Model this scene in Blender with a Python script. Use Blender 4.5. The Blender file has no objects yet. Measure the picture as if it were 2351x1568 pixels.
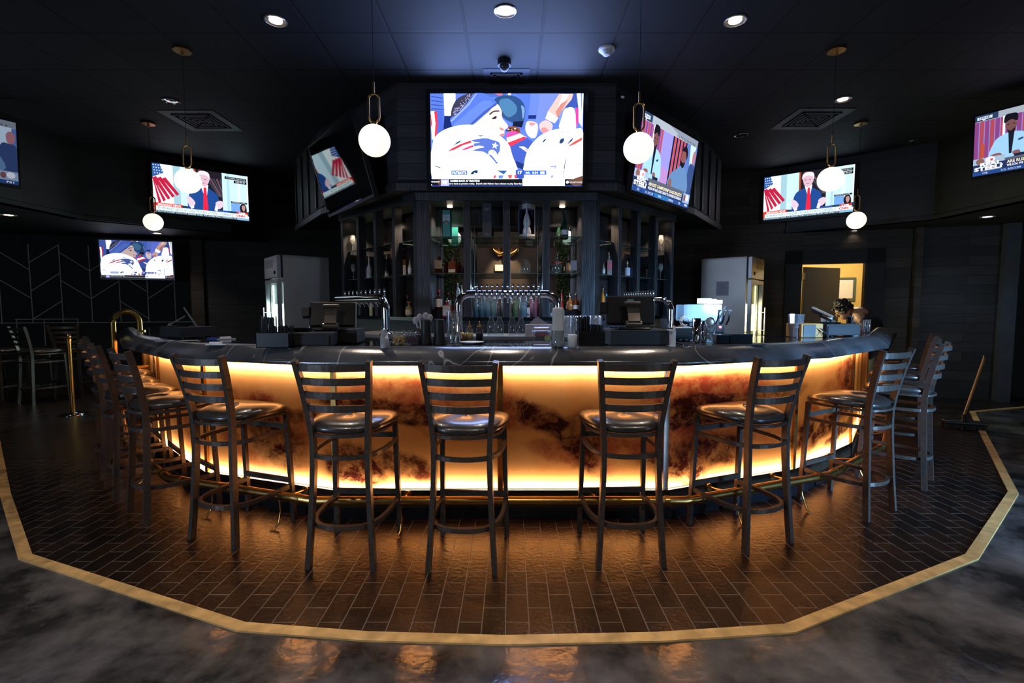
import bpy, bmesh, math, random
from mathutils import Vector, Matrix, Euler
random.seed(7)
S = bpy.context.scene
COL = S.collection
PI = math.pi
R = math.radians

# ------------------------------------------------------------------ camera
F = 1113.0; CH = 1.35; PT = R(4.0)
cd = bpy.data.cameras.new('camera'); cam = bpy.data.objects.new('camera', cd); COL.objects.link(cam)
cam.location = (0, 0, CH); cam.rotation_euler = (PI / 2 - PT, 0, 0)
cd.sensor_width = 36; cd.lens = F / 2351 * 36; cd.clip_start = 0.05; cd.clip_end = 100
S.camera = cam
# ------------------------------------------------------------------ world, exposure
w = bpy.data.worlds.new('world'); S.world = w; w.use_nodes = True
w.node_tree.nodes['Background'].inputs[0].default_value = (0.012, 0.014, 0.02, 1)
w.node_tree.nodes['Background'].inputs[1].default_value = 0.5
S.view_settings.view_transform = 'Standard'; S.view_settings.look = 'None'
S.view_settings.gamma = 1; S.view_settings.use_curve_mapping = False
S.view_settings.exposure = 0.22
try:
    S.cycles.max_bounces = 8; S.cycles.transparent_max_bounces = 24; S.cycles.transmission_bounces = 8
    S.cycles.diffuse_bounces = 3; S.cycles.glossy_bounces = 4
    S.cycles.sample_clamp_indirect = 4.0; S.cycles.caustics_refractive = False; S.cycles.caustics_reflective = False
except Exception:
    pass


def ray(px, py):
    x = (px - 1175.5) / F; v = -(py - 784) / F
    return Vector((x, math.cos(PT) + v * math.sin(PT), -math.sin(PT) + v * math.cos(PT)))


def atz(px, py, z):
    r = ray(px, py); t = (z - CH) / r.z
    return Vector((r.x * t, r.y * t, z))


def aty(px, py, Y):
    r = ray(px, py); t = Y / r.y
    return Vector((r.x * t, Y, CH + r.z * t))


def xat(px, Y):
    return (px - 1175.5) / F * Y * 1.0


def light(name, kind, loc, energy, color=(1, 1, 1), rot=(0, 0, 0), size=0.1, size_y=None, spot=None, blend=0.5, parent=None):
    l = bpy.data.lights.new(name, kind); l.energy = energy; l.color = color
    if kind == 'AREA':
        l.shape = 'RECTANGLE' if size_y else 'DISK'; l.size = size
        if size_y: l.size_y = size_y
    elif kind == 'SPOT':
        l.spot_size = spot; l.spot_blend = blend; l.shadow_soft_size = size
    else:
        l.shadow_soft_size = size
    o = bpy.data.objects.new(name, l); COL.objects.link(o); o.location = loc; o.rotation_euler = rot
    if parent: o.parent = parent
    return o


# ------------------------------------------------------------------ materials
MC = {}


def newmat(name):
    m = bpy.data.materials.new(name); m.use_nodes = True
    return m, m.node_tree.nodes, m.node_tree.links, m.node_tree.nodes['Principled BSDF']


def setin(b, **k):
    names = {'rough': 'Roughness', 'metal': 'Metallic', 'trans': 'Transmission Weight', 'ior': 'IOR', 'spec': 'Specular IOR Level',
             'emis': 'Emission Strength', 'alpha': 'Alpha', 'coat': 'Coat Weight'}
    for a, v in k.items():
        b.inputs[names[a]].default_value = v


def pm(name, c, rough=0.5, metal=0.0, var=0.15, scale=8.0, bump=0.0, stretch=(1, 1, 1), trans=0.0, ior=1.45, emis=0.0, emc=None, spec=0.5, coat=0.0):
    if name in MC: return MC[name]
    m, n, l, b = newmat(name)
    tc = n.new('ShaderNodeTexCoord'); mp = n.new('ShaderNodeMapping'); mp.inputs['Scale'].default_value = stretch
    nz = n.new('ShaderNodeTexNoise'); nz.inputs['Scale'].default_value = scale; nz.inputs['Detail'].default_value = 4
    l.new(tc.outputs['Object'], mp.inputs[0]); l.new(mp.outputs[0], nz.inputs['Vector'])
    cr = n.new('ShaderNodeValToRGB'); e = cr.color_ramp.elements
    e[0].position = 0.3; e[1].position = 0.7
    e[0].color = (*[max(0, x * (1 - var)) for x in c], 1); e[1].color = (*[min(1, x * (1 + var)) for x in c], 1)
    l.new(nz.outputs['Fac'], cr.inputs[0]); l.new(cr.outputs[0], b.inputs['Base Color'])
    setin(b, rough=rough, metal=metal, trans=trans, ior=ior, spec=spec, coat=coat)
    if bump:
        bp = n.new('ShaderNodeBump'); bp.inputs['Strength'].default_value = bump; bp.inputs['Distance'].default_value = 0.01
        l.new(nz.outputs['Fac'], bp.inputs['Height']); l.new(bp.outputs[0], b.inputs['Normal'])
    if emis:
        b.inputs['Emission Color'].default_value = (*(emc or c), 1); setin(b, emis=emis)
    MC[name] = m
    return m


def emat(name, c, s):
    if name in MC: return MC[name]
    m, n, l, b = newmat(name)
    b.inputs['Base Color'].default_value = (0.8, 0.8, 0.8, 1)
    b.inputs['Emission Color'].default_value = (*c, 1); setin(b, emis=s, rough=0.4)
    MC[name] = m
    return m


def vcol_emit(name='screen_picture', s=1.0, gloss=True):
    if name in MC: return MC[name]
    m, n, l, b = newmat(name)
    a = n.new('ShaderNodeAttribute'); a.attribute_name = 'Col'
    b.inputs['Base Color'].default_value = (0.01, 0.01, 0.01, 1); setin(b, rough=0.25, emis=s, spec=0.2)
    l.new(a.outputs['Color'], b.inputs['Emission Color'])
    MC[name] = m
    return m


def vcol_diff(name='print', rough=0.5):
    if name in MC: return MC[name]
    m, n, l, b = newmat(name)
    a = n.new('ShaderNodeAttribute'); a.attribute_name = 'Col'
    nz = n.new('ShaderNodeTexNoise'); nz.inputs['Scale'].default_value = 30
    mx = n.new('ShaderNodeMixRGB'); mx.blend_type = 'MULTIPLY'; mx.inputs[0].default_value = 0.15
    l.new(a.outputs['Color'], mx.inputs[1]); l.new(nz.outputs['Fac'], mx.inputs[2])
    l.new(mx.outputs[0], b.inputs['Base Color']); setin(b, rough=rough)
    MC[name] = m
    return m


def planks_mat(name, c1, c2, cm, bw=1.2, rh=0.14, rough=0.6, axis='XZ', bump=0.4):
    """wood boards: brick texture on wall plane"""
    if name in MC: return MC[name]
    m, n, l, b = newmat(name)
    tc = n.new('ShaderNodeTexCoord'); sp = n.new('ShaderNodeSeparateXYZ'); cb = n.new('ShaderNodeCombineXYZ')
    l.new(tc.outputs['Generated' if axis == 'G' else 'UV' if axis == 'UV' else 'Object'], sp.inputs[0])
    a1, a2 = {'XZ': ('X', 'Z'), 'UV': ('X', 'Y'), 'YZ': ('Y', 'Z')}[axis]
    l.new(sp.outputs[a1], cb.inputs['X']); l.new(sp.outputs[a2], cb.inputs['Y'])
    br = n.new('ShaderNodeTexBrick'); br.inputs['Scale'].default_value = 1; br.inputs['Brick Width'].default_value = bw
    br.inputs['Row Height'].default_value = rh; br.inputs['Mortar Size'].default_value = 0.004
    br.inputs['Color1'].default_value = (*c1, 1); br.inputs['Color2'].default_value = (*c2, 1); br.inputs['Mortar'].default_value = (*cm, 1)
    l.new(cb.outputs[0], br.inputs['Vector'])
    mp = n.new('ShaderNodeMapping'); mp.inputs['Scale'].default_value = (2.5, 40, 1); l.new(cb.outputs[0], mp.inputs[0])
    nz = n.new('ShaderNodeTexNoise'); nz.inputs['Scale'].default_value = 1.5; nz.inputs['Detail'].default_value = 6; l.new(mp.outputs[0], nz.inputs['Vector'])
    mx = n.new('ShaderNodeMixRGB'); mx.blend_type = 'MULTIPLY'; mx.inputs[0].default_value = 0.75
    cr = n.new('ShaderNodeValToRGB'); cr.color_ramp.elements[0].position = 0.3; cr.color_ramp.elements[1].position = 0.7
    cr.color_ramp.elements[0].color = (0.35, 0.35, 0.35, 1)
    l.new(nz.outputs['Fac'], cr.inputs[0]); l.new(br.outputs['Color'], mx.inputs[1]); l.new(cr.outputs[0], mx.inputs[2])
    l.new(mx.outputs[0], b.inputs['Base Color'])
    bp = n.new('ShaderNodeBump'); bp.inputs['Strength'].default_value = bump; bp.inputs['Distance'].default_value = 0.01
    l.new(mx.outputs[0], bp.inputs['Height']); l.new(bp.outputs[0], b.inputs['Normal'])
    setin(b, rough=rough)
    MC[name] = m
    return m


# base palette
M_black = pm('black_paint', (0.012, 0.012, 0.014), 0.55, bump=0.1)
M_blackgl = pm('black_gloss', (0.01, 0.01, 0.012), 0.12)
M_blackpl = pm('black_plastic', (0.009, 0.009, 0.010), 0.36)
M_frame = pm('stool_metal', (0.075, 0.062, 0.053), 0.34, 0.4, scale=60, var=0.25, bump=0.06)
M_vinyl = pm('black_vinyl', (0.028, 0.024, 0.022), 0.30, bump=0.06, scale=60, spec=1.0, coat=0.35)
M_brass = pm('brass', (0.62, 0.36, 0.11), 0.28, 1.0, scale=20, var=0.12)
M_gold = pm('gold', (0.9, 0.52, 0.18), 0.18, 1.0)
M_chrome = pm('chrome', (0.75, 0.75, 0.77), 0.08, 1.0)
M_steel = pm('brushed_steel', (0.36, 0.36, 0.37), 0.38, 0.85, scale=5, stretch=(60, 60, 1), var=0.08)
M_steeld = pm('fridge_side', (0.55, 0.52, 0.50), 0.45, 0.5, scale=3, var=0.12)
M_wood = pm('black_stained_wood', (0.022, 0.024, 0.03), 0.38, scale=6, stretch=(12, 12, 1), var=0.5, bump=0.3)


def thin_glass(name, tint, milk=0.03):
    m = bpy.data.materials.new(name); m.use_nodes = True; n = m.node_tree.nodes; l = m.node_tree.links; n.clear()
    out = n.new('ShaderNodeOutputMaterial'); tr = n.new('ShaderNodeBsdfTransparent'); tr.inputs[0].default_value = (*tint, 1)
    gl = n.new('ShaderNodeBsdfGlossy'); gl.inputs['Roughness'].default_value = 0.05; df = n.new('ShaderNodeBsdfDiffuse'); df.inputs[0].default_value = (0.85, 0.88, 0.9, 1)
    tc = n.new('ShaderNodeTexCoord'); nz = n.new('ShaderNodeTexNoise'); nz.inputs['Scale'].default_value = 35; l.new(tc.outputs['Object'], nz.inputs['Vector'])
    bp = n.new('ShaderNodeBump'); bp.inputs['Strength'].default_value = 0.1; bp.inputs['Distance'].default_value = 0.002; l.new(nz.outputs['Fac'], bp.inputs['Height']); l.new(bp.outputs[0], gl.inputs['Normal'])
    lw = n.new('ShaderNodeLayerWeight'); lw.inputs['Blend'].default_value = 0.22
    m1 = n.new('ShaderNodeMixShader'); m1.inputs[0].default_value = milk; l.new(tr.outputs[0], m1.inputs[1]); l.new(df.outputs[0], m1.inputs[2])
    mr = n.new('ShaderNodeMapRange'); mr.inputs['To Min'].default_value = 0.06; mr.inputs['To Max'].default_value = 0.75; l.new(lw.outputs['Facing'], mr.inputs['Value'])
    m2 = n.new('ShaderNodeMixShader'); l.new(mr.outputs[0], m2.inputs[0]); l.new(m1.outputs[0], m2.inputs[1]); l.new(gl.outputs[0], m2.inputs[2]); l.new(m2.outputs[0], out.inputs[0])
    return m


M_glass = thin_glass('clear_glass', (0.93, 0.96, 0.96))
M_shelf = pm('shelf_glass', (0.55, 0.85, 0.78), 0.02, trans=0.92, var=0.03)
M_white = pm('white_plastic', (0.75, 0.74, 0.72), 0.45, var=0.05)
M_paper = pm('paper', (0.7, 0.68, 0.66), 0.8, var=0.06, scale=20)
M_crystal = thin_glass('crystal_glass', (0.95, 0.95, 0.9), 0.10)
M_globe = emat('opal_globe', (1.0, 0.84, 0.64), 1.2)
M_cancup = pm('downlight_reflector', (0.85, 0.8, 0.72), 0.25, 0.7)
M_lamp = emat('downlight_lamp', (1.0, 0.83, 0.68), 14.0)
M_skin = pm('skin', (0.42, 0.22, 0.14), 0.5, var=0.08)
M_hair = pm('hair', (0.012, 0.01, 0.01), 0.5, scale=60, bump=0.5)
M_mirror = pm('mirror', (0.86, 0.88, 0.88), 0.01, 1.0, var=0.01)


# ------------------------------------------------------------------ mesh builder
class MB:
    def __init__(s):
        s.v = []; s.f = []; s.mi = []; s.sm = []; s.uv = {}; s.col = {}; s.mats = []

    def m(s, mat):
        if mat not in s.mats: s.mats.append(mat)
        return s.mats.index(mat)

    def add(s, vs, fs, mat, smooth=False, M=None, cols=None, uvs=None):
        o = len(s.v)
        s.v += [tuple(M @ Vector(p)) if M else tuple(p) for p in vs]
        k = s.m(mat)
        for i, f in enumerate(fs):
            if cols is not None: s.col[len(s.f)] = cols
            if uvs is not None: s.uv[len(s.f)] = [uvs[j] for j in f]
            s.f.append([o + j for j in f]); s.mi.append(k); s.sm.append(smooth)
        return s

    def box(s, a, b, mat, M=None, ch=0.0):
        x0, y0, z0 = a; x1, y1, z1 = b
        if x0 > x1: x0, x1 = x1, x0
        if y0 > y1: y0, y1 = y1, y0
        if z0 > z1: z0, z1 = z1, z0
        c = min(ch, (x1 - x0) * .45, (y1 - y0) * .45, (z1 - z0) * .45)
        if c <= 0:
            vs = [(x, y, z) for z in (z0, z1) for y in (y0, y1) for x in (x0, x1)]
            fs = [(0, 2, 3, 1), (4, 5, 7, 6), (0, 1, 5, 4), (2, 6, 7, 3), (0, 4, 6, 2), (1, 3, 7, 5)]
            return s.add(vs, fs, mat, False, M)
        bm = bmesh.new(); bmesh.ops.create_cube(bm, size=1)
        for v in bm.verts: v.co = Vector(((x0 + x1) / 2 + v.co.x * (x1 - x0), (y0 + y1) / 2 + v.co.y * (y1 - y0), (z0 + z1) / 2 + v.co.z * (z1 - z0)))
        bmesh.ops.bevel(bm, geom=bm.edges[:], offset=c, segments=2, affect='EDGES', profile=0.5)
        bm.verts.index_update()
        vs = [v.co.copy() for v in bm.verts]; fs = [[v.index for v in f.verts] for f in bm.faces]; bm.free()
        return s.add(vs, fs, mat, False, M)

    def lathe(s, prof, mat, n=24, M=None, smooth=True, cap=True, sx=1.0, sy=1.0):
        vs = []; fs = []
        for r, z in prof:
            for i in range(n):
                a = 2 * PI * i / n; vs.append((r * math.cos(a) * sx, r * math.sin(a) * sy, z))
        for k in range(len(prof) - 1):
            for i in range(n):
                j = (i + 1) % n
                fs.append((k * n + i, k * n + j, (k + 1) * n + j, (k + 1) * n + i))
        s.add(vs, fs, mat, smooth, M)
        if cap:
            for k, rev in ((0, True), (len(prof) - 1, False)):
                if prof[k][0] > 1e-4:
                    ring = [vs[k * n + i] for i in range(n)]
                    s.add(ring, [list(range(n))[::-1] if rev else list(range(n))], mat, False, M)
        return s

    def cyl(s, p, q, r, mat, n=16, M=None, r2=None):
        p = Vector(p); q = Vector(q); d = q - p
        T = Matrix.Translation(p) @ d.to_track_quat('Z', 'Y').to_matrix().to_4x4()
        if M: T = M @ T
        return s.lathe([(r, 0), (r if r2 is None else r2, d.length)], mat, n, T)

    def tube(s, pts, r, mat, n=12, M=None, closed=False, rect=None, up=(0, 0, 1)):
        """sweep circle (radius r) or rectangle rect=(w,h) along points"""
        P = [Vector(p) for p in pts]; N = len(P)
        sec = [(r * math.cos(2 * PI * i / n), r * math.sin(2 * PI * i / n)) for i in range(n)] if not rect else \
            [(-rect[0] / 2, -rect[1] / 2), (rect[0] / 2, -rect[1] / 2), (rect[0] / 2, rect[1] / 2), (-rect[0] / 2, rect[1] / 2)]
        k = len(sec); vs = []; up = Vector(up); pa = None
        for i in range(N):
            a = P[(i - 1) % N] if (closed or i > 0) else P[i]; b = P[(i + 1) % N] if (closed or i < N - 1) else P[i]
            t = (b - a).normalized()
            u = up
            if abs(t.dot(u)) > 0.98: u = Vector((0, 1, 0)) if pa is None else pa
            sd = t.cross(u).normalized(); u2 = sd.cross(t).normalized(); pa = u2
            for x, y in sec: vs.append(P[i] + sd * x + u2 * y)
        fs = []
        for i in range(N if closed else N - 1):
            j = (i + 1) % N
            for q in range(k):
                w_ = (q + 1) % k
                fs.append((i * k + q, i * k + w_, j * k + w_, j * k + q))
        s.add(vs, fs, mat, not rect, M)
        if not closed:
            s.add([vs[q] for q in range(k)], [list(range(k))[::-1]], mat, False, M)
            s.add([vs[(N - 1) * k + q] for q in range(k)], [list(range(k))], mat, False, M)
        return s

    def prism(s, poly, z0, z1, mat, M=None, smooth=False):
        n = len(poly)
        vs = [(x, y, z0) for x, y in poly] + [(x, y, z1) for x, y in poly]
        fs = [list(range(n))[::-1], list(range(n, 2 * n))] + [(i, (i + 1) % n, n + (i + 1) % n, n + i) for i in range(n)]
        return s.add(vs, fs, mat, smooth, M)

    def sphere(s, c, r, mat, n=20, m=12, M=None, sc=(1, 1, 1)):
        T = Matrix.Translation(Vector(c)) @ Matrix.Diagonal((*sc, 1))
        if M: T = M @ T
        prof = [(max(1e-5, r * math.sin(PI * i / m)), -r * math.cos(PI * i / m)) for i in range(m + 1)]
        return s.lathe(prof, mat, n, T, cap=False)

    def build(s, name, parent=None, mod=None):
        me = bpy.data.meshes.new(name); me.from_pydata(s.v, [], s.f)
        for m_ in s.mats: me.materials.append(m_)
        me.polygons.foreach_set('material_index', s.mi); me.polygons.foreach_set('use_smooth', s.sm)
        if s.uv:
            u = me.uv_layers.new(name='UVMap')
            for p in me.polygons:
                if p.index in s.uv:
                    for li, t in zip(p.loop_indices, s.uv[p.index]): u.data[li].uv = t
        if s.col:
            ca = me.color_attributes.new('Col', 'FLOAT_COLOR', 'CORNER')
            for p in me.polygons:
                c = s.col.get(p.index, (0, 0, 0))
                for li in p.loop_indices: ca.data[li].color = (*c[:3], 1)
        me.update()
        o = bpy.data.objects.new(name, me); COL.objects.link(o)
        if parent: o.parent = parent
        return o


def tag(o, label=None, cat=None, group=None, kind=None):
    if label: o['label'] = label
    if cat: o['category'] = cat
    if group: o['group'] = group
    if kind: o['kind'] = kind
    return o


def thing(name, label, cat, loc=(0, 0, 0), rz=0.0, group=None, rot=None):
    o = bpy.data.objects.new(name, None); COL.objects.link(o); o.empty_display_size = 0.05
    o.location = loc; o.rotation_euler = rot if rot else (0, 0, rz)
    return tag(o, label, cat, group)


KIDS = {}


def dup(root, loc, rz, label, group=None, scale=None):
    def cp(o, par):
        c = o.copy(); COL.objects.link(c)
        if par: c.parent = par
        for k in o.children: cp(k, c)
        return c
    r = cp(root, None); r.location = loc; r.rotation_euler = (0, 0, rz); r['label'] = label
    if group: r['group'] = group
    if scale: r.scale = scale
    return r


def struct(o):
    o['kind'] = 'structure'
    return o


# text ---------------------------------------------------------------------
TXT = {}


def text_mesh(t, bold=0.0):
    key = (t, bold)
    if key in TXT: return TXT[key]
    c = bpy.data.curves.new('t', 'FONT'); c.body = t; c.size = 1.0; c.resolution_u = 2; c.offset = bold
    o = bpy.data.objects.new('t', c); COL.objects.link(o)
    bpy.context.view_layer.update()
    dg = bpy.context.evaluated_depsgraph_get(); me = o.evaluated_get(dg).to_mesh()
    vs = [v.co.copy() for v in me.vertices]; fs = [list(p.vertices) for p in me.polygons]
    o.evaluated_get(dg).to_mesh_clear(); bpy.data.objects.remove(o); bpy.data.curves.remove(c)
    if vs:
        x0 = min(v.x for v in vs); x1 = max(v.x for v in vs); y0 = min(v.y for v in vs); y1 = max(v.y for v in vs)
    else: x0 = y0 = 0; x1 = y1 = 1
    TXT[key] = ([((v.x - x0) / (x1 - x0), (v.y - y0) / (y1 - y0)) for v in vs], fs)
    return TXT[key]


class Paint:
    """flat picture in the XZ plane facing -Y, built of thin layers; coords u right 0..1, v down 0..1"""
    def __init__(s, mb, w, h, mat, M=None, step=0.00012):
        s.mb = mb; s.w = w; s.h = h; s.mat = mat; s.k = 0; s.M = M; s.step = step

    def P(s, u, v):
        u = min(max(u, 0), 1); v = min(max(v, 0), 1)
        return ((u - .5) * s.w, -s.k * s.step, (.5 - v) * s.h)

    def poly(s, pts, c):
        s.k += 1
        s.mb.add([s.P(*p) for p in pts], [list(range(len(pts)))], s.mat, False, s.M, cols=c)

    def rect(s, u0, v0, u1, v1, c): s.poly([(u0, v1), (u1, v1), (u1, v0), (u0, v0)], c)

    def blob(s, pts, c, n=4):
        """smooth closed curve through points"""
        N = len(pts); out = []
        for i in range(N):
            p0, p1, p2, p3 = (Vector(pts[(i + j - 1) % N]) for j in range(4))
            for q in range(n):
                t = q / n
                out.append(tuple(0.5 * ((2 * p1) + (p2 - p0) * t + (2 * p0 - 5 * p1 + 4 * p2 - p3) * t * t + (3 * p1 - p0 - 3 * p2 + p3) * t ** 3)))
        s.poly(out, c)

    def ell(s, u, v, ru, rv, c, n=20, a=0):
        s.poly([(u + ru * math.cos(2 * PI * i / n) * math.cos(a) - rv * math.sin(2 * PI * i / n) * math.sin(a),
                 v + ru * math.cos(2 * PI * i / n) * math.sin(a) * s.w / s.h + rv * math.sin(2 * PI * i / n) * math.cos(a)) for i in range(n)], c)

    def text(s, t, u0, v0, u1, v1, c, bold=0.0):
        s.k += 1
        vs, fs = text_mesh(t, bold)
        s.mb.add([s.P(u0 + x * (u1 - u0), v1 + y * (v0 - v1)) for x, y in vs], fs, s.mat, False, s.M, cols=c)


def offs(poly, d):
    """offset an open polyline to its right-hand side (towards the camera for a left-to-right line)"""
    out = []
    P = [Vector(p) for p in poly]
    for i, p in enumerate(P):
        ns = []
        if i > 0: t = (P[i] - P[i - 1]).normalized(); ns.append(Vector((t.y, -t.x)))
        if i < len(P) - 1: t = (P[i + 1] - P[i]).normalized(); ns.append(Vector((t.y, -t.x)))
        if len(ns) == 2:
            b = (ns[0] + ns[1]).normalized(); k = d / max(0.3, b.dot(ns[0]))
        else:
            b = ns[0]; k = d
        out.append(p + b * k)
    return out


def sweep_profile(mb, line, prof, mat, closed=True, smooth=True, caps=True):
    """profile [(offset, z)] swept along polyline with mitres"""
    rings = [offs(line, o) for o, z in prof]
    n = len(line); k = len(prof); vs = []
    for i in range(n):
        for j in range(k): vs.append((rings[j][i].x, rings[j][i].y, prof[j][1]))
    fs = []
    for i in range(n - 1):
        for j in range(k if closed else k - 1):
            q = (j + 1) % k
            fs.append((i * k + j, (i + 1) * k + j, (i + 1) * k + q, i * k + q))
    mb.add(vs, fs, mat, smooth)
    if caps and closed:
        mb.add(vs[:k], [list(range(k))], mat); mb.add(vs[-k:], [list(range(k))[::-1]], mat)


# ================================================================== SETTING
def brick_floor_mat():
    m, n, l, b = newmat('brick_pavers')
    tc = n.new('ShaderNodeTexCoord'); sp = n.new('ShaderNodeSeparateXYZ'); cb = n.new('ShaderNodeCombineXYZ')
    l.new(tc.outputs['Object'], sp.inputs[0])
    ax = n.new('ShaderNodeMath'); ax.inputs[1].default_value = 20.028; l.new(sp.outputs['X'], ax.inputs[0])
    ay = n.new('ShaderNodeMath'); ay.inputs[1].default_value = 20.108; l.new(sp.outputs['Y'], ay.inputs[0])
    l.new(ay.outputs[0], cb.inputs['X']); l.new(ax.outputs[0], cb.inputs['Y'])
    br = n.new('ShaderNodeTexBrick'); br.inputs['Scale'].default_value = 1; br.inputs['Brick Width'].default_value = 0.2
    br.inputs['Row Height'].default_value = 0.1; br.inputs['Mortar Size'].default_value = 0.0028; br.inputs['Mortar Smooth'].default_value = 0.25
    br.inputs['Color1'].default_value = (0.010, 0.008, 0.007, 1); br.inputs['Color2'].default_value = (0.030, 0.016, 0.011, 1)
    br.inputs['Mortar'].default_value = (0.20, 0.175, 0.155, 1)  # pale mortar puts the glints of the lit joints into the colour
    l.new(cb.outputs[0], br.inputs['Vector'])
    nz = n.new('ShaderNodeTexNoise'); nz.inputs['Scale'].default_value = 9; nz.inputs['Detail'].default_value = 8; nz.inputs['Roughness'].default_value = 0.7
    l.new(tc.outputs['Object'], nz.inputs['Vector'])
    mx = n.new('ShaderNodeMixRGB'); mx.blend_type = 'MULTIPLY'; mx.inputs[0].default_value = 0.55
    l.new(br.outputs['Color'], mx.inputs[1]); l.new(nz.outputs['Fac'], mx.inputs[2]); l.new(mx.outputs[0], b.inputs['Base Color'])
    mr = n.new('ShaderNodeMapRange'); mr.inputs['To Min'].default_value = 0.2; mr.inputs['To Max'].default_value = 0.42; setin(b, spec=0.3)
    l.new(nz.outputs['Fac'], mr.inputs['Value']); l.new(mr.outputs[0], b.inputs['Roughness'])
    n2 = n.new('ShaderNodeTexNoise'); n2.inputs['Scale'].default_value = 45; l.new(tc.outputs['Object'], n2.inputs['Vector'])
    b1 = n.new('ShaderNodeBump'); b1.inputs['Strength'].default_value = 0.22; b1.inputs['Distance'].default_value = 0.01; l.new(n2.outputs['Fac'], b1.inputs['Height'])
    b2 = n.new('ShaderNodeBump'); b2.inputs['Strength'].default_value = 0.7; b2.inputs['Distance'].default_value = 0.006; b2.invert = True
    l.new(br.outputs['Fac'], b2.inputs['Height']); l.new(b1.outputs[0], b2.inputs['Normal']); l.new(b2.outputs[0], b.inputs['Normal'])
    return m


def concrete_mat():
    m, n, l, b = newmat('polished_concrete')
    tc = n.new('ShaderNodeTexCoord')
    nz = n.new('ShaderNodeTexNoise'); nz.inputs['Scale'].default_value = 2.6; nz.inputs['Detail'].default_value = 9; nz.inputs['Roughness'].default_value = 0.6; nz.inputs['Distortion'].default_value = 0.15
    l.new(tc.outputs['Object'], nz.inputs['Vector'])
    cr = n.new('ShaderNodeValToRGB'); e = cr.color_ramp.elements; e[0].position = 0.40; e[1].position = 0.76
    e[0].color = (0.022, 0.022, 0.023, 1); e[1].color = (0.21, 0.20, 0.20, 1)
    l.new(nz.outputs['Fac'], cr.inputs[0]); l.new(cr.outputs[0], b.inputs['Base Color'])
    n2 = n.new('ShaderNodeTexNoise'); n2.inputs['Scale'].default_value = 11; n2.inputs['Detail'].default_value = 3; l.new(tc.outputs['Object'], n2.inputs['Vector'])
    bp = n.new('ShaderNodeBump'); bp.inputs['Strength'].default_value = 0.22; bp.inputs['Distance'].default_value = 0.012; l.new(n2.outputs['Fac'], bp.inputs['Height']); l.new(bp.outputs[0], b.inputs['Normal'])
    setin(b, rough=0.15, spec=0.5)
    return m


def ceiling_mat():
    m, n, l, b = newmat('black_ceiling_tiles')
    tc = n.new('ShaderNodeTexCoord'); mp = n.new('ShaderNodeMapping'); mp.inputs['Location'].default_value = (6.1 + 0.37, 6.1 - 4.05, 0)
    l.new(tc.outputs['Object'], mp.inputs[0])
    br = n.new('ShaderNodeTexBrick'); br.offset = 0; br.inputs['Scale'].default_value = 1; br.inputs['Brick Width'].default_value = 0.61
    br.inputs['Row Height'].default_value = 0.61; br.inputs['Mortar Size'].default_value = 0.012; br.inputs['Mortar Smooth'].default_value = 0.2
    br.inputs['Color1'].default_value = (0.020, 0.022, 0.028, 1); br.inputs['Color2'].default_value = (0.026, 0.028, 0.034, 1); br.inputs['Mortar'].default_value = (0.008, 0.008, 0.010, 1)
    l.new(mp.outputs[0], br.inputs['Vector'])
    l.new(br.outputs['Color'], b.inputs['Base Color'])
    nz = n.new('ShaderNodeTexNoise'); nz.inputs['Scale'].default_value = 120; l.new(tc.outputs['Object'], nz.inputs['Vector'])
    b1 = n.new('ShaderNodeBump'); b1.inputs['Strength'].default_value = 0.25; b1.inputs['Distance'].default_value = 0.004; l.new(nz.outputs['Fac'], b1.inputs['Height'])
    b2 = n.new('ShaderNodeBump'); b2.inputs['Strength'].default_value = 0.8; b2.inputs['Distance'].default_value = 0.01; b2.invert = True
    l.new(br.outputs['Fac'], b2.inputs['Height']); l.new(b1.outputs[0], b2.inputs['Normal']); l.new(b2.outputs[0], b.inputs['Normal'])
    setin(b, rough=0.7, spec=0.4)
    return m


M_brick = brick_floor_mat(); M_conc = concrete_mat(); M_ceil = ceiling_mat()
M_plank = planks_mat('dark_wood_planks', (0.020, 0.021, 0.024), (0.055, 0.055, 0.060), (0.004, 0.004, 0.005))
M_plankw = planks_mat('brown_wood_planks', (0.030, 0.022, 0.018), (0.075, 0.055, 0.042), (0.005, 0.004, 0.004), rh=0.15)
M_wallk = pm('black_wall', (0.010, 0.010, 0.011), 0.6, bump=0.1, scale=12)
M_soff = planks_mat('soffit_planks', (0.014, 0.013, 0.013), (0.030, 0.027, 0.026), (0.003, 0.003, 0.003), rh=0.3, bw=2.4, rough=0.5)
M_strip = pm('brass_floor_strip', (0.78, 0.50, 0.20), 0.40, 0.15, scale=14, var=0.25, bump=0.15)
M_yellow = pm('yellow_wall', (0.62, 0.46, 0.16), 0.7, var=0.05)

ZH = 3.55; ZL = 2.53          # high and low ceiling
ls = [(-12, 10.9), (-3.66, 3.38), (-2.65, 2.514), (-1.155, 1.933), (-0.6, 1.872), (-0.027, 1.849), (0.6, 1.868), (1.177, 1.922), (2.505, 2.514), (3.672, 3.427), (5.98, 6.18), (7.4, 6.6)]
lsi = [Vector(p) for p in offs(ls, -0.055)]
mb = MB(); mb.add([(-12, -5, 0), (12, -5, 0), (12, 13, 0), (-12, 13, 0)], [(0, 1, 2, 3)], M_conc); struct(mb.build('floor'))
inner = [(p.x, p.y) for p in lsi]
mb = MB()
bp_ = inner + [(9.5, 6.9), (9.5, 12.5), (-11, 12.5)]
nb = len(bp_)
mb.add([(x, y, 0.003) for x, y in bp_], [list(range(nb))], M_brick); struct(mb.build('floor'))
mb = MB()
sweep_profile(mb, ls, [(0, 0.0), (0, 0.008), (-0.055, 0.008), (-0.055, 0.0)], M_strip, smooth=False); struct(mb.build('trim_1'))
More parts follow.
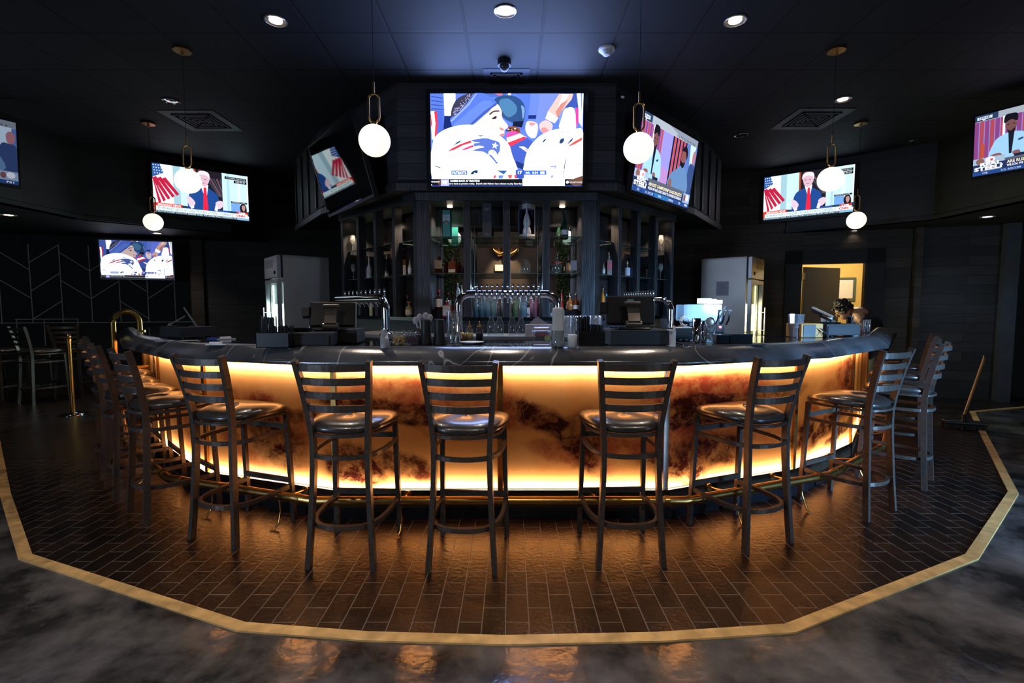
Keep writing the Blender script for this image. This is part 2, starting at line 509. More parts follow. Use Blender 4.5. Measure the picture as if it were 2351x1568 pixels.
# high ceiling, low ceiling ring
mb = MB(); mb.add([(-6, -5, ZH), (-6, 11, ZH), (6, 11, ZH), (6, -5, ZH)], [(0, 1, 2, 3)], M_ceil); struct(mb.build('ceiling'))
M_ceil2 = pm('black_low_ceiling', (0.014, 0.014, 0.015), 0.6, bump=0.1, scale=30)
SL = [(-5.75, -5), (-5.75, 6.6), (-4.45, 7.8), (-4.5, 9.35)]; SR = [(5.65, -5), (5.65, 6.6), (4.35, 7.8), (4.4, 9.35)]
mb = MB()
for sg, ss, xo in ((0, SL, -12), (1, SR, 12)):
    vs = [(x, y, ZL) for x, y in ss] + [(xo, 9.35, ZL), (xo, -5, ZL)]
    mb.add(vs, [list(range(6))[::-1] if sg == 0 else list(range(6))], M_ceil2)
struct(mb.build('ceiling'))
for nm, ss in (('wall_soffit_left', SL), ('wall_soffit_right', SR)):
    for i in range(3):
        a, b_ = Vector(ss[i]), Vector(ss[i + 1]); d = b_ - a; ang = math.atan2(d.y, d.x)
        mb = MB(); sgn = 1 if nm.endswith('left') else -1
        mb.box((0, 0, 0), (d.length, 0.12 * sgn, ZH - ZL), M_soff); mb.box((0, -0.02 * sgn, 0), (d.length, 0, 0.05), M_black)
        o = mb.build(nm); o.location = (a.x, a.y, ZL); o.rotation_euler = (0, 0, ang); struct(o)


def wall(name, a, b_, z0, z1, mat, th=0.1, side=1):
    a = Vector(a); b_ = Vector(b_); d = b_ - a; mb = MB()
    mb.box((0, 0, 0), (d.length, th * side, z1 - z0), mat)
    o = mb.build(name); o.location = (a.x, a.y, z0); o.rotation_euler = (0, 0, math.atan2(d.y, d.x)); return struct(o)


# left chevron wall
CW0 = Vector((-9.6, 7.42)); CW1 = Vector((-5.62, 8.6)); cwd = (CW1 - CW0); cwl = cwd.length
mb = MB(); mb.box((0, 0, 0), (cwl, 0.12, ZL), M_wallk)
M_line = pm('grey_tile_grout', (0.6, 0.56, 0.5), 0.5)
xs = [0.62 + 0.405 * k for k in range(9)]


def strip(mb, x0, z0, x1, z1, wd, mat, y=-0.004):
    d = Vector((x1 - x0, z1 - z0)).normalized(); nn = Vector((-d.y, d.x)) * wd / 2
    q = [(x0 - nn.x, z0 - nn.y), (x1 - nn.x, z1 - nn.y), (x1 + nn.x, z1 + nn.y), (x0 + nn.x, z0 + nn.y)]
    vs = [(x, y, z) for x, z in q] + [(x, 0, z) for x, z in q]
    mb.add(vs, [(0, 1, 2, 3), (0, 4, 5, 1), (1, 5, 6, 2), (2, 6, 7, 3), (3, 7, 4, 0)], mat)


for k, x in enumerate(xs):
    strip(mb, x, 1.1, x, 2.38, 0.012, M_line)
    if k < len(xs) - 1:
        for j in range(4):
            zt = 2.30 - 0.46 * j + (0.08 if k % 3 == 0 else -0.04)
            a, b_ = (zt, zt - 0.30) if k % 2 == 0 else (zt - 0.30, zt)
            if min(a, b_) > 1.12: strip(mb, x, a, xs[k + 1], b_, 0.012, M_line)
strip(mb, 0, 1.1, cwl, 1.1, 0.014, M_line); strip(mb, 1.6, 1.16, 2.45, 1.16, 0.014, M_line)
for x in (1.62, 1.98, 2.44): strip(mb, x, 0.72, x, 1.16, 0.012, M_line)
o = mb.build('wall_left'); o.location = (CW0.x, CW0.y, 0); o.rotation_euler = (0, 0, math.atan2(cwd.y, cwd.x)); struct(o)
mb = MB(); mb.box((0, -0.10, 0), (0.2, 0.1, ZL), M_plankw); o = mb.build('trim_2'); o.location = (CW1.x - 0.02, CW1.y, 0); o.rotation_euler = (0, 0, R(17)); struct(o)
wall('wall_back_left', (-5.5, 8.62), (-2.2, 9.5), 0, ZL + 1.1, M_plank)
wall('wall_back', (-2.6, 9.4), (3.4, 9.4), 0, ZH, M_wallk)
wall('wall_far_left', (-9.6, -5), (-9.6, 7.5), 0, ZL, M_wallk)
wall('wall_far_right', (9.4, -5), (9.4, 9), 0, ZL, M_wallk, side=-1)
# right wall with door opening
D0 = Vector((4.6, 7.75)); du = Vector((0.9565, -0.2917)); DWD = 0.86


def rp(s_, off=0.0): p = D0 + du * s_ + Vector((0.2917, 0.9565)) * off; return p


wall('wall_back_right', rp(-2.6), rp(-0.0), 0, ZL + 1.1, M_plankw)
wall('wall_back_right', rp(DWD), rp(1.50), 0, ZL + 1.1, M_plankw)
wall('wall_back_right', rp(0), rp(DWD), 2.04, ZL + 1.1, M_plankw)
wall('wall_right', rp(1.52, -0.03), rp(2.56, -0.03), 0, ZL, M_plank)
wall('wall_right', rp(2.56, 0.4), rp(5.2, 0.4), 0, ZL, M_wallk)
ra = math.atan2(du.y, du.x)
mb = MB(); mb.box((1.47, -0.07, 0), (1.56, 0.02, ZL), M_plankw); o = mb.build('trim_3'); o.location = (D0.x, D0.y, 0); o.rotation_euler = (0, 0, ra); struct(o)
mb = MB(); mb.box((2.50, -0.14, 0), (2.66, 0.1, ZL), pm('blue_lit_column', (0.05, 0.06, 0.08), 0.5)); o = mb.build('trim_4'); o.location = (D0.x, D0.y, 0); o.rotation_euler = (0, 0, ra); struct(o)  # blue light falling on the column put into its colour
# door frame, jambs
mb = MB()
for x0, x1 in ((-0.24, -0.005), (DWD + 0.005, DWD + 0.24)): mb.box((x0, -0.035, 0), (x1, 0.115, 2.25), M_black)
mb.box((-0.24, -0.035, 2.035), (DWD + 0.24, 0.115, 2.25), M_black)
o = mb.build('trim_5'); o.location = (D0.x, D0.y, 0); o.rotation_euler = (0, 0, ra); struct(o)
# open door leaf
M_door = pm('grey_door', (0.16, 0.16, 0.155), 0.55, var=0.1, scale=3)
mb = MB(); mb.box((0, 0, 0.01), (0.72, 0.045, 2.0), M_door, ch=0.003)
o = mb.build('door_1'); pp = rp(0.07, 0.12); o.location = (pp.x, pp.y, 0); o.rotation_euler = (0, 0, ra + R(32)); struct(o)
mb = MB()
for z in (0.3, 1.05, 1.8): mb.box((-0.012, -0.01, z), (0.012, 0.055, z + 0.11), M_steel)
h_ = mb.build('hinge', o)
# office room behind the door
mb = MB(); mb.box((-0.9, 2.2, 0), (2.4, 2.25, ZL), M_yellow); mb.box((1.65, 0.12, 0), (1.7, 2.2, ZL), M_yellow); mb.box((-0.95, 0.12, 0), (-0.9, 2.2, ZL), M_yellow)
mb.box((-0.9, 0.12, ZL - 0.02), (2.4, 2.2, ZL), M_yellow)
o = mb.build('wall_office'); o.location = (D0.x, D0.y, 0); o.rotation_euler = (0, 0, ra); struct(o)
lp = rp(0.9, 1.0); light('office_light', 'POINT', (lp.x, lp.y, 2.3), 60, (1.0, 0.85, 0.6), size=0.15)
wbp = rp(1.30, 2.17); t_ = thing('whiteboard', 'framed whiteboard on the yellow wall seen through the doorway', 'whiteboard', (wbp.x, wbp.y, 1.55), ra)
mb = MB(); mb.box((-.45, -.01, -.07), (.16, .02, .38), pm('grey_green_frame', (.06, .09, .09), .5)); mb.build('frame', t_); mb = MB(); mb.box((-.40, -.014, -.02), (.11, -.009, .33), M_paper); mb.build('board', t_)
# rear of the room (behind the camera, seen in the mirror)
wall('wall_rear', (-9.6, -3.2), (9.4, -3.2), 0, ZH, pm('brown_rear_wall', (0.06, 0.045, 0.035), 0.6, var=0.3, scale=2), side=-1)
M_win = emat('daylight_window_pane', (0.62, 0.80, 1.0), 4.0)
for k, (x, z0, z1, ww) in enumerate(((-6.9, 0.9, 2.3, 1.2), (6.6, 0.5, 2.3, 1.6), (0.82, 2.35, 2.95, 0.10))):
    mb = MB(); mb.box((-ww / 2 - .05, 0, z0 - .05), (ww / 2 + .05, 0.03, z1 + .05), M_black); mb.box((-ww / 2, 0.03, z0), (ww / 2, 0.035, z1), M_win)
    if ww > 1:
        mb.box((-.02, 0.035, z0), (.02, 0.05, z1), M_black)
    o = mb.build('window_%d' % (k + 1)); o.location = (x, -3.2, 0); struct(o)


# ================================================================== THE BAR
PL = [(-4.53, 5.93), (-3.08, 4.2), (-2.19, 3.42), (-1.14, 3.07), (0.99, 3.07), (2.06, 3.485), (2.96, 4.18), (4.36, 5.92)]
ZB = 1.105
# panels: start, end along each facet; pixel columns (x0,x1) and (top,bottom) rows in the photo give each its own part of the artwork
segs = []
for i, nseg in enumerate((2, 1, 1, 2, 1, 1, 2)):
    a, b_ = Vector(PL[i]), Vector(PL[i + 1])
    for k in range(nseg): segs.append((a + (b_ - a) * k / nseg, a + (b_ - a) * (k + 1) / nseg))
# artwork blobs: (panel index, u, v(from top), ru, rv, angle, strength, tone)  tone 0 red-brown, 1 near-black brown
ART = [
    (2, .8, .25, .20, .12, 0, .5, 0), (1, .5, .5, .14, .5, 0, .95, 1), (1, .85, .55, .10, .45, .1, .8, 1), (0, .7, .5, .3, .4, 0, .6, 1),
    (2, .75, .72, .3, .12, .3, .55, 0), (3, .05, .30, .25, .10, 0, .35, 0),
    (3, .50, .38, .20, .10, .3, .75, 0), (3, .55, .62, .28, .16, .8, .9, 1), (3, .30, .75, .25, .06, .5, .6, 0), (3, .8, .55, .25, .10, -.2, .6, 0), (3, .75, .42, .16, .05, .2, .7, 1),
    (4, .35, .24, .45, .12, .05, .75, 0), (4, .30, .34, .42, .055, .08, .95, 1), (4, .15, .48, .16, .06, 0, .6, 1), (4, .55, .45, .38, .05, .12, .9, 1), (4, .70, .56, .22, .05, .2, .6, 0),
    (4, .10, .82, .20, .14, .5, 1.0, 1), (4, .40, .80, .22, .08, .3, .85, 1), (4, .55, .90, .10, .04, .2, .5, 0), (4, .95, .30, .25, .10, 0, .6, 0),
    (5, .12, .40, .24, .10, .3, .8, 0), (5, .28, .46, .26, .08, .6, 1.0, 1), (5, .42, .62, .30, .085, .85, 1.0, 1), (5, .50, .55, .12, .14, .4, .8, 1), (5, .45, .76, .26, .06, .3, .8, 0),
    (5, .75, .68, .35, .07, .1, .75, 0), (5, .92, .62, .16, .12, 0, .6, 0), (5, .98, .35, .1, .2, 0, .3, 0),
    (6, .30, .26, .45, .12, -.1, .95, 0), (6, .30, .36, .42, .05, -.03, 1.0, 1), (6, .18, .47, .45, .05, .02, 1.0, 1), (6, .85, .30, .3, .06, -.1, .7, 1), (6, .12, .60, .30, .12, .2, .9, 0), (6, .2, .75, .4, .1, -.1, .95, 1), (6, .08, .85, .22, .10, .2, 1.0, 1), (6, .42, .82, .20, .07, .1, .8, 1), (6, .7, .6, .5, .12, .1, .5, 0),
    (7, .15, .72, .22, .09, -.2, 1.0, 1), (7, .6, .74, .4, .08, -.25, 1.0, 1), (7, .35, .55, .2, .06, .6, .7, 0), (7, .8, .86, .35, .04, -.3, .9, 1), (7, .85, .3, .22, .17, .5, .8, 0), (7, .95, .25, .12, .2, 0, .8, 1), (7, .6, .42, .2, .1, .3, .5, 0),
    (8, .05, .3, .12, .25, 0, .9, 1), (8, .6, .5, .12, .45, 0, .5, 1), (9, .5, .5, .3, .4, 0, .5, 0),
]


def art_mat():
    m = bpy.data.materials.new('backlit_resin_art'); m.use_nodes = True; n = m.node_tree.nodes; l = m.node_tree.links
    n.clear(); out = n.new('ShaderNodeOutputMaterial')
    uv = n.new('ShaderNodeUVMap'); uv.uv_map = 'UVMap'
    nz = n.new('ShaderNodeTexNoise'); nz.inputs['Scale'].default_value = 2.4; nz.inputs['Detail'].default_value = 8; nz.inputs['Roughness'].default_value = 0.62
    l.new(uv.outputs[0], nz.inputs['Vector'])
    sb = n.new('ShaderNodeVectorMath'); sb.operation = 'SUBTRACT'; sb.inputs[1].default_value = (0.5, 0.5, 0.5); l.new(nz.outputs['Color'], sb.inputs[0])
    sc = n.new('ShaderNodeVectorMath'); sc.operation = 'SCALE'; sc.inputs['Scale'].default_value = 0.27; l.new(sb.outputs[0], sc.inputs[0])
    ad = n.new('ShaderNodeVectorMath'); ad.operation = 'ADD'; l.new(uv.outputs[0], ad.inputs[0]); l.new(sc.outputs[0], ad.inputs[1])
    acc = {0: None, 1: None}
    for (pi, u, v, ru, rv, a, st, tone) in ART:
        mp = n.new('ShaderNodeMapping'); mp.vector_type = 'TEXTURE'
        mp.inputs['Location'].default_value = (pi + u, 0.8 * (1 - v), 0); mp.inputs['Rotation'].default_value = (0, 0, -a); mp.inputs['Scale'].default_value = (ru, rv * 0.8 * 1.25, 1)
        l.new(ad.outputs[0], mp.inputs[0])
        vm = n.new('ShaderNodeVectorMath'); vm.operation = 'MULTIPLY'; vm.inputs[1].default_value = (1, 1, 0); l.new(mp.outputs[0], vm.inputs[0])
        ln = n.new('ShaderNodeVectorMath'); ln.operation = 'LENGTH'; l.new(vm.outputs[0], ln.inputs[0])
        mr = n.new('ShaderNodeMapRange'); mr.interpolation_type = 'SMOOTHERSTEP'
        mr.inputs['From Min'].default_value = 1.35; mr.inputs['From Max'].default_value = 0.6; mr.inputs['To Min'].default_value = 0; mr.inputs['To Max'].default_value = st
        l.new(ln.outputs['Value'], mr.inputs['Value'])
        if acc[tone] is None: acc[tone] = mr.outputs[0]
        else:
            mx = n.new('ShaderNodeMath'); mx.operation = 'MAXIMUM'; l.new(acc[tone], mx.inputs[0]); l.new(mr.outputs[0], mx.inputs[1]); acc[tone] = mx.outputs[0]
    # grain
    g = n.new('ShaderNodeTexNoise'); g.inputs['Scale'].default_value = 9; g.inputs['Detail'].default_value = 10; g.inputs['Roughness'].default_value = 0.72; l.new(ad.outputs[0], g.inputs['Vector'])
    gr = n.new('ShaderNodeMapRange'); gr.inputs['From Min'].default_value = 0.38; gr.inputs['From Max'].default_value = 0.58; gr.inputs['To Min'].default_value = 0.40; gr.inputs['To Max'].default_value = 1.15; l.new(g.outputs['Fac'], gr.inputs['Value'])
    base = n.new('ShaderNodeValToRGB'); e = base.color_ramp.elements; e[0].position = 0.35; e[1].position = 0.7
    e[0].color = (0.86, 0.33, 0.09, 1); e[1].color = (0.97, 0.45, 0.16, 1)
    l.new(nz.outputs['Fac'], base.inputs[0]); cur = base.outputs[0]
    for tone, col in ((0, (0.42, 0.065, 0.03, 1)), (1, (0.06, 0.010, 0.007, 1))):
        f = n.new('ShaderNodeMath'); f.operation = 'MULTIPLY'; f.use_clamp = True; l.new(acc[tone], f.inputs[0]); l.new(gr.outputs[0], f.inputs[1])
        mx = n.new('ShaderNodeMixRGB'); l.new(f.outputs[0], mx.inputs[0]); l.new(cur, mx.inputs[1]); mx.inputs[2].default_value = col; cur = mx.outputs[0]
    # fine pale veins
    vo = n.new('ShaderNodeTexVoronoi'); vo.feature = 'DISTANCE_TO_EDGE'; vo.inputs['Scale'].default_value = 3.2; l.new(ad.outputs[0], vo.inputs['Vector'])
    vr = n.new('ShaderNodeMapRange'); vr.inputs['From Min'].default_value = 0.012; vr.inputs['From Max'].default_value = 0.0; l.new(vo.outputs['Distance'], vr.inputs['Value'])
    vm2 = n.new('ShaderNodeMath'); vm2.operation = 'MULTIPLY'; l.new(vr.outputs[0], vm2.inputs[0]); vm2.inputs[1].default_value = 0.25
    vm3 = n.new('ShaderNodeMath'); vm3.operation = 'MULTIPLY'; l.new(vm2.outputs[0], vm3.inputs[0]); l.new(acc[1], vm3.inputs[1])
    mx = n.new('ShaderNodeMixRGB'); l.new(vm3.outputs[0], mx.inputs[0]); l.new(cur, mx.inputs[1]); mx.inputs[2].default_value = (0.85, 0.35, 0.14, 1); cur = mx.outputs[0]
    tr = n.new('ShaderNodeBsdfTranslucent'); l.new(cur, tr.inputs[0])
    gl = n.new('ShaderNodeBsdfGlossy'); gl.inputs['Roughness'].default_value = 0.18; gl.inputs[0].default_value = (0.5, 0.45, 0.4, 1)
    ms = n.new('ShaderNodeMixShader'); ms.inputs[0].default_value = 0.05; l.new(tr.outputs[0], ms.inputs[1]); l.new(gl.outputs[0], ms.inputs[2])
    l.new(ms.outputs[0], out.inputs[0])
    return m


def slate_mat():
    m, n, l, b = newmat('black_slate_veined')
    tc = n.new('ShaderNodeTexCoord')
    nz = n.new('ShaderNodeTexNoise'); nz.inputs['Scale'].default_value = 4; nz.inputs['Detail'].default_value = 8; l.new(tc.outputs['Object'], nz.inputs['Vector'])
    wv = n.new('ShaderNodeTexNoise'); wv.inputs['Scale'].default_value = 0.9; wv.inputs['Detail'].default_value = 3; wv.inputs['Distortion'].default_value = 0.5
    mp = n.new('ShaderNodeMapping'); mp.inputs['Scale'].default_value = (1.5, 0.5, 1); mp.inputs['Rotation'].default_value = (0, 0, 0.5); l.new(tc.outputs['Object'], mp.inputs[0]); l.new(mp.outputs[0], wv.inputs['Vector'])
    ab = n.new('ShaderNodeMath'); ab.operation = 'SUBTRACT'; ab.inputs[1].default_value = 0.5; l.new(wv.outputs['Fac'], ab.inputs[0])
    a2 = n.new('ShaderNodeMath'); a2.operation = 'ABSOLUTE'; l.new(ab.outputs[0], a2.inputs[0])
    mr = n.new('ShaderNodeMapRange'); mr.inputs['From Min'].default_value = 0.003; mr.inputs['From Max'].default_value = 0.0; l.new(a2.outputs[0], mr.inputs['Value'])
    cr = n.new('ShaderNodeValToRGB'); e = cr.color_ramp.elements; e[0].color = (0.035, 0.037, 0.042, 1); e[1].color = (0.10, 0.10, 0.105, 1); e[0].position = 0.3; e[1].position = 0.7; l.new(nz.outputs['Fac'], cr.inputs[0])
    mx = n.new('ShaderNodeMixRGB'); mx.inputs[2].default_value = (0.42, 0.42, 0.42, 1); l.new(mr.outputs[0], mx.inputs[0]); l.new(cr.outputs[0], mx.inputs[1]); l.new(mx.outputs[0], b.inputs['Base Color'])
    n3 = n.new('ShaderNodeTexNoise'); n3.inputs['Scale'].default_value = 90; n3.inputs['Detail'].default_value = 4; l.new(tc.outputs['Object'], n3.inputs['Vector'])
    bp = n.new('ShaderNodeBump'); bp.inputs['Strength'].default_value = 0.12; bp.inputs['Distance'].default_value = 0.004; l.new(n3.outputs['Fac'], bp.inputs['Height']); l.new(bp.outputs[0], b.inputs['Normal'])
    setin(b, rough=0.19, spec=0.8)
    return m


M_art = art_mat(); M_slate = slate_mat()
M_tile = pm('polished_black_granite', (0.012, 0.013, 0.016), 0.07, var=0.5, scale=3)
M_cav = pm('white_light_box', (0.50, 0.48, 0.45), 0.8, var=0.02)
M_base = pm('dark_brown_metal_kick', (0.05, 0.035, 0.022), 0.35, 0.5)
bar = thing('bar_counter', 'faceted black stone bar with glowing amber panels and brass foot rail', 'bar', (0, 0, 0))
# top
mb = MB(); lo = [(p.x, p.y) for p in offs(PL, 0.08)]; li_ = [(p.x, p.y) for p in offs(PL, -0.5)]
poly = lo + li_[::-1]; n_ = len(lo)
for i in range(n_ - 1):
    q = [lo[i], lo[i + 1], li_[i + 1], li_[i]]
    vs = [(x, y, ZB) for x, y in q] + [(x, y, ZB - 0.05) for x, y in q]
    fs = [(0, 1, 2, 3), (7, 6, 5, 4), (0, 4, 5, 1), (2, 6, 7, 3)]
    if i == 0: fs.append((0, 3, 7, 4))
    if i == n_ - 2: fs.append((1, 5, 6, 2))
    mb.add(vs, fs, M_tile)
mb.build('bar_top', bar)
prof = [(.075, ZB + .001), (.095, ZB + .010), (.125, ZB + .008), (.155, ZB - .004), (.185, ZB - .022), (.212, ZB - .044), (.232, ZB - .066), (.240, ZB - .082), (.236, ZB - .094), (.215, ZB - .100), (.08, ZB - .092), (.075, ZB - .06)]
mb = MB(); sweep_profile(mb, PL, prof, M_slate); mb.build('armrest', bar)
# cabinet body: light box behind the panels
ZP0, ZP1 = 0.18, 0.99
mb = MB()
sweep_profile(mb, PL, [(-0.16, 0.10), (-0.16, 1.05), (-0.48, 1.05), (-0.48, 0.0), (-0.16, 0.0)], M_cav, smooth=False)
sweep_profile(mb, PL, [(-0.005, ZP1), (-0.005, 1.05), (-0.16, 1.05), (-0.16, ZP1 + .03)], M_base, smooth=False)
mb.build('cabinet', bar)
mb = MB(); sweep_profile(mb, PL, [(0.02, 0.0), (0.02, ZP0 - 0.005), (-0.16, ZP0 - 0.03), (-0.16, 0.0)], M_base, smooth=False)
sweep_profile(mb, PL, [(0.06, 0.0), (0.06, 0.06), (0.02, 0.06), (0.02, 0.0)], M_blackgl, smooth=False); mb.build('kick_plate', bar)
for k, (a, b_) in enumerate(segs):
    d = (b_ - a); nn = Vector((d.y, -d.x)).normalized()
    mb = MB(); H0 = 0.8
    vs = [(a.x, a.y, ZP0), (b_.x, b_.y, ZP0), (b_.x, b_.y, ZP1), (a.x, a.y, ZP1)]
    mb.add(vs, [(0, 1, 2, 3)], M_art, uvs=[(k, 0), (k + 1, 0), (k + 1, .8), (k, .8)])
    mb.build('front_panel', bar)
    # LED strips inside the light box
    mid = (a + b_) / 2 - nn * 0.032; ang = math.atan2(d.y, d.x)
    for z, e_, rx in ((ZP1 - 0.02, 1.0, 0.0), (ZP0 + 0.015, 0.8, PI)):
        light('led_strip', 'AREA', (mid.x, mid.y, z), 5.0 * e_ * d.length, (1.0, 0.84, 0.64), rot=Euler((rx - (R(80) if rx == 0 else -R(80)), 0, ang)), size=d.length * 0.98, size_y=0.02)
# added unseen fill lamps under the armrest, warming stools, seats and floor
for i in range(len(PL) - 1):
    a, b_ = Vector(PL[i]), Vector(PL[i + 1]); d = b_ - a; nn = Vector((d.y, -d.x)).normalized(); m_ = (a + b_) / 2 + nn * .12
    light('under_bar_fill', 'AREA', (m_.x, m_.y, 1.0), 0.3 * d.length, (1.0, .55, .26), rot=Euler((R(38), 0, math.atan2(d.y, d.x) + PI)), size=d.length * .96, size_y=.14)
# brass strips at seams; one paler, the light it catches put into its colour
seam = [s_[0] for s_ in segs] + [segs[-1][1]]
for k, p in enumerate(seam):
    if k in (0,): d = (segs[0][1] - segs[0][0]).normalized()
    elif k == len(seam) - 1: d = (segs[-1][1] - segs[-1][0]).normalized()
    else: d = ((segs[k][1] - segs[k][0]).normalized() + (segs[k - 1][1] - segs[k - 1][0]).normalized()).normalized()
    mb = MB(); T = Matrix.Translation((p.x, p.y, 0)) @ Matrix.Rotation(math.atan2(d.y, d.x), 4, 'Z')
    mb.box((-0.017, -0.012, 0.10), (0.017, 0.006, 1.02), M_brass if k != 6 else pm('lit_brass_strip', (0.7, 0.72, 0.72), 0.3, 0.8), M=T)
    mb.build('seam_strip', bar)
# foot rail with brackets
rl = offs(PL, 0.25)
pts = []
for i in range(len(rl) - 1):
    for k in range(6): pts.append(rl[i] + (rl[i + 1] - rl[i]) * k / 6)
pts.append(rl[-1])
mb = MB(); mb.tube([(p.x, p.y, 0.20) for p in pts], 0.026, M_brass, n=16)
for i in range(1, len(rl) - 1):
    p = rl[i]
    for s_ in (-1, 1):
        q = p + (rl[i + s_] - p).normalized() * 0.10; q2 = p + (rl[i + s_] - p).normalized() * 0.125
        mb.cyl((q.x, q.y, .20), (q2.x, q2.y, .20), 0.0295, M_brass)
mb.build('foot_rail', bar)
for i in range(len(PL) - 1):
    a, b_ = Vector(PL[i]), Vector(PL[i + 1]); d = (b_ - a).normalized(); nn = Vector((d.y, -d.x)); L = (b_ - a).length
    for t in ([0.22, 0.78] if L > 1.5 else [0.5]) if i not in (2, 4) else [0.3, 0.8]:
        c = a + d * L * t; r_ = c + nn * 0.25
        mb = MB()
        mb.tube([(c.x, c.y, .15), (c.x + nn.x * .10, c.y + nn.y * .10, .16), (r_.x - nn.x * .02, r_.y - nn.y * .02, .19)], 0.007, M_brass, n=8)
        mb.cyl((c.x + nn.x * .02, c.y + nn.y * .02, .15), (c.x + nn.x * .03, c.y + nn.y * .03, .15), 0.026, M_brass)
        mb.tube([(r_.x, r_.y, .18), (r_.x + d.x * .012, r_.y + d.y * .012, .10), (r_.x + nn.x * .03 + d.x * .01, r_.y + nn.y * .03, .03), (r_.x + nn.x * .06, r_.y + nn.y * .06, .006)], 0.007, M_brass, n=8)
        mb.sphere((r_.x + nn.x * .062, r_.y + nn.y * .062, .004), 0.018, M_brass, n=10, m=6, sc=(1, 1, .3))
        mb.build('rail_bracket', bar)
# brass service loop at the left end of the bar
lc = atz(290, 772, ZB); c0 = Vector((lc.x, lc.y))
A_ = aty(262, 790, 4.9); B_ = aty(322, 772, 5.05)
top = aty(290, 716, 4.95).z
mid = (Vector((A_.x, 4.9)) + Vector((B_.x, 5.05))) / 2; hv = Vector((B_.x, 5.05)) - mid; rr = hv.length
pts = []
low = aty(262, 835, 4.9).z
pts.append((A_.x + hv.x * 1.0, 4.9 + hv.y, low - 0.06)); pts.append((A_.x + hv.x * .45, 4.9 + hv.y * .4, low - 0.055)); pts.append((A_.x + hv.x * .15, 4.9 + hv.y * .1, low - 0.03)); pts.append((A_.x, 4.9, low + .03))
zc = top - rr
for k in range(17):
    a = PI - PI * k / 16; pts.append((mid.x + hv.x * math.cos(a), mid.y + hv.y * math.cos(a), zc + rr * math.sin(a)))
pts.append((B_.x, 5.05, ZB))
mb = MB(); mb.tube(pts, 0.024, pm('aged_brass', (0.5, 0.30, 0.08), 0.35, 0.9), n=16); mb.cyl((B_.x, 5.05, ZB), (B_.x, 5.05, ZB + .012), .05, M_brass)
mb.cyl(pts[0], (pts[0][0] + .12, pts[0][1] + .12, pts[0][2]), 0.024, M_brass); mb.build('service_rail', bar)

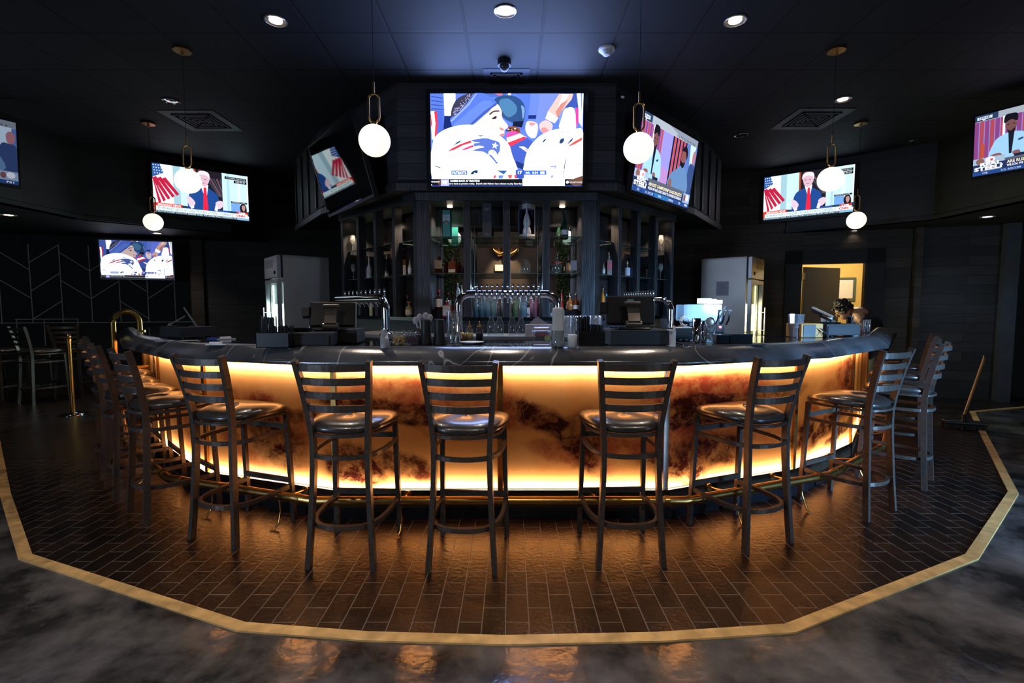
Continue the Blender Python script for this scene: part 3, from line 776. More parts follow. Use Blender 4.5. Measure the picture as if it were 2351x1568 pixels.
# ================================================================== STOOLS
def make_stool(label, group):
    t = thing('bar_stool', label, 'bar stool', group=group)
    hw = 0.166
    # posts: (x, y, z) for the right rear leg; rear = -Y
    post = [(0.172, -0.205, 0.0), (0.158, -0.190, 0.22), (0.146, -0.178, 0.45), (0.143, -0.172, 0.62), (0.148, -0.176, 0.72), (0.158, -0.193, 0.83), (0.172, -0.222, 0.97), (0.186, -0.255, 1.09)]
    def smooth_path(P, k=3):
        out = []
        for i in range(len(P) - 1):
            p0 = Vector(P[max(0, i - 1)]); p1 = Vector(P[i]); p2 = Vector(P[i + 1]); p3 = Vector(P[min(len(P) - 1, i + 2)])
            for q in range(k):
                s_ = q / k; out.append(0.5 * ((2 * p1) + (p2 - p0) * s_ + (2 * p0 - 5 * p1 + 4 * p2 - p3) * s_ * s_ + (3 * p1 - p0 - 3 * p2 + p3) * s_ ** 3))
        out.append(Vector(P[-1])); return out
    for sx in (-1, 1):
        mb = MB(); mb.tube([(sx * p.x, p.y, p.z) for p in smooth_path(post)], 0, M_frame, rect=(0.026, 0.034), up=(0, 1, 0)); mb.build('leg', t)
    for sx in (-1, 1):
        mb = MB(); mb.tube([(sx * 0.192, 0.205, 0), (sx * 0.180, 0.178, 0.70)], 0, M_frame, rect=(0.026, 0.026), up=(0, 1, 0)); mb.build('leg', t)
    def px_(z):
        for a, b_ in zip(post, post[1:]):
            if a[2] <= z <= b_[2]:
                k = (z - a[2]) / (b_[2] - a[2]); return a[0] + (b_[0] - a[0]) * k, a[1] + (b_[1] - a[1]) * k
    for z in (0.845, 0.915, 0.985, 1.055):
        x, y = px_(z); pts = []
        for k in range(11):
            u = -1 + 2 * k / 10; pts.append((x * u, y - 0.002 - 0.042 * (1 - u * u), z))
        mb = MB(); mb.tube(pts, 0, M_frame, rect=(0.008, 0.036)); mb.build('back_slat', t)
    # seat: rounded trapezoid cushion
    mb = MB(); n = 40; out = []
    for k in range(n):
        a = 2 * PI * k / n; c, s_ = math.cos(a), math.sin(a); e = 0.62 if s_ < 0 else 0.5
        x = math.copysign(abs(c) ** e, c); y = math.copysign(abs(s_) ** e, s_)
        wx = 0.218 + 0.012 * y if y > 0 else 0.218 + 0.045 * y
        out.append((x * wx, y * 0.208 + 0.005))
    rings = [(0.93, .716), (0.985, .722), (1.0, .735), (0.985, .748), (0.93, .760), (0.8, .771), (0.6, .778), (0.35, .781), (0.02, .782)]
    vs = []; fs = []
    for sc_, z in rings: vs += [(x * sc_, y * sc_, z - 0.010 * (abs(y) / .2) ** 3 * (1 if sc_ < .99 else .5)) for x, y in out]
    for r_ in range(len(rings) - 1):
        for i in range(n):
            j = (i + 1) % n; fs.append((r_ * n + i, r_ * n + j, (r_ + 1) * n + j, (r_ + 1) * n + i))
    mb.add(vs, fs, M_vinyl, True); mb.add(vs[:n], [list(range(n))[::-1]], M_blackpl); mb.build('seat', t)
    # hoops
    def hoop(z, name, th=0.018, bulge=0.0, ht=.022):
        pts = [(-0.183, 0.185, z), (-0.190, 0.06, z), (-0.178, -0.08, z), (-0.135, -0.170 - bulge, z), (-0.07, -0.205 - bulge, z), (0, -0.214 - bulge, z)]
        pts = pts + [(-x, y, z_) for x, y, z_ in pts[-2::-1]]
        mb = MB(); mb.tube(smooth_path(pts), 0, M_frame, rect=(th, ht)); mb.build(name, t)
    hoop(0.700, 'seat_rail', .02, ht=.014); hoop(0.59, 'upper_hoop'); hoop(0.225, 'foot_hoop', .022, ht=.024, bulge=.0)
    for z, nm in ((0.61, 'stretcher'), (0.265, 'stretcher')):
        mb = MB(); x = 0.185; mb.box((-x, 0.178, z - .015), (x, 0.196, z + .015), M_frame); mb.build(nm, t)
    return t


STOOLS = [  # centre between legs x, y, yaw, label
    (-0.240, 2.590, -5, 'middle stool of the front row, overlapping the seam between the two central panels'),
    (-0.872, 2.620, -3, 'black ladder-back stool with blue sheen on its seat, under the jars and tall black cups'),
    (0.608, 2.640, 3, 'black ladder-back stool before the light-catching brass seam strip, under the blue-grey cash drawer'),
    (1.365, 2.830, 22, 'ladder-back stool facing the dark wave panel, fourth from centre, under the cocktail shakers'),
    (2.290, 3.240, 29, 'ladder-back stool with pale blue-lit legs at the right bend of the bar'),
    (3.030, 3.760, 43, 'stool with orange-lit back post and blue-lit rear legs beside the push broom'),
    (3.560, 4.440, 47, 'stool half hidden behind the orange-lit stool near the broom'),
    (4.080, 5.080, 50, 'farthest stool on the broom side, only its seat showing between other stools'),
    (-1.640, 2.880, -20, 'ladder-back stool at the left bend of the bar with warm-lit seat'),
    (-2.270, 3.180, -38, 'nearest stool of the tightly lined row along the left side of the bar'),
    (-2.745, 3.560, -43, 'second stool from the front in the tight row on the left side'),
    (-3.170, 3.960, -45, 'third stool from the front in the tight row on the left side'),
    (-3.560, 4.420, -47, 'last stool of the tight left row, nearest the brass rope post'),
]
st0 = None
for i, (x, y, a, lb) in enumerate(STOOLS):
    g = 'ladder-back bar stools around the bar'
    if st0 is None:
        st0 = make_stool(lb, g); st0.location = (x, y, 0); st0.rotation_euler = (0, 0, R(a))
    else: dup(st0, (x, y, 0), R(a), lb, g)
for (px, py, a, lb) in ((70, 930, -20, 'dark stool by the chevron wall with its ladder back fully visible'), (152, 915, 12, 'dark stool by the chevron wall close to the brass rope post'), (-22, 926, 0, 'dark stool cut off by the left edge of the picture')):
    p = atz(px, py, 0); dup(st0, (p.x, p.y + .2, 0), R(a), lb, 'stools by the chevron wall')
# brass rope post
p = atz(169, 952, 0)
t = thing('rope_stanchion', 'slim brass rope post on a round base beside the row of stools', 'stanchion', (p.x, p.y, 0))
mb = MB(); mb.lathe([(.15, 0), (.15, .012), (.12, .022), (.03, .03), (.027, .034)], M_chrome, 32); mb.build('base', t)
mb = MB(); mb.cyl((0, 0, .03), (0, 0, .93), .024, M_brass); mb.build('post', t)
mb = MB(); mb.cyl((0, 0, .93), (0, 0, .96), .03, M_brass); mb.sphere((0, 0, .985), .03, M_brass, n=14, m=8); mb.build('finial', t)
# push broom
hp = atz(2213, 948, 0.05); tp = aty(2260, 822, 5.9)
base = atz(2212, 985, 0)
t = thing('push_broom', 'push broom with wooden handle and black head standing on the floor', 'broom', (base.x, base.y, 0))
mb = MB(); top_ = Vector(aty(2260, 822, base.y + .15)) - Vector((base.x, base.y, 0)); mb.cyl((0, 0.02, .09), top_, .0135, pm('broom_handle', (.30, .17, .09), .5)); mb.build('handle', t)
mb = MB(); mb.cyl(top_, top_ + Vector((.004, 0, .03)), .016, M_blackpl); mb.build('grip_cap', t)
mb = MB(); mb.box((-.26, -.045, .055), (.26, .045, .095), M_blackpl, ch=.012, M=Matrix.Rotation(R(-18), 4, 'Z') @ Matrix.Diagonal((.75, 1, 1, 1))); mb.cyl((0, .0, .08), (0.01, .02, .16), .022, M_blackpl); mb.build('head', t)
mb = MB()
for k in range(60):
    x = -.19 + .38 * k / 59
    for y in (-.03, 0, .03):
        v_ = Matrix.Rotation(R(-18), 4, 'Z') @ Vector((x, y, .06)); e_ = Matrix.Rotation(R(-18), 4, 'Z') @ Vector((x + random.uniform(-.012, .012), y * 1.5, .002)); mb.cyl(v_, e_, .004, M_blackpl, n=4)
mb.build('bristles', t)['kind'] = 'stuff'

# ================================================================== ISLAND: TOWER + BACK BAR
XI = -0.055
c45 = math.sqrt(.5)
UP = [(XI - 2.30 - .9, 7.45), (XI - 2.30, 6.15), (XI - 1.08, 4.93), (XI + 1.08, 4.93), (XI + 2.30, 6.15), (XI + 3.2, 7.45)]
mb = MB()
Mtow = planks_mat('tower_planks', (0.030, 0.032, 0.038), (0.060, 0.062, 0.070), (0.004, 0.004, 0.005), axis='UV', rh=0.125, bw=1.1)
for i in range(len(UP) - 1):
    a, b_ = Vector(UP[i]), Vector(UP[i + 1]); L = (b_ - a).length
    vs = [(a.x, a.y, ZL), (b_.x, b_.y, ZL), (b_.x, b_.y, ZH), (a.x, a.y, ZH)]
    mb.add(vs, [(0, 1, 2, 3)], Mtow, uvs=[(0, 0), (L, 0), (L, ZH - ZL), (0, ZH - ZL)])
mb.add([(x, y, ZL) for x, y in UP], [list(range(6))[::-1]], M_black)
struct(mb.build('wall_tower'))
mb = MB()   # cornice boards round the foot of the tower, frame boards round the big picture
sweep_profile(mb, UP, [(0.0, ZL - .02), (0.03, ZL - .02), (0.035, ZL + .05), (0.02, ZL + .07), (0, ZL + .09)], M_wood, smooth=False)
for k in (1, 4):
    a, b_ = Vector(UP[k if k == 4 else 0]), Vector(UP[5 if k == 4 else 1]); L = (b_ - a).length; T = Matrix.Translation((a.x, a.y, 0)) @ Matrix.Rotation(math.atan2((b_ - a).y, (b_ - a).x), 4, 'Z')
    for x in (.02, .42, .82, 1.25): mb.box((x, -.02, ZL + .1), (x + .05, 0, ZH - .05), M_wood, M=T)
struct(mb.build('trim_6'))

bb = thing('back_bar', 'black stained wooden back bar with mirrors and glass shelves under the big screen', 'cabinet', (0, 0, 0))
XL, XR, YF, YM = XI - 0.915, XI + 0.91, 5.05, 5.55
ZT = 2.44; ZC = 1.25
BL = [(XL - .87, YF + .87), (XL, YF), (XR, YF), (XR + .87, YF + .87)]
# posts
mb = MB()
def post(mb, x0, x1, M=None, d=.10, z0=ZC, z1=ZT): mb.box((x0, 0, z0), (x1, d, z1), M_wood, M=M, ch=.004)
T0 = Matrix.Translation((0, YF, 0))
fx = [((960, 989)), ((1066, 1081)), ((1155, 1171)), ((1245, 1261)), ((1335, 1364))]
for a, b_ in fx:
    mb = MB(); post(mb, xat(a, YF), xat(b_, YF), T0); mb.build('post', bb)
TR = Matrix.Translation((XR, YF, 0)) @ Matrix.Rotation(R(45), 4, 'Z'); TL = Matrix.Translation((XL, YF, 0)) @ Matrix.Rotation(R(135), 4, 'Z') @ Matrix.Diagonal((1, -1, 1, 1))
SB = [(0, .085), (.44, .50), (.84, .90), (1.25, 1.31), (1.66, 1.72)]
for T in (TR, TL):
    for a, b_ in SB: mb = MB(); post(mb, a, b_, T); mb.build('post', bb)
# header, body, counter, plinth
L3 = [(BL[0][0] - .35, BL[0][1] + .35), BL[1], BL[2], (BL[3][0] + .35, BL[3][1] + .35)]
mb = MB(); sweep_profile(mb, L3, [(.0, ZT), (.02, ZT), (.03, ZL), (-.3, ZL), (-.3, ZT)], M_wood, smooth=False); mb.build('header', bb)
mb = MB(); sweep_profile(mb, L3, [(.0, 0), (.0, ZC - .035), (-.55, ZC - .035), (-.55, 0)], M_wood, smooth=False)
for T in (T0,):
    for k in range(5): mb.box((XL + .03 + k * .365, -.018, .12), (XL + .03 + k * .365 + .34, 0, ZC - .08), M_wood, M=T, ch=.004)
mb.build('base_cabinet', bb)
mb = MB(); sweep_profile(mb, L3, [(.03, ZC - .035), (.035, ZC), (-.6, ZC), (-.6, ZC - .035)], M_tile, smooth=False); mb.build('counter', bb)
# mirrors: between the posts, at the back
ym = YM - YF
mb = MB(); mb.box((XL, ym + .01, ZC), (XR, ym + .04, ZL), M_black, M=T0); mb.build('back_board', bb)
M_dark = pm('dark_glass_back', (0.03, 0.022, 0.02), 0.16, var=.4, scale=4)
mb = MB(); mb.box((XL + .05, ym, ZC), (XR - .05, ym + .005, ZT - .16), M_mirror, M=T0); mb.build('mirror', bb)
mb = MB(); mb.box((XL, ym - .03, ZT - .18), (XR, ym + .01, ZT), M_wood, M=T0); mb.build('valance', bb)
for T in (TR, TL):
    mb = MB(); mb.box((.25, .46, ZC), (1.75, .5, ZL), M_dark, M=T); mb.build('back_board', bb)
    mb = MB(); mb.box((1.68, .1, ZC), (1.71, .46, ZT), M_wood, M=T); mb.build('end_panel', bb)
# side cheeks of the front bay and chrome shelf standards
for a in (xat(989, YF), xat(1335, YF)):
    mb = MB(); s_ = 1 if a > 0 else -1; mb.box((a, .1, ZC), (a + s_ * .03, ym, ZT), M_wood, M=T0); mb.build('cheek', bb)
mb = MB()
for px in (995, 1001, 1090, 1079): mb.box((xat(px, YF + .3) - .004, .3, ZC), (xat(px, YF + .3) + .004, .31, ZT), M_chrome, M=T0)
for px in (1325, 1240): mb.box((xat(px, YF + .3) - .003, .3, ZC), (xat(px, YF + .3) + .003, .31, ZT), M_chrome, M=T0)
for T in (TR, TL):
    for x in (.14, .52): mb.box((x, .05, ZC), (x + .008, .06, ZT), M_chrome, M=T)
mb.build('shelf_standard', bb)
Z1, Z2 = aty(1160, 627, YF + .05).z, aty(1160, 543, YF + .05).z
for z in (Z1, Z2):
    for a, b_ in ((991, 1064), (1083, 1154), (1173, 1243), (1263, 1333)):
        mb = MB(); mb.box((xat(a, YF), .04, z - .008), (xat(b_, YF), ym - .02, z), M_shelf, M=T0); mb.build('glass_shelf', bb)
for T in (TR, TL):
    for (a, b_) in ((.09, .44), (.50, .84), (.90, 1.25), (1.31, 1.66)):
        for z in (Z1, Z2 - .02):
            mb = MB(); mb.box((a, .06, z - .008), (b_, .44, z), M_shelf, M=T); mb.build('glass_shelf', bb)
# puck lights in the header
for px in (1034, 1205, 1290):
    x = xat(px, YF + .2); mb = MB(); mb.lathe([(.03, 0), (.03, .01), (.022, .012)], emat('puck_lamp', (1, .75, .55), 6), 16, Matrix.Translation((x, YF + .25, ZT - .014))); mb.build('puck_light', bb)
    light('puck', 'SPOT', (x, YF + .25, ZT - .02), 22, (1, .74, .54), size=.02, spot=R(125))
for T, nm in ((TR, 1), (TL, 0)):
    for x in (.26, 1.48):
        p = T @ Vector((x, .17, ZT - .02)); light('puck', 'SPOT', p, 34, (1, .68, .42) if nm else (1, .75, .5), size=.02, spot=R(110))
        mb = MB(); mb.lathe([(.03, 0), (.03, .01)], emat('puck_lamp', (1, .75, .55), 6), 12, Matrix.Translation((p.x, p.y, ZT - .012))); mb.build('puck_light', bb)


# ================================================================== SCREENS
M_scr = vcol_emit('screen_picture', 1.0)
WT = (2.6, 2.75, 3.0); BLU = (.10, .20, .85); NAV = (.02, .035, .16); RED = (1.1, .05, .09); BLK = (.008, .009, .012)


def pic_football(p):
    def q(x, y): return ((x - 115) / 2095, (y - 100) / 1262)
    def P(L, c): p.poly([q(*a) for a in L][::-1], c)
    def B(L, c): p.blob([q(*a) for a in L][::-1], c)
    def Rr(x0, y0, x1, y1, c): a = q(x0, y0); b = q(x1, y1); p.rect(a[0], a[1], b[0], b[1], c)
    p.rect(0, 0, 1, 1, (.16, .30, 1.3))
    P([(115, 100), (300, 100), (310, 330), (115, 330)], (.14, .27, 1.0)); P([(120, 330), (290, 330), (300, 600), (180, 720), (150, 500)], (.10, .20, .9))
    for k in range(4): P([(130, 130 + 55 * k), (290, 160 + 50 * k), (290, 170 + 50 * k), (130, 145 + 55 * k)], (.05, .10, .45))
    P([(120, 340), (170, 335), (185, 500), (165, 720), (130, 720)], WT); P([(165, 340), (205, 340), (215, 520), (190, 700), (165, 720), (180, 500)], RED); P([(115, 380), (125, 380), (135, 520), (118, 560)], RED)
    P([(300, 100), (460, 100), (455, 400), (310, 400)], WT); P([(305, 400), (455, 400), (430, 560), (290, 620)], (.01, .03, .20))
    P([(850, 95), (1160, 95), (1150, 140), (880, 150)], (.10, .20, .8)); B([(1000, 92), (1100, 92), (1090, 125), (1040, 122)], (.95, .25, .35))
    P([(1290, 100), (1490, 100), (1480, 330), (1440, 560), (1350, 600), (1400, 300)], (.13, .26, 1.05)); P([(1180, 95), (1220, 95), (1215, 140), (1185, 140)], WT)
    P([(1490, 100), (1620, 100), (1560, 480), (1450, 470)], (.20, .34, 1.2)); P([(1460, 390), (1570, 390), (1560, 440), (1455, 440)], (.02, .04, .3))
    P([(1620, 100), (1880, 100), (1700, 420), (1600, 620), (1560, 480)], (.26, .38, 1.5)); P([(1950, 100), (2110, 100), (2140, 290), (1990, 300), (1920, 240)], (.06, .13, .6))
    P([(1870, 300), (2100, 290), (2110, 575), (1890, 575)], (.30, .42, 1.7)); B([(1960, 310), (2080, 305), (2110, 570), (1890, 570), (1920, 420)], WT)
    P([(2100, 290), (2140, 290), (2145, 480), (2115, 570)], (1.1, .08, .5)); P([(2120, 100), (2210, 100), (2200, 560), (2150, 480), (2145, 290)], WT); P([(2170, 100), (2195, 100), (2190, 400), (2180, 300)], (.3, .45, 1.6))
    # arm
    P([(1880, 105), (2070, 105), (2050, 180), (1840, 420), (1720, 350)], (1.3, .75, .68)); P([(1920, 110), (2010, 110), (1900, 330), (1850, 330)], (1.6, 1.2, 1.15)); P([(1830, 350), (1900, 240), (2000, 180), (1860, 430)], (.9, .35, .3))
    P([(1730, 340), (1870, 430), (1820, 500), (1690, 440)], WT); B([(1610, 520), (1700, 460), (1790, 520), (1760, 620), (1650, 630)], (1.3, .8, .8)); B([(1640, 570), (1700, 560), (1740, 620), (1650, 630)], (1.0, .4, .45))
    B([(1440, 480), (1560, 490), (1590, 560), (1560, 690), (1480, 690), (1420, 600)], (1.5, 1.25, 1.3)); B([(1470, 490), (1560, 500), (1500, 540)], (1.1, .4, .5))
    # beanie of second head
    B([(990, 190), (1080, 135), (1210, 125), (1320, 160), (1400, 250), (1415, 360), (1380, 490), (1260, 500), (1120, 430), (1060, 320)], (.035, .11, .33))
    B([(1060, 200), (1180, 170), (1290, 260), (1290, 360), (1180, 420), (1090, 320)], (.10, .30, .60)); B([(1360, 260), (1405, 300), (1400, 400), (1380, 440), (1370, 340)], (.3, .5, .9)); P([(1250, 480), (1395, 470), (1370, 560), (1240, 540)], (.008, .015, .06))
    P([(1180, 545), (1260, 540), (1340, 570), (1350, 640), (1180, 610)], (.35, .10, .06)); 
    for k in range(7): B([(1150 + 22 * k, 600 - 12 * (k % 3)), (1165 + 22 * k, 585 - 12 * (k % 3)), (1180 + 22 * k, 600 - 12 * (k % 3)), (1165 + 22 * k, 612 - 12 * (k % 3))], (1.6, .9, .6) if k % 2 else (.05, .03, .03))
    # shoulder stripes
    P([(1160, 640), (1260, 600), (1340, 640), (1180, 720), (1150, 690)], (1.2, .10, .55)); P([(1160, 700), (1340, 640), (1430, 690), (1170, 780)], WT); P([(1160, 770), (1400, 680), (1440, 700), (1220, 820)], (1.1, .06, .13))
    P([(1210, 820), (1440, 700), (1530, 760), (1480, 900), (1400, 1110), (1260, 1010)], (.08, .16, .75)); P([(1330, 820), (1400, 820), (1475, 870), (1455, 905)], WT); P([(1360, 830), (1475, 870), (1465, 885)], (1.1, .08, .4))
    P([(1280, 1010), (1400, 1060), (1395, 1140), (1300, 1100)], (.02, .05, .28))
    # face
    B([(690, 520), (900, 360), (1020, 240), (1090, 330), (1100, 430), (1180, 540), (1130, 600), (1130, 660), (1070, 690), (900, 720), (760, 640)], (1.35, 1.0, .98))
    B([(925, 375), (980, 335), (1055, 330), (1055, 345), (985, 352), (935, 390)], (.10, .05, .06)); B([(955, 440), (1010, 405), (1025, 425), (1000, 445)], (.12, .06, .08)); B([(985, 425), (1005, 412), (1012, 432), (995, 442)], (.01, .02, .1))
    B([(1065, 560), (1120, 580), (1110, 600), (1075, 590)], (1.0, .35, .3)); B([(1060, 660), (1130, 640), (1125, 665), (1075, 690)], (.9, .3, .35)); B([(1150, 600), (1200, 590), (1250, 600), (1170, 612)], (.06, .03, .03))
    # hair and headband
    B([(400, 430), (410, 300), (480, 180), (600, 115), (700, 100), (620, 230), (470, 390)], (.06, .06, .12))
    for k in range(60):
        x, y = 420 + random.random() * 240, 0; y = 400 - (x - 420) * 1.1 + random.uniform(-70, 30)
        P([(x, y), (x + 14, y + 4), (x + 10, y + 16), (x - 2, y + 12)], (.45, .45, .8))
    B([(390, 440), (480, 380), (620, 250), (720, 110), (800, 92), (900, 130), (1030, 240), (950, 310), (820, 430), (690, 530), (560, 540), (430, 560), (400, 510)], (.13, .26, 1.0))
    B([(420, 540), (560, 420), (700, 300), (860, 200), (980, 250), (820, 420), (690, 520), (560, 530)], (.18, .33, 1.2)); P([(690, 525), (880, 365), (1030, 245), (1020, 230), (860, 340), (660, 515)], (.07, .14, .6)); P([(395, 470), (640, 240), (740, 105), (755, 110), (655, 255), (405, 490)], (.45, .60, 1.8))
    # helmet left
    B([(130, 1270), (140, 800), (220, 650), (400, 560), (640, 525), (860, 570), (1060, 670), (1190, 800), (1240, 950), (1300, 1100), (1320, 1200), (1290, 1270), (700, 1280)], WT)
    P([(345, 890), (400, 850), (520, 790), (665, 738), (680, 768), (560, 805), (430, 870)], RED); P([(510, 880), (600, 835), (700, 797), (712, 822), (610, 862)], (1.1, .07, .30)); P([(405, 830), (480, 760), (540, 732), (520, 765), (450, 800)], (.02, .10, .22)); P([(745, 672), (870, 670), (800, 685)], (.03, .06, .18))
    B([(680, 735), (860, 708), (960, 730), (1060, 770), (1065, 880), (1040, 930), (1030, 1060), (980, 1010), (900, 930), (820, 890), (700, 880), (760, 850), (850, 830), (780, 810), (720, 820), (710, 780), (790, 770), (720, 760)], (.14, .24, .85))
    st_ = []
    for k in range(10):
        a = -PI / 2 + k * PI / 5 + .2; r_ = 50 if k % 2 == 0 else 20; st_.append((1000 + r_ * math.cos(a), 810 + r_ * math.sin(a)))
    P(st_, WT); B([(920, 880), (980, 870), (1030, 930), (1030, 1030), (1000, 1000), (950, 940), (910, 930)], (2.2, 2.3, 2.8)); P([(960, 895), (985, 890), (980, 910)], (.15, .2, .6))
    P([(155, 1060), (180, 1085), (245, 1105), (240, 1118), (175, 1095)], (.03, .08, .2))
    # helmet right
    B([(1400, 1270), (1400, 1080), (1440, 900), (1530, 760), (1680, 640), (1900, 578), (2100, 580), (2215, 640), (2215, 1275), (1800, 1290)], WT)
    P([(1645, 785), (1670, 730), (1710, 708), (1690, 745)], (.02, .07, .2)); B([(1885, 780), (1900, 725), (1950, 712), (1935, 770)], (.03, .08, .25)); P([(1980, 805), (2030, 740), (2080, 690), (2060, 745)], (.02, .08, .22)); P([(1990, 832), (2080, 760), (2200, 695), (2195, 735), (2100, 790)], (1.0, .12, .10)); P([(1950, 1130), (1968, 995), (1977, 995), (1962, 1135)], (.02, .04, .2)); P([(1850, 612), (2040, 628), (2040, 634), (1850, 618)], (.2, .2, .4)); P([(1945, 1150), (1955, 1150), (1950, 1250), (1942, 1250)], (.05, .1, .4))
    P([(2160, 1050), (2195, 1070), (2195, 1078), (2160, 1060)], (.1, .2, .5))
    # score strip
    Rr(395, 1152, 615, 1212, (.08, .22, .95)); p.text('PATRIOTS', *q(410, 1163), *q(600, 1202), WT, .02)
    B([(660, 1200), (700, 1155), (760, 1150), (750, 1190), (715, 1180), (700, 1202)], (.01, .05, .15)); p.text('CAR', *q(800, 1160), *q(885, 1190), (.45, .6, 1.4))
    P([(1010, 1150), (1170, 1150), (1120, 1205), (1050, 1165)], (.05, .15, .55)); p.text('NE', *q(1205, 1162), *q(1258, 1190), (.4, .55, 1.4)); Rr(1285, 1140, 1400, 1260, (.05, .13, .65)); p.text('17', *q(1315, 1158), *q(1372, 1202), WT, .03)
    Rr(1400, 1150, 1708, 1210, (.07, .20, .95)); p.text('4th', *q(1420, 1165), *q(1478, 1196), WT); p.text('0:54', *q(1515, 1165), *q(1592, 1196), WT); Rr(1625, 1165, 1683, 1197, WT)
    p.text('4th Down', *q(1745, 1165), *q(1915, 1197), (.35, .4, 1.0)); P([(1760, 1085), (1850, 1080), (1845, 1110), (1815, 1145), (1825, 1105), (1760, 1110)], (.5, .55, 1.5)); P([(1780, 1215), (1805, 1215), (1795, 1250), (1768, 1250)], (.3, .4, 1.2))
    P([(985, 1215), (1020, 1215), (1000, 1262), (975, 1262)], (1.1, .1, .25)); P([(1045, 1215), (1120, 1215), (1100, 1262), (1050, 1262)], (.2, .35, 1.2)); P([(1175, 1212), (1240, 1212), (1220, 1262), (1190, 1262)], (1.1, .12, .12)); P([(1265, 1212), (1300, 1212), (1295, 1262), (1270, 1262)], (1.0, .1, .2))
    for xx, yy in ((225, 1145), (2020, 1015)): 
        p.text('NFL', *q(xx, yy), *q(xx + 70, yy + 40), (.9, .9, 1.9))
    # ticker
    Rr(115, 1268, 2215, 1362, BLK); B([(200, 1300), (250, 1280), (250, 1355), (215, 1345)], (.16, .07, .04)); Rr(250, 1275, 362, 1362, (.7, .72, 2.0)); p.text('ny', *q(275, 1292), *q(340, 1340), WT, .04)
    p.text('HEADLINES', *q(118, 1298), *q(230, 1315), WT); P([(116, 1340), (130, 1349), (116, 1358)], WT)
    p.text('NABERS BACK AT PRACTICE', *q(382, 1282), *q(785, 1308), WT, .02); p.text('nd is back at practice today.  Daboll adds Nabers has a chance to play Saturday', *q(365, 1320), *q(1370, 1350), (1.6, 1.7, 1.9), .01)
    Rr(1380, 1262, 1965, 1362, WT); p.text('HERE WE GO', *q(1500, 1288), *q(1785, 1316), (1.0, .95, 1.6)); p.ell(*q(1440, 1310), .016, .022, (1.0, 1.0, 2.0))
    Rr(1965, 1270, 2215, 1362, BLK); B([(2050, 1340), (2010, 1290), (2060, 1275), (2210, 1230), (2212, 1330), (2130, 1362)], (.22, .10, .06)); p.ell(*q(2000, 1312), .009, .016, (1.6, 1.8, 2.4)); p.text('NFLNETWORK', *q(2030, 1303), *q(2208, 1325), (1.3, 1.3, 1.6))


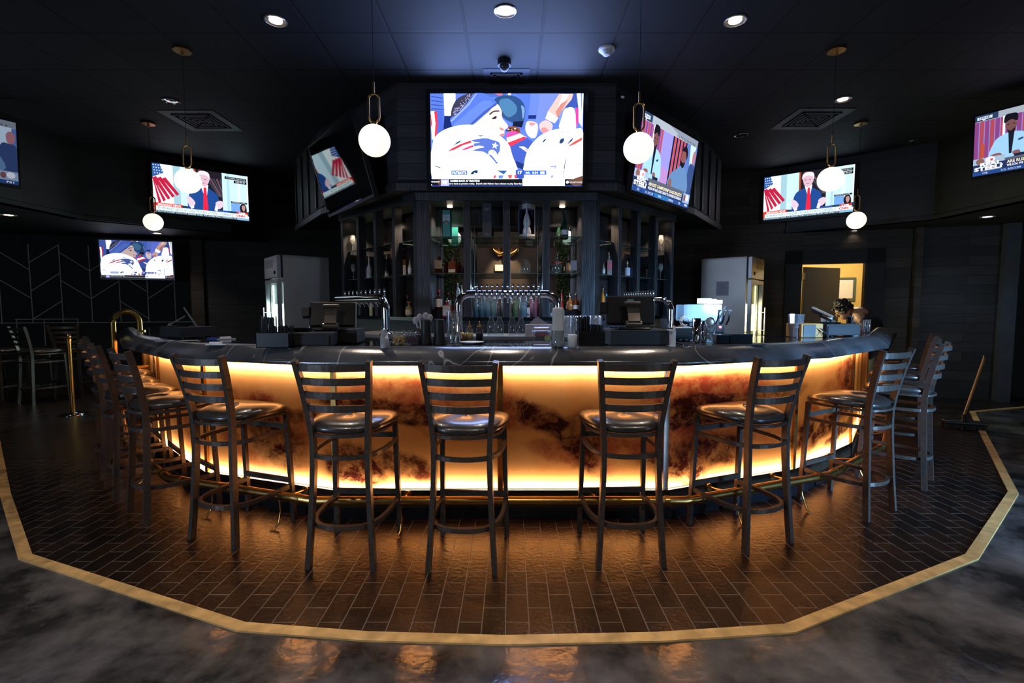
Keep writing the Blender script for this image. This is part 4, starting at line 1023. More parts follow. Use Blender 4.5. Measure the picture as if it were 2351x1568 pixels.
def pic_news(p):
    Lb = (.55, .85, .98)
    p.rect(0, 0, 1, 1, Lb)
    p.rect(.20, 0, .27, .86, (.38, .62, .72)); p.rect(.27, 0, .40, .84, (.62, .88, 1.0)); p.rect(.08, 0, .20, .8, (.85, 1.05, 1.05))
    p.rect(.41, 0, .71, .86, (.015, .012, .02)); p.rect(.41, 0, .43, .4, (.35, .06, .02)); p.rect(.46, 0, .49, .3, (.20, .04, .02))
    for k in range(5): p.poly([(.54 + .035 * k, .16), (.555 + .035 * k, .14), (.68 + .02 * k, .52), (.665 + .02 * k, .54)], (.16, .08, .10) if k % 2 else (.05, .05, .09))
    p.rect(.71, 0, 1, .85, (.62, .92, 1.02)); p.rect(.76, 0, .79, .82, (.45, .72, .85)); p.rect(.88, 0, .91, .82, (.78, 1.0, 1.05)); p.rect(.985, 0, 1, 1, (.9, 1.1, 1.2))
    # flag
    p.poly([(0, .20), (.10, .13), (.165, .50), (.165, .72), (.13, .80), (0, .80)][::-1], (.95, .95, 1.0))
    for k in range(5):
        x = -.06 + .045 * k; p.poly([(x - .03, .30), (x + .005, .26), (x + .135, .78 - .05 * k), (x + .11, .82 - .05 * k)], (.55, .015, .06))
    p.poly([(0, 0), (.075, 0), (.11, .18), (.0, .28)][::-1], (.03, .11, .40))
    for i in range(4):
        for j in range(4): p.ell(.013 + .024 * i + .004 * j, .03 + .055 * j, .006, .012, (1, 1, 1.1), n=6)
    # desk
    p.poly([(.24, .80), (.50, .84), (1, .80), (1, .90), (.24, .88)][::-1], (.015, .05, .10)); p.poly([(.34, .84), (.78, .82), (.80, .88), (.33, .88)][::-1], (.04, .10, .42))
    # man
    p.blob([(.36, .88), (.35, .62), (.38, .46), (.45, .38), (.52, .35), (.60, .42), (.655, .52), (.665, .66), (.63, .88)], (.015, .07, .30))
    p.poly([(.475, .32), (.56, .31), (.54, .55), (.52, .6)][::-1], (.85, .95, 1.1)); p.poly([(.51, .37), (.535, .37), (.55, .82), (.53, .88), (.495, .86), (.505, .5)][::-1], (.95, .02, .06))
    p.blob([(.455, .20), (.455, .10), (.49, .03), (.54, .03), (.57, .10), (.57, .22), (.545, .32), (.51, .35), (.475, .31)], (.75, .50, .62)); p.blob([(.445, .17), (.45, .07), (.49, .02), (.55, .03), (.575, .09), (.575, .20), (.56, .13), (.51, .10), (.465, .12)], (.85, .80, .95))
    p.rect(.475, .185, .495, .20, (.12, .06, .10)); p.rect(.52, .185, .54, .20, (.12, .06, .10)); p.rect(.49, .27, .525, .283, (.3, .12, .18))
    p.blob([(.33, .60), (.375, .62), (.415, .72), (.395, .80), (.36, .82), (.34, .74)], (.80, .62, .75)); p.blob([(.63, .68), (.68, .62), (.72, .66), (.70, .76), (.66, .80)], (.80, .62, .75))
    p.poly([(.36, .80), (.40, .78), (.40, .84), (.37, .86)][::-1], (.9, .95, 1.1)); p.poly([(.63, .72), (.66, .78), (.645, .86), (.615, .84)][::-1], (.9, .95, 1.1))
    p.rect(.74, .065, .985, .12, BLK); p.text('Bedminster, New Jersey', .76, .075, .97, .11, (.9, .95, 1)); p.rect(.84, .13, .985, .19, BLK); p.text('5:00 PM ET', .86, .14, .97, .18, (.9, .95, 1))
    # inset
    p.rect(.80, .60, .985, .635, BLK); p.rect(.80, .635, .90, .82, (.18, .40, .85)); p.blob([(.91, .82), (.90, .70), (.925, .63), (.955, .635), (.975, .72), (.97, .82)], (.01, .01, .02)); p.blob([(.922, .74), (.925, .68), (.945, .66), (.96, .70), (.955, .77), (.94, .80)], (.50, .28, .25))
    p.text('MONDAY 10:00', .815, .607, .96, .628, (1, 1, 1))
    p.rect(.86, .82, .985, .88, (.9, .03, .02)); p.text('LIVE', .885, .832, .955, .868, WT, .02)
    p.rect(0, .81, .02, 1, (.7, .05, .03)); p.rect(.02, .80, .28, .87, (.85, .03, .02)); p.text('BREAKING NEWS', .04, .812, .265, .858, (1.2, 1.1, 1.1), .02)
    p.rect(.02, .865, .985, .955, (.92, 1.15, 1.15)); p.text('TRUMP RANTS ABOUT HIS LEGAL TROUBLES AT NEWS CONFERENCE', .035, .882, .82, .938, (.02, .10, .12)); p.text('CNN', .855, .885, .95, .935, (.75, .02, .05), .05)
    p.rect(0, .955, 1, 1, (.01, .04, .08)); p.text('IN OUT-OF-POCKET COSTS FOR SENIORS WHEN THE LOWER PRICES TAKE EFFECT IN', .01, .962, .85, .99, (.8, 1, 1.1), .01); p.rect(.86, .96, 1, 1, (.25, .50, .75))


def pic_talk(p):
    p.rect(0, 0, 1, 1, (.30, .30, .85))
    p.rect(0, 0, 1, .105, (.28, .33, .42)); p.rect(0, 0, .16, .105, (.03, .06, .14)); p.poly([(.16, .0), (.45, 0), (.75, .105), (.16, .105)][::-1], (.45, .52, .60)); p.rect(0, .10, 1, .105, (.8, .9, 1.1))
    for k in range(12): p.rect(.60 + .03 * k, .06, .612 + .03 * k, .095, (.12, .14, .2))
    p.rect(.015, .03, .12, .075, (.9, 1.0, 1.1)); p.text('SPEAK', .025, .036, .11, .068, (.02, .05, .12), .02); p.poly([(.05, .075), (.08, .075), (.06, .10)][::-1], (.9, 1, 1.1))
    for k in range(10): p.rect(.0 + .036 * k, .105, .030 + .036 * k, .72, (.52, .08, .12) if k % 2 else (.30, .07, .28))
    p.rect(.195, .105, .21, .70, (1.5, 1.5, 1.9)); p.rect(.355, .105, .53, .80, (.36, .34, 1.0)); p.poly([(.36, .55), (.53, .60), (.53, .80), (.36, .80)][::-1], (.55, .30, .70)); p.rect(.05, .48, .075, .70, (.6, .10, .05))
    for k in range(9): p.rect(.53 + .03 * k, .105, .556 + .03 * k, .80, (.75, .07, .06) if k % 2 else (.02, .01, .015))
    p.rect(.80, .105, 1, .8, (.12, .22, .60)); p.poly([(.86, .105), (.97, .105), (.96, .4), (.9, .5)][::-1], (.65, .85, 1.1)); p.blob([(.88, .8), (.89, .40), (.95, .36), (1, .42), (1, .8)], (.04, .08, .25)); p.blob([(.93, .22), (.96, .16), (.99, .22), (.98, .34), (.94, .35)], (.5, .22, .28))
    # man one
    p.blob([(.12, .78), (.14, .50), (.20, .40), (.27, .38), (.34, .42), (.38, .52), (.385, .78)], (.42, .75, 1.1)); p.poly([(.235, .38), (.275, .38), (.262, .72), (.245, .72)][::-1], (.01, .015, .03)); p.blob([(.215, .30), (.215, .22), (.25, .18), (.285, .22), (.285, .32), (.25, .39)], (.22, .09, .09)); p.blob([(.205, .22), (.21, .10), (.25, .085), (.29, .11), (.29, .22), (.25, .18)], (.008, .008, .015)); p.blob([(.225, .33), (.25, .36), (.28, .32), (.27, .40), (.24, .40)], (.015, .01, .02))
    p.rect(.225, .25, .24, .262, (.02, .01, .02)); p.rect(.262, .25, .277, .262, (.02, .01, .02)); p.blob([(.30, .52), (.33, .50), (.335, .52), (.31, .54)], (.03, .06, .2))
    p.blob([(.12, .70), (.18, .68), (.20, .74), (.14, .76)], (.30, .13, .13)); p.blob([(.27, .70), (.31, .69), (.32, .75), (.28, .76)], (.30, .13, .13)); p.rect(.28, .74, .37, .79, (.01, .02, .06))
    # man two
    p.blob([(.56, .80), (.57, .62), (.66, .52), (.74, .44), (.82, .46), (.88, .56), (.90, .80)], (.14, .28, .55)); p.blob([(.72, .36), (.72, .26), (.76, .20), (.80, .26), (.80, .38), (.76, .44)], (.30, .10, .09)); p.blob([(.73, .24), (.75, .17), (.80, .17), (.83, .25), (.82, .34), (.79, .24)], (.01, .008, .015)); p.blob([(.715, .38), (.76, .40), (.80, .38), (.78, .46), (.74, .46)], (.01, .01, .02))
    p.blob([(.56, .70), (.60, .68), (.61, .80), (.56, .80)], (.30, .12, .11))
    # graphics
    p.rect(0, .80, 1, 1, (.02, .04, .14)); p.rect(.22, .78, .88, .82, (.12, .14, .20)); p.rect(0, .72, .22, .82, (.45, .60, .80)); p.ell(.12, .76, .035, .05, (1.0, 1.0, 1.2)); p.ell(.05, .77, .03, .05, (.30, .14, .12)); p.ell(.13, .765, .01, .02, (.8, .1, .1))
    p.text('REAL', .05, .80, .20, .855, (1.3, 1.35, 1.5), .05); p.text('STEEL?', .01, .86, .21, .925, (1.3, 1.35, 1.5), .05); p.rect(.06, .93, .20, .935, (.8, .85, 1))
    p.text("ARE RUSS' CHAMPIONSHIP GOALS REALISTIC?", .235, .825, .84, .875, (1.1, .95, .60), .03); p.text("WILSON: WE 'HAVE A GREAT CHANCE' TO CONTEND FOR SUPER BOWL", .235, .885, .84, .925, (1.0, 1.05, 1.2), .03)
    p.rect(.87, .80, 1, .94, (.35, .50, .75)); p.ell(.95, .86, .03, .05, (1.0, 1.0, 1.2)); p.ell(.90, .87, .02, .05, (.25, .10, .12))
    p.rect(0, .94, 1, 1, (.02, .08, .32)); p.rect(.35, .94, .6, 1, (.03, .20, .50))
    for t, u in (('CFB', .07), ('U.S. SOCCER', .20), ('WNBA', .42), ('GAMBLING', .60), ('NFL', .80)): p.text(t, u, .955, u + .012 * len(t), .985, (.9, 1, 1.2))
    p.text('FS1', .92, .955, .97, .985, (1.2, 1.2, 1.3), .03)


def pic_off(p):
    p.rect(0, 0, 1, 1, BLK)


M_bez = pm('screen_bezel', (0.012, 0.012, 0.013), 0.25)


def tv(label, pos, yaw, tilt, w_, h_, pic, bez=.018, fac=1.0, bottom=.03, off=False):
    t = thing('television', label, 'television', pos, rot=Euler((R(tilt), 0, R(yaw))))
    mb = MB(); mb.box((-w_ / 2 - bez, .004, -h_ / 2 - bottom), (w_ / 2 + bez, .05, h_ / 2 + bez), M_bez, ch=.004)
    mb.box((-w_ / 2 - bez, -.006, -h_ / 2 - bottom), (-w_ / 2, .01, h_ / 2 + bez), M_bez); mb.box((w_ / 2, -.006, -h_ / 2 - bottom), (w_ / 2 + bez, .01, h_ / 2 + bez), M_bez)
    mb.box((-w_ / 2, -.006, h_ / 2), (w_ / 2, .01, h_ / 2 + bez), M_bez); mb.box((-w_ / 2, -.006, -h_ / 2 - bottom), (w_ / 2, .01, -h_ / 2), M_bez)
    mb.box((-w_ / 4, .05, -h_ / 4), (w_ / 4, .09, h_ / 4), M_blackpl); mb.build('casing', t)
    mb = MB()
    if off: mb.box((-w_ / 2, -.002, -h_ / 2), (w_ / 2, .004, h_ / 2), pm('dark_glossy_screen', (0.008, 0.008, 0.009), 0.03, spec=0.95, coat=1.0))
    else:
        p = Paint(mb, w_, h_, vcol_emit('screen_picture_%.2f' % fac, fac)); pic(p)
    mb.build('screen', t)
    mb = MB(); mb.box((-.09, .07, -.05), (.09, .16, .05), M_blackpl); mb.build('wall_mount', t)
    return t


ctr = aty(1162, 322, 4.86)
a_ = aty(988, 216, 4.86); b_ = aty(1337, 427, 4.86)
tv('large bright television in the middle of the tower showing football players and white helmets', ((a_.x + b_.x) / 2, 4.86, (a_.z + b_.z) / 2), 0, 1.5, b_.x - a_.x, a_.z - b_.z, pic_football, bez=.045, fac=.85)
c = aty(1532, 376, 5.40); tv('television on the right tower facet showing two men talking in front of red slats', c, 46, 9, 1.29, .76, pic_talk)
c = aty(777, 388, 5.40); tv('dark glossy television on the left tower facet showing only a reflection', c, -52, 16, 1.38, .78, pic_off, off=True)
c = aty(466, 444, 7.35); tv('television on the left soffit with a globe pendant hanging before it, showing a news conference', c, 38, 0, 1.20, .68, pic_news, bez=.03, bottom=.045)
c = aty(1852, 445, 7.5); tv('television on the right soffit with a globe pendant before it, showing a news conference', c, -39, 0, 1.18, .67, pic_news, bez=.03, bottom=.045)
tv('television cut off by the left edge of the picture, high on the soffit', aty(-150, 318, 4.55), 58, 4, 1.08, .61, pic_talk, fac=.35)
tv('television cut off by the right edge of the picture showing a man before red curtains', aty(2412, 300, 4.75), -60, 3, 1.10, .61, pic_talk, fac=.8)
c = aty(315, 596, 8.0); tv('small football television on the chevron-patterned wall', c, 16, 2, 1.01, .60, pic_football, fac=.36)
# extra lamp added before the big screen, strengthening its blue glow
light('screen_glow_boost', 'AREA', (XI, 4.78, 3.05), 34, (.26, .42, 1.0), rot=(-PI / 2, 0, 0), size=1.5, size_y=.85)

# ================================================================== PENDANTS
def pendant(px, py, Y, label, first=None):
    c = aty(px, py, Y); r_ = .1025
    t = thing('globe_pendant', label, 'pendant lamp', (c.x, c.y, c.z), group='opal globe pendants over the bar')
    mb = MB(); mb.sphere((0, 0, 0), r_, M_globe, n=40, m=24); mb.build('globe', t)
    mb = MB(); a, b_, w_ = .115, .30, .034; pts = []
    for k in range(9): th = PI + PI * k / 8; pts.append((w_ * math.cos(th), 0, a + w_ + w_ * math.sin(th)))
    for k in range(9): th = PI * k / 8; pts.append((w_ * math.cos(th), 0, b_ - w_ + w_ * math.sin(th)))
    mb.tube(pts, .0065, M_brass, n=10, closed=True, up=(0, 1, 0)); mb.cyl((0, 0, .098), (0, 0, .118), .018, M_brass); mb.build('brass_loop', t)
    mb = MB(); mb.cyl((0, 0, .30), (0, 0, .375), .0065, M_brass); mb.build('stem', t)
    mb = MB(); mb.cyl((0, 0, .375), (0, 0, ZH - c.z), .0022, M_blackpl, n=6); mb.build('cord', t)
    mb = MB(); mb.lathe([(.07, 0), (.072, .012), (.066, .02)], M_brass, 24, Matrix.Translation((0, 0, ZH - c.z - .02))); mb.cyl((0, 0, ZH - c.z - .05), (0, 0, ZH - c.z - .02), .012, M_brass); mb.build('ceiling_canopy', t)
    return t


pendant(860, 323, 3.30, 'globe pendant lamp hanging just left of the big bright television')
pendant(1466, 340, 3.42, 'globe pendant lamp overlapping the left edge of the talk-show television')
pendant(432, 416, 4.30, 'globe pendant lamp in front of the news television on the left')
pendant(1907, 412, 4.30, 'globe pendant lamp in front of the news television on the right')
pendant(352, 510, 5.95, 'small far globe pendant lamp left of and below the left news television')
pendant(1966, 506, 5.95, 'small far globe pendant lamp right of and below the right news television')

# ================================================================== CEILING DEVICES
def downlight(px, py, z, label, on=1.0, col=(1, .84, .68), r_=.075, spot=60, group='recessed ceiling downlights'):
    c = atz(px, py, z)
    t = thing('downlight', label, 'ceiling light', (c.x, c.y, z - .002), group=group)
    mb = MB(); mb.lathe([(r_ * 1.12, -.004), (r_ * 1.12, 0), (r_, 0), (r_, -.006)], M_cancup if on else M_chrome, 32, cap=False); mb.build('trim_ring', t)
    mb = MB(); mb.lathe([(r_, -.004), (r_ * .93, .0), (r_ * .6, .0005)], M_cancup if on else M_chrome, 32, cap=False); mb.build('reflector', t)
    mb = MB(); mb.lathe([(r_ * .62, -.003), (r_ * .3, -.004), (.001, -.0045)], emat('downlight_lamp_%d' % int(on * 10), col, 12 * on) if on else M_chrome, 24, cap=False); mb.build('lamp', t)
    if on: light('downlight_beam', 'SPOT', (c.x, c.y, z - .03), spot * on, col, size=.05, spot=R(115), blend=.8)
    return t


DLS = [(633, 47, ZH, 'bright ceiling downlight above the left globe pendants', 1), (1160, 25, ZH, 'bright ceiling downlight straight above the big television, at the top edge', 1), (1688, 47, ZH, 'bright ceiling downlight above the talk-show television', 1),
       (1935, 228, ZH, 'dimmer ceiling downlight near the right ceiling vent', .35), (393, 232, ZH, 'unlit chrome downlight near the left ceiling vent', 0), (1702, 310, ZH, 'tiny unlit chrome downlight between the talk-show television and the right vent', 0)]
for a in DLS: downlight(*a)
for px, py, lb, on in ((20, 493, 'downlight in the low ceiling at the far left edge', .35), (361, 535, 'downlight in the low ceiling beneath the small left globe', .35), (1960, 530, 'downlight in the low ceiling beneath the small right globe', .35), (1760, 547, 'downlight in the low ceiling over the right refrigerator', .35)):
    downlight(px, py, ZL, lb, on, group='low ceiling downlights', spot=60)
downlight(2267, 497, ZL, 'bluish downlight in the low ceiling near the right edge', .4, (.6, .78, 1.0), group='low ceiling downlights')


def vent(px, py, label, sz=.42, rz=0):
    c = atz(px, py, ZH); t = thing('ceiling_vent', label, 'air vent', (c.x, c.y, ZH - .001), rz)
    mb = MB()
    for k in range(5):
        s_ = sz / 2 * (1 - k * .2); w_ = .02
        for (x0, y0, x1, y1) in ((-s_, -s_, s_, -s_ + w_), (-s_, s_ - w_, s_, s_), (-s_, -s_, -s_ + w_, s_), (s_ - w_, -s_, s_, s_)): mb.box((x0, y0, -.012 + k * .001), (x1, y1, 0), M_black)
    mb.build('grille', t); mb = MB(); mb.box((-sz * .72, -sz * .72, -.004), (sz * .72, sz * .72, -.001), pm('vent_plate', (.035, .038, .05), .5)); mb.build('plate', t)


vent(464, 278, 'square louvred vent in the dark ceiling above the left news television', .44); vent(1862, 274, 'square louvred vent in the dark ceiling above the right news television', .44); vent(1163, 183, 'small square vent in the ceiling just above the big television', .3)
c = atz(1393, 112, ZH); t = thing('smoke_detector', 'white round smoke detector on the ceiling right of the big television', 'smoke detector', (c.x, c.y, ZH))
mb = MB(); mb.lathe([(.07, 0), (.07, -.012), (.062, -.02), (.05, -.022), (.047, -.034), (.034, -.038), (.03, -.052), (.012, -.054), (.001, -.055)][::-1], M_white, 28, cap=False); mb.build('body', t)
c = atz(1158, 138, ZH); t = thing('dome_camera', 'black dome security camera on the ceiling above the big television', 'security camera', (c.x, c.y, ZH))
mb = MB(); mb.lathe([(.06, -.05), (.062, 0)], M_blackpl, 24); mb.build('base', t); mb = MB(); mb.sphere((0, 0, -.055), .045, pm('smoked_dome', (.05, .05, .06), .04), n=20, m=12); mb.build('dome', t)
c = aty(2097, 318, 6.6); t = thing('bullet_camera', 'small white bullet security camera high on the right soffit', 'security camera', (c.x, c.y, c.z))
mb = MB(); mb.cyl((.05, .03, .02), (-.06, -.04, -.02), .032, pm('grey_camera', (.35, .36, .4), .4)); mb.build('body', t); mb = MB(); mb.cyl((0, 0, .02), (.02, .09, .10), .012, M_blackpl); mb.build('arm', t)
c = aty(1429, 216, 4.85); t = thing('bullet_camera', 'tiny clear-domed security camera at the right corner of the tower', 'security camera', (c.x, c.y, c.z))
mb = MB(); mb.cyl((0, 0, 0), (0, .08, .02), .022, M_blackpl); mb.build('body', t); mb = MB(); mb.sphere((0, -.01, -.03), .024, M_chrome, n=14, m=8); mb.build('lens', t)

# ================================================================== REFRIGERATORS
def fridge(label, loc, rz, mirror, glow, gcol):
    """local frame: side panel faces -Y (x 0..w), door on the x=0 end facing -X (mirrored for the right one)"""
    m_ = -1 if mirror else 1
    t = thing('refrigerator', label, 'refrigerator', loc, rz)
    MS = Matrix.Diagonal((m_, 1, 1, 1))
    w_, dp, hh = .68, .66, 2.05
    mb = MB(); mb.box((0.07, 0, .12), (w_, .02, hh), M_steeld, M=MS, ch=.004); mb.box((0.07, dp - .02, .12), (w_, dp, hh), M_steeld, M=MS); mb.box((w_ - .02, .02, .12), (w_, dp - .02, hh), M_steeld, M=MS)
    mb.box((0.07, 0, hh - .02), (w_, dp, hh), M_steeld, M=MS); mb.box((0.07, 0, .12), (w_, dp, .14), M_steeld, M=MS)
    mb.box((0.05, 0, hh - .30), (.07, dp, hh), M_black, M=MS); mb.build('cabinet', t)
    mb = MB(); mb.box((0.0, 0, hh - .30), (.05, dp, hh - .005), M_steel, M=MS, ch=.004)
    mb.cyl(MS @ Vector((0, .13, hh - .23)), MS @ Vector((-.012, .13, hh - .23)), .022, M_blackpl)
    for k in range(6): mb.box((-.003, .22, hh - .06 - k * .018), (0, dp - .05, hh - .052 - k * .018), M_blackpl, M=MS)
    mb.build('header_panel', t)
    mb = MB(); z0, z1 = .2, hh - .32
    for (y0, y1, a, b_) in ((.0, .045, z0, z1), (dp - .045, dp, z0, z1), (.045, dp - .045, z0, z0 + .05), (.045, dp - .045, z1 - .05, z1)): mb.box((0.0, y0, a), (.05, y1, b_), M_steel, M=MS, ch=.002)
    dr = mb.build('door', t)
    mb = MB(); mb.box((.02, .045, z0 + .05), (.026, dp - .045, z1 - .05), thin_glass('door_glass', (.9, .97, .97), .0), M=MS); mb.build('door_glass', dr)
    mb = MB(); mb.cyl(MS @ Vector((-.045, dp - .06, .95)), MS @ Vector((-.045, dp - .06, 1.35)), .010, M_steel, n=10)
    for z in (1.02, 1.28): mb.cyl(MS @ Vector((0, dp - .06, z)), MS @ Vector((-.045, dp - .06, z)), .006, M_steel, n=8)
    mb.build('handle', dr)
    mb = MB(); mb.box((w_ - .04, .03, .2), (w_ - .03, dp - .03, hh - .33), pm('fridge_liner_%d' % mirror, gcol, .7, var=.03), M=MS)
    for z in (.6, 1.0, 1.4): mb.box((.10, .03, z), (w_ - .05, dp - .03, z + .008), M_steel, M=MS)
    mb.box((.09, .02, .2), (w_ - .04, .03, hh - .33), MC['fridge_liner_%d' % mirror], M=MS); mb.box((.09, dp - .03, .2), (w_ - .04, dp - .02, hh - .33), MC['fridge_liner_%d' % mirror], M=MS)
    mb.build('interior', t)
    mb = MB(); mb.box((.085, .05, .25), (.10, .075, hh - .38), emat('fridge_tube_%d' % mirror, gcol, glow), M=MS); mb.box((.085, dp - .075, .25), (.10, dp - .05, hh - .38), MC['fridge_tube_%d' % mirror], M=MS); mb.build('light_tube', t)
    mb = MB(); mb.box((.1, .03, 0), (.16, .09, .12), M_blackpl, M=MS); mb.box((w_ - .1, .03, 0), (w_ - .04, .09, .12), M_blackpl, M=MS); mb.box((.1, dp - .09, 0), (.16, dp - .03, .12), M_blackpl, M=MS); mb.build('feet', t)
    q = Matrix.Translation(loc) @ Matrix.Rotation(rz, 4, 'Z') @ (MS @ Vector((w_ * .5, dp * .5, 1.2)))
    light('fridge_light', 'POINT', q, 130, gcol, size=.12)
    return t


A = aty(639, 700, 6.45); fridge('tall refrigerator left of the back bar with a white-lit glass door', (A.x, 6.45, 0), R(40), False, 5, (.85, 1.0, 1.0))
A = aty(1724, 700, 6.66); t = fridge('tall refrigerator with yellow-lit glass door and a note taped on its side', (A.x, 6.66, 0), R(-40), True, 3.2, (1.0, .86, .48))
mb = MB(); p = Paint(mb, .17, .20, vcol_diff(), Matrix.Translation((-.38, -.002, 1.62)))
p.rect(0, 0, 1, 1, (.30, .29, .36))
for k in range(7): p.rect(.15, .18 + .09 * k, .85 - .1 * (k % 3), .20 + .09 * k, (.12, .12, .16))
mb.build('taped_note', t)

# ================================================================== SERVICE COUNTER (steel work table inside the bar)
SC = [(-1.62, 4.62), (-.85, 4.0), (.95, 4.0), (1.85, 4.72)]
ZS = 1.115
sc_ = thing('service_counter', 'steel-topped work counter behind the bar carrying glass racks and tap towers', 'counter', (0, 0, 0))
mb = MB(); sweep_profile(mb, SC, [(0, ZS - .04), (.01, ZS - .03), (.01, ZS - .004), (0, ZS), (-.42, ZS), (-.42, ZS - .04)], M_steel, smooth=False); mb.build('top', sc_)
mb = MB(); sweep_profile(mb, SC, [(-.03, 0), (-.03, ZS - .04), (-.40, ZS - .04), (-.40, 0)], M_blackpl, smooth=False); mb.build('base', sc_)


def tap_tower(label, a, b_, n, zt, front, cols=(True, True), r_=.036):
    """chrome arch between column feet a and b (x,y), pipe at height zt, taps on the 'front' side"""
    t = thing('tap_tower', label, 'beer tap tower', (a[0], a[1], ZS)); A = Vector((0, 0)); B = Vector(b_) - Vector(a); L = B.length; d = B.normalized(); nn = Vector((d.y, -d.x)) * front
    rb = .10; pts = []; H_ = zt - ZS
    T = Matrix.Rotation(math.atan2(d.y, d.x), 4, 'Z')
    if cols[0]:
        pts += [(0, 0, 0), (0, 0, H_ * .4)] + [(rb - rb * math.cos(k * PI / 16), 0, H_ - rb + rb * math.sin(k * PI / 16)) for k in range(9)]
    else: pts += [(0, 0, H_)]
    if cols[1]:
        pts += [(L - rb + rb * math.sin(k * PI / 16), 0, H_ - rb + rb * math.cos(k * PI / 16)) for k in range(9)] + [(L, 0, H_ * .4), (L, 0, 0)]
    else: pts += [(L, 0, H_)]
    mb = MB(); mb.tube(pts, r_, M_chrome, n=20, M=T, up=(0, 1, 0)); mb.build('pipe', t)
    for k, on in enumerate(cols):
        if on:
            mb = MB(); mb.lathe([(.06, 0), (.06, .01), (.045, .02), (r_ + .004, .03), (r_ + .004, .06)], M_chrome, 24, T @ Matrix.Translation((L * k, 0, 0))); mb.build('flange', t)
    for k in range(n):
        s_ = (rb + .06 if cols[0] else .03) + (L - (rb + .06 if cols[0] else .03) - (rb + .06 if cols[1] else .03)) * k / (n - 1)
        o = T @ Matrix.Translation((s_, 0, H_))
        f = -front if True else 1
        mb = MB(); y = -r_ * front
        mb.cyl((0, y * .8, 0), (0, y * 1.9, 0), .011, M_chrome, n=10, M=o); mb.lathe([(.008, -.05), (.013, -.03), (.015, 0), (.013, .02), (.008, .03)], M_chrome, 12, o @ Matrix.Translation((0, y * 2.1, 0))); mb.cyl((0, y * 2.2, -.01), (0, y * 3.1, -.075), .007, M_chrome, n=8, M=o)
        q = mb.build('tap', t)
        mb = MB(); mb.lathe([(.004, .03), (.008, .05), (.010, .075), (.005, .085)], M_chrome, 10, o @ Matrix.Translation((0, y * 2.1, 0))); mb.build('lever', q)
    return t


zt = aty(1166, 675, 4.15).z
tap_tower('long chrome beer tap arch with two columns in the middle, below the mirror', (xat(1053, 4.15), 4.15), (xat(1279, 4.15), 4.15), 13, zt, 1, r_=.034)
p1 = aty(885, 680, 4.15); tap_tower('chrome beer tap tower on the left behind the plastic cup stack', (p1.x, 4.15), (xat(776, 4.95), 4.95), 10, aty(885, 684, 4.15).z, 1, (True, False), r_=.034)
p1 = aty(1540, 690, 4.4); tap_tower('chrome beer tap tower on the right behind the register', (xat(1440, 4.95), 4.95), (p1.x, 4.4), 13, aty(1540, 688, 4.4).z, 1, (False, True), r_=.03)

# ================================================================== BOTTLES AND GLASSES
LIQ = {}


def liq(name, c, rough=.06): return pm('liquor_' + name, c, rough, trans=0.55, spec=.6, var=.1)


BOT = {  # profiles (r, z) as fraction of (half width, height)
    'tall': [(.0, 0), (.92, 0), (1, .02), (1, .55), (.9, .63), (.5, .72), (.36, .78), (.34, .97), (.4, .975), (.4, 1)],
    'square': [(.0, 0), (.95, 0), (1, .02), (1, .70), (.92, .76), (.42, .82), (.36, .86), (.36, .98), (.42, 1)],
    'round': [(0, 0), (.6, 0), (.85, .06), (1, .25), (1, .45), (.85, .62), (.45, .72), (.30, .78), (.30, .97), (.36, 1)],
    'slim': [(0, 0), (.9, 0), (1, .03), (1, .42), (.8, .55), (.42, .74), (.34, .80), (.34, 1)],
    'jar': [(0, 0), (.92, 0), (1, .03), (1, .62), (.7, .78), (.62, .82), (.62, .95), (.7, .96), (.7, 1)],
}


def bottle(label, base, wd, ht, shape, col, lab=None, lab_z=(.15, .5), top='pourer', topc=None, group=None, sq=False, name='bottle', cat='bottle', clear=False):
    t = thing(name, label, cat, base, random.uniform(-.2, .2), group)
    hw = wd / 2; hb = ht * (.80 if top == 'pourer' else .9 if top == 'cap' else 1)
    mat = M_glass if clear else pm('liquor_%d_%d_%d' % tuple(int(x * 99) for x in col), col, .06, spec=.7, var=.15)
    prof = [(r_ * hw, z * hb) for r_, z in BOT[shape]]; prof[0] = (1e-4, 0)
    mb = MB(); mb.lathe(prof, mat, 4 if sq else 18, Matrix.Rotation(PI / 4, 4, 'Z') if sq else None, smooth=not sq, sx=1.25 if sq else 1, sy=1.25 if sq else 1); mb.build('glass_body', t)
    if lab:
        a, b_ = lab_z; mb = MB()
        if sq: mb.box((-hw * .86, -hw * .905, hb * a), (hw * .86, -hw * .885, hb * b_), pm('label_%d_%d_%d' % tuple(int(x * 99) for x in lab), lab, .6, var=.25, scale=60))
        else: mb.lathe([(hw * 1.015, hb * a), (hw * 1.015, hb * b_)], pm('label_%d_%d_%d' % tuple(int(x * 99) for x in lab), lab, .6, var=.25, scale=60), 18, cap=False)
        mb.build('label', t)
    r_ = hw * .36; tc = topc or (.6, .6, .6)
    if top == 'pourer':
        mb = MB(); mb.lathe([(max(r_, .009), hb), (max(r_, .009), hb + .015), (.006, hb + .022), (.004, ht)], M_chrome if topc is None else pm('pourer_%d_%d' % (int(tc[0] * 99), int(tc[1] * 99)), tc, .3), 10); mb.build('pourer', t)
    elif top == 'cap':
        mb = MB(); mb.lathe([(r_ * 1.25, hb * .98), (r_ * 1.25, ht)], pm('cap_%d_%d_%d' % tuple(int(x * 99) for x in tc), tc, .35), 14); mb.build('cap', t)
    return t


def px_bottle(px, yt, bot, wpx, Y, z, label, shape, col, **k):
    """base stands on height z at distance Y, size from the photo"""
    s_ = Y / F; return bottle(label, (xat(px, Y), Y, z), wpx * s_, (bot - yt) * s_, shape, col, **k)


AMB = (.16, .035, .01); DAMB = (.07, .015, .008); TAN = (.55, .40, .27); WHT = (.65, .63, .62); CLR = (.5, .52, .55)
Yb = YF + .20
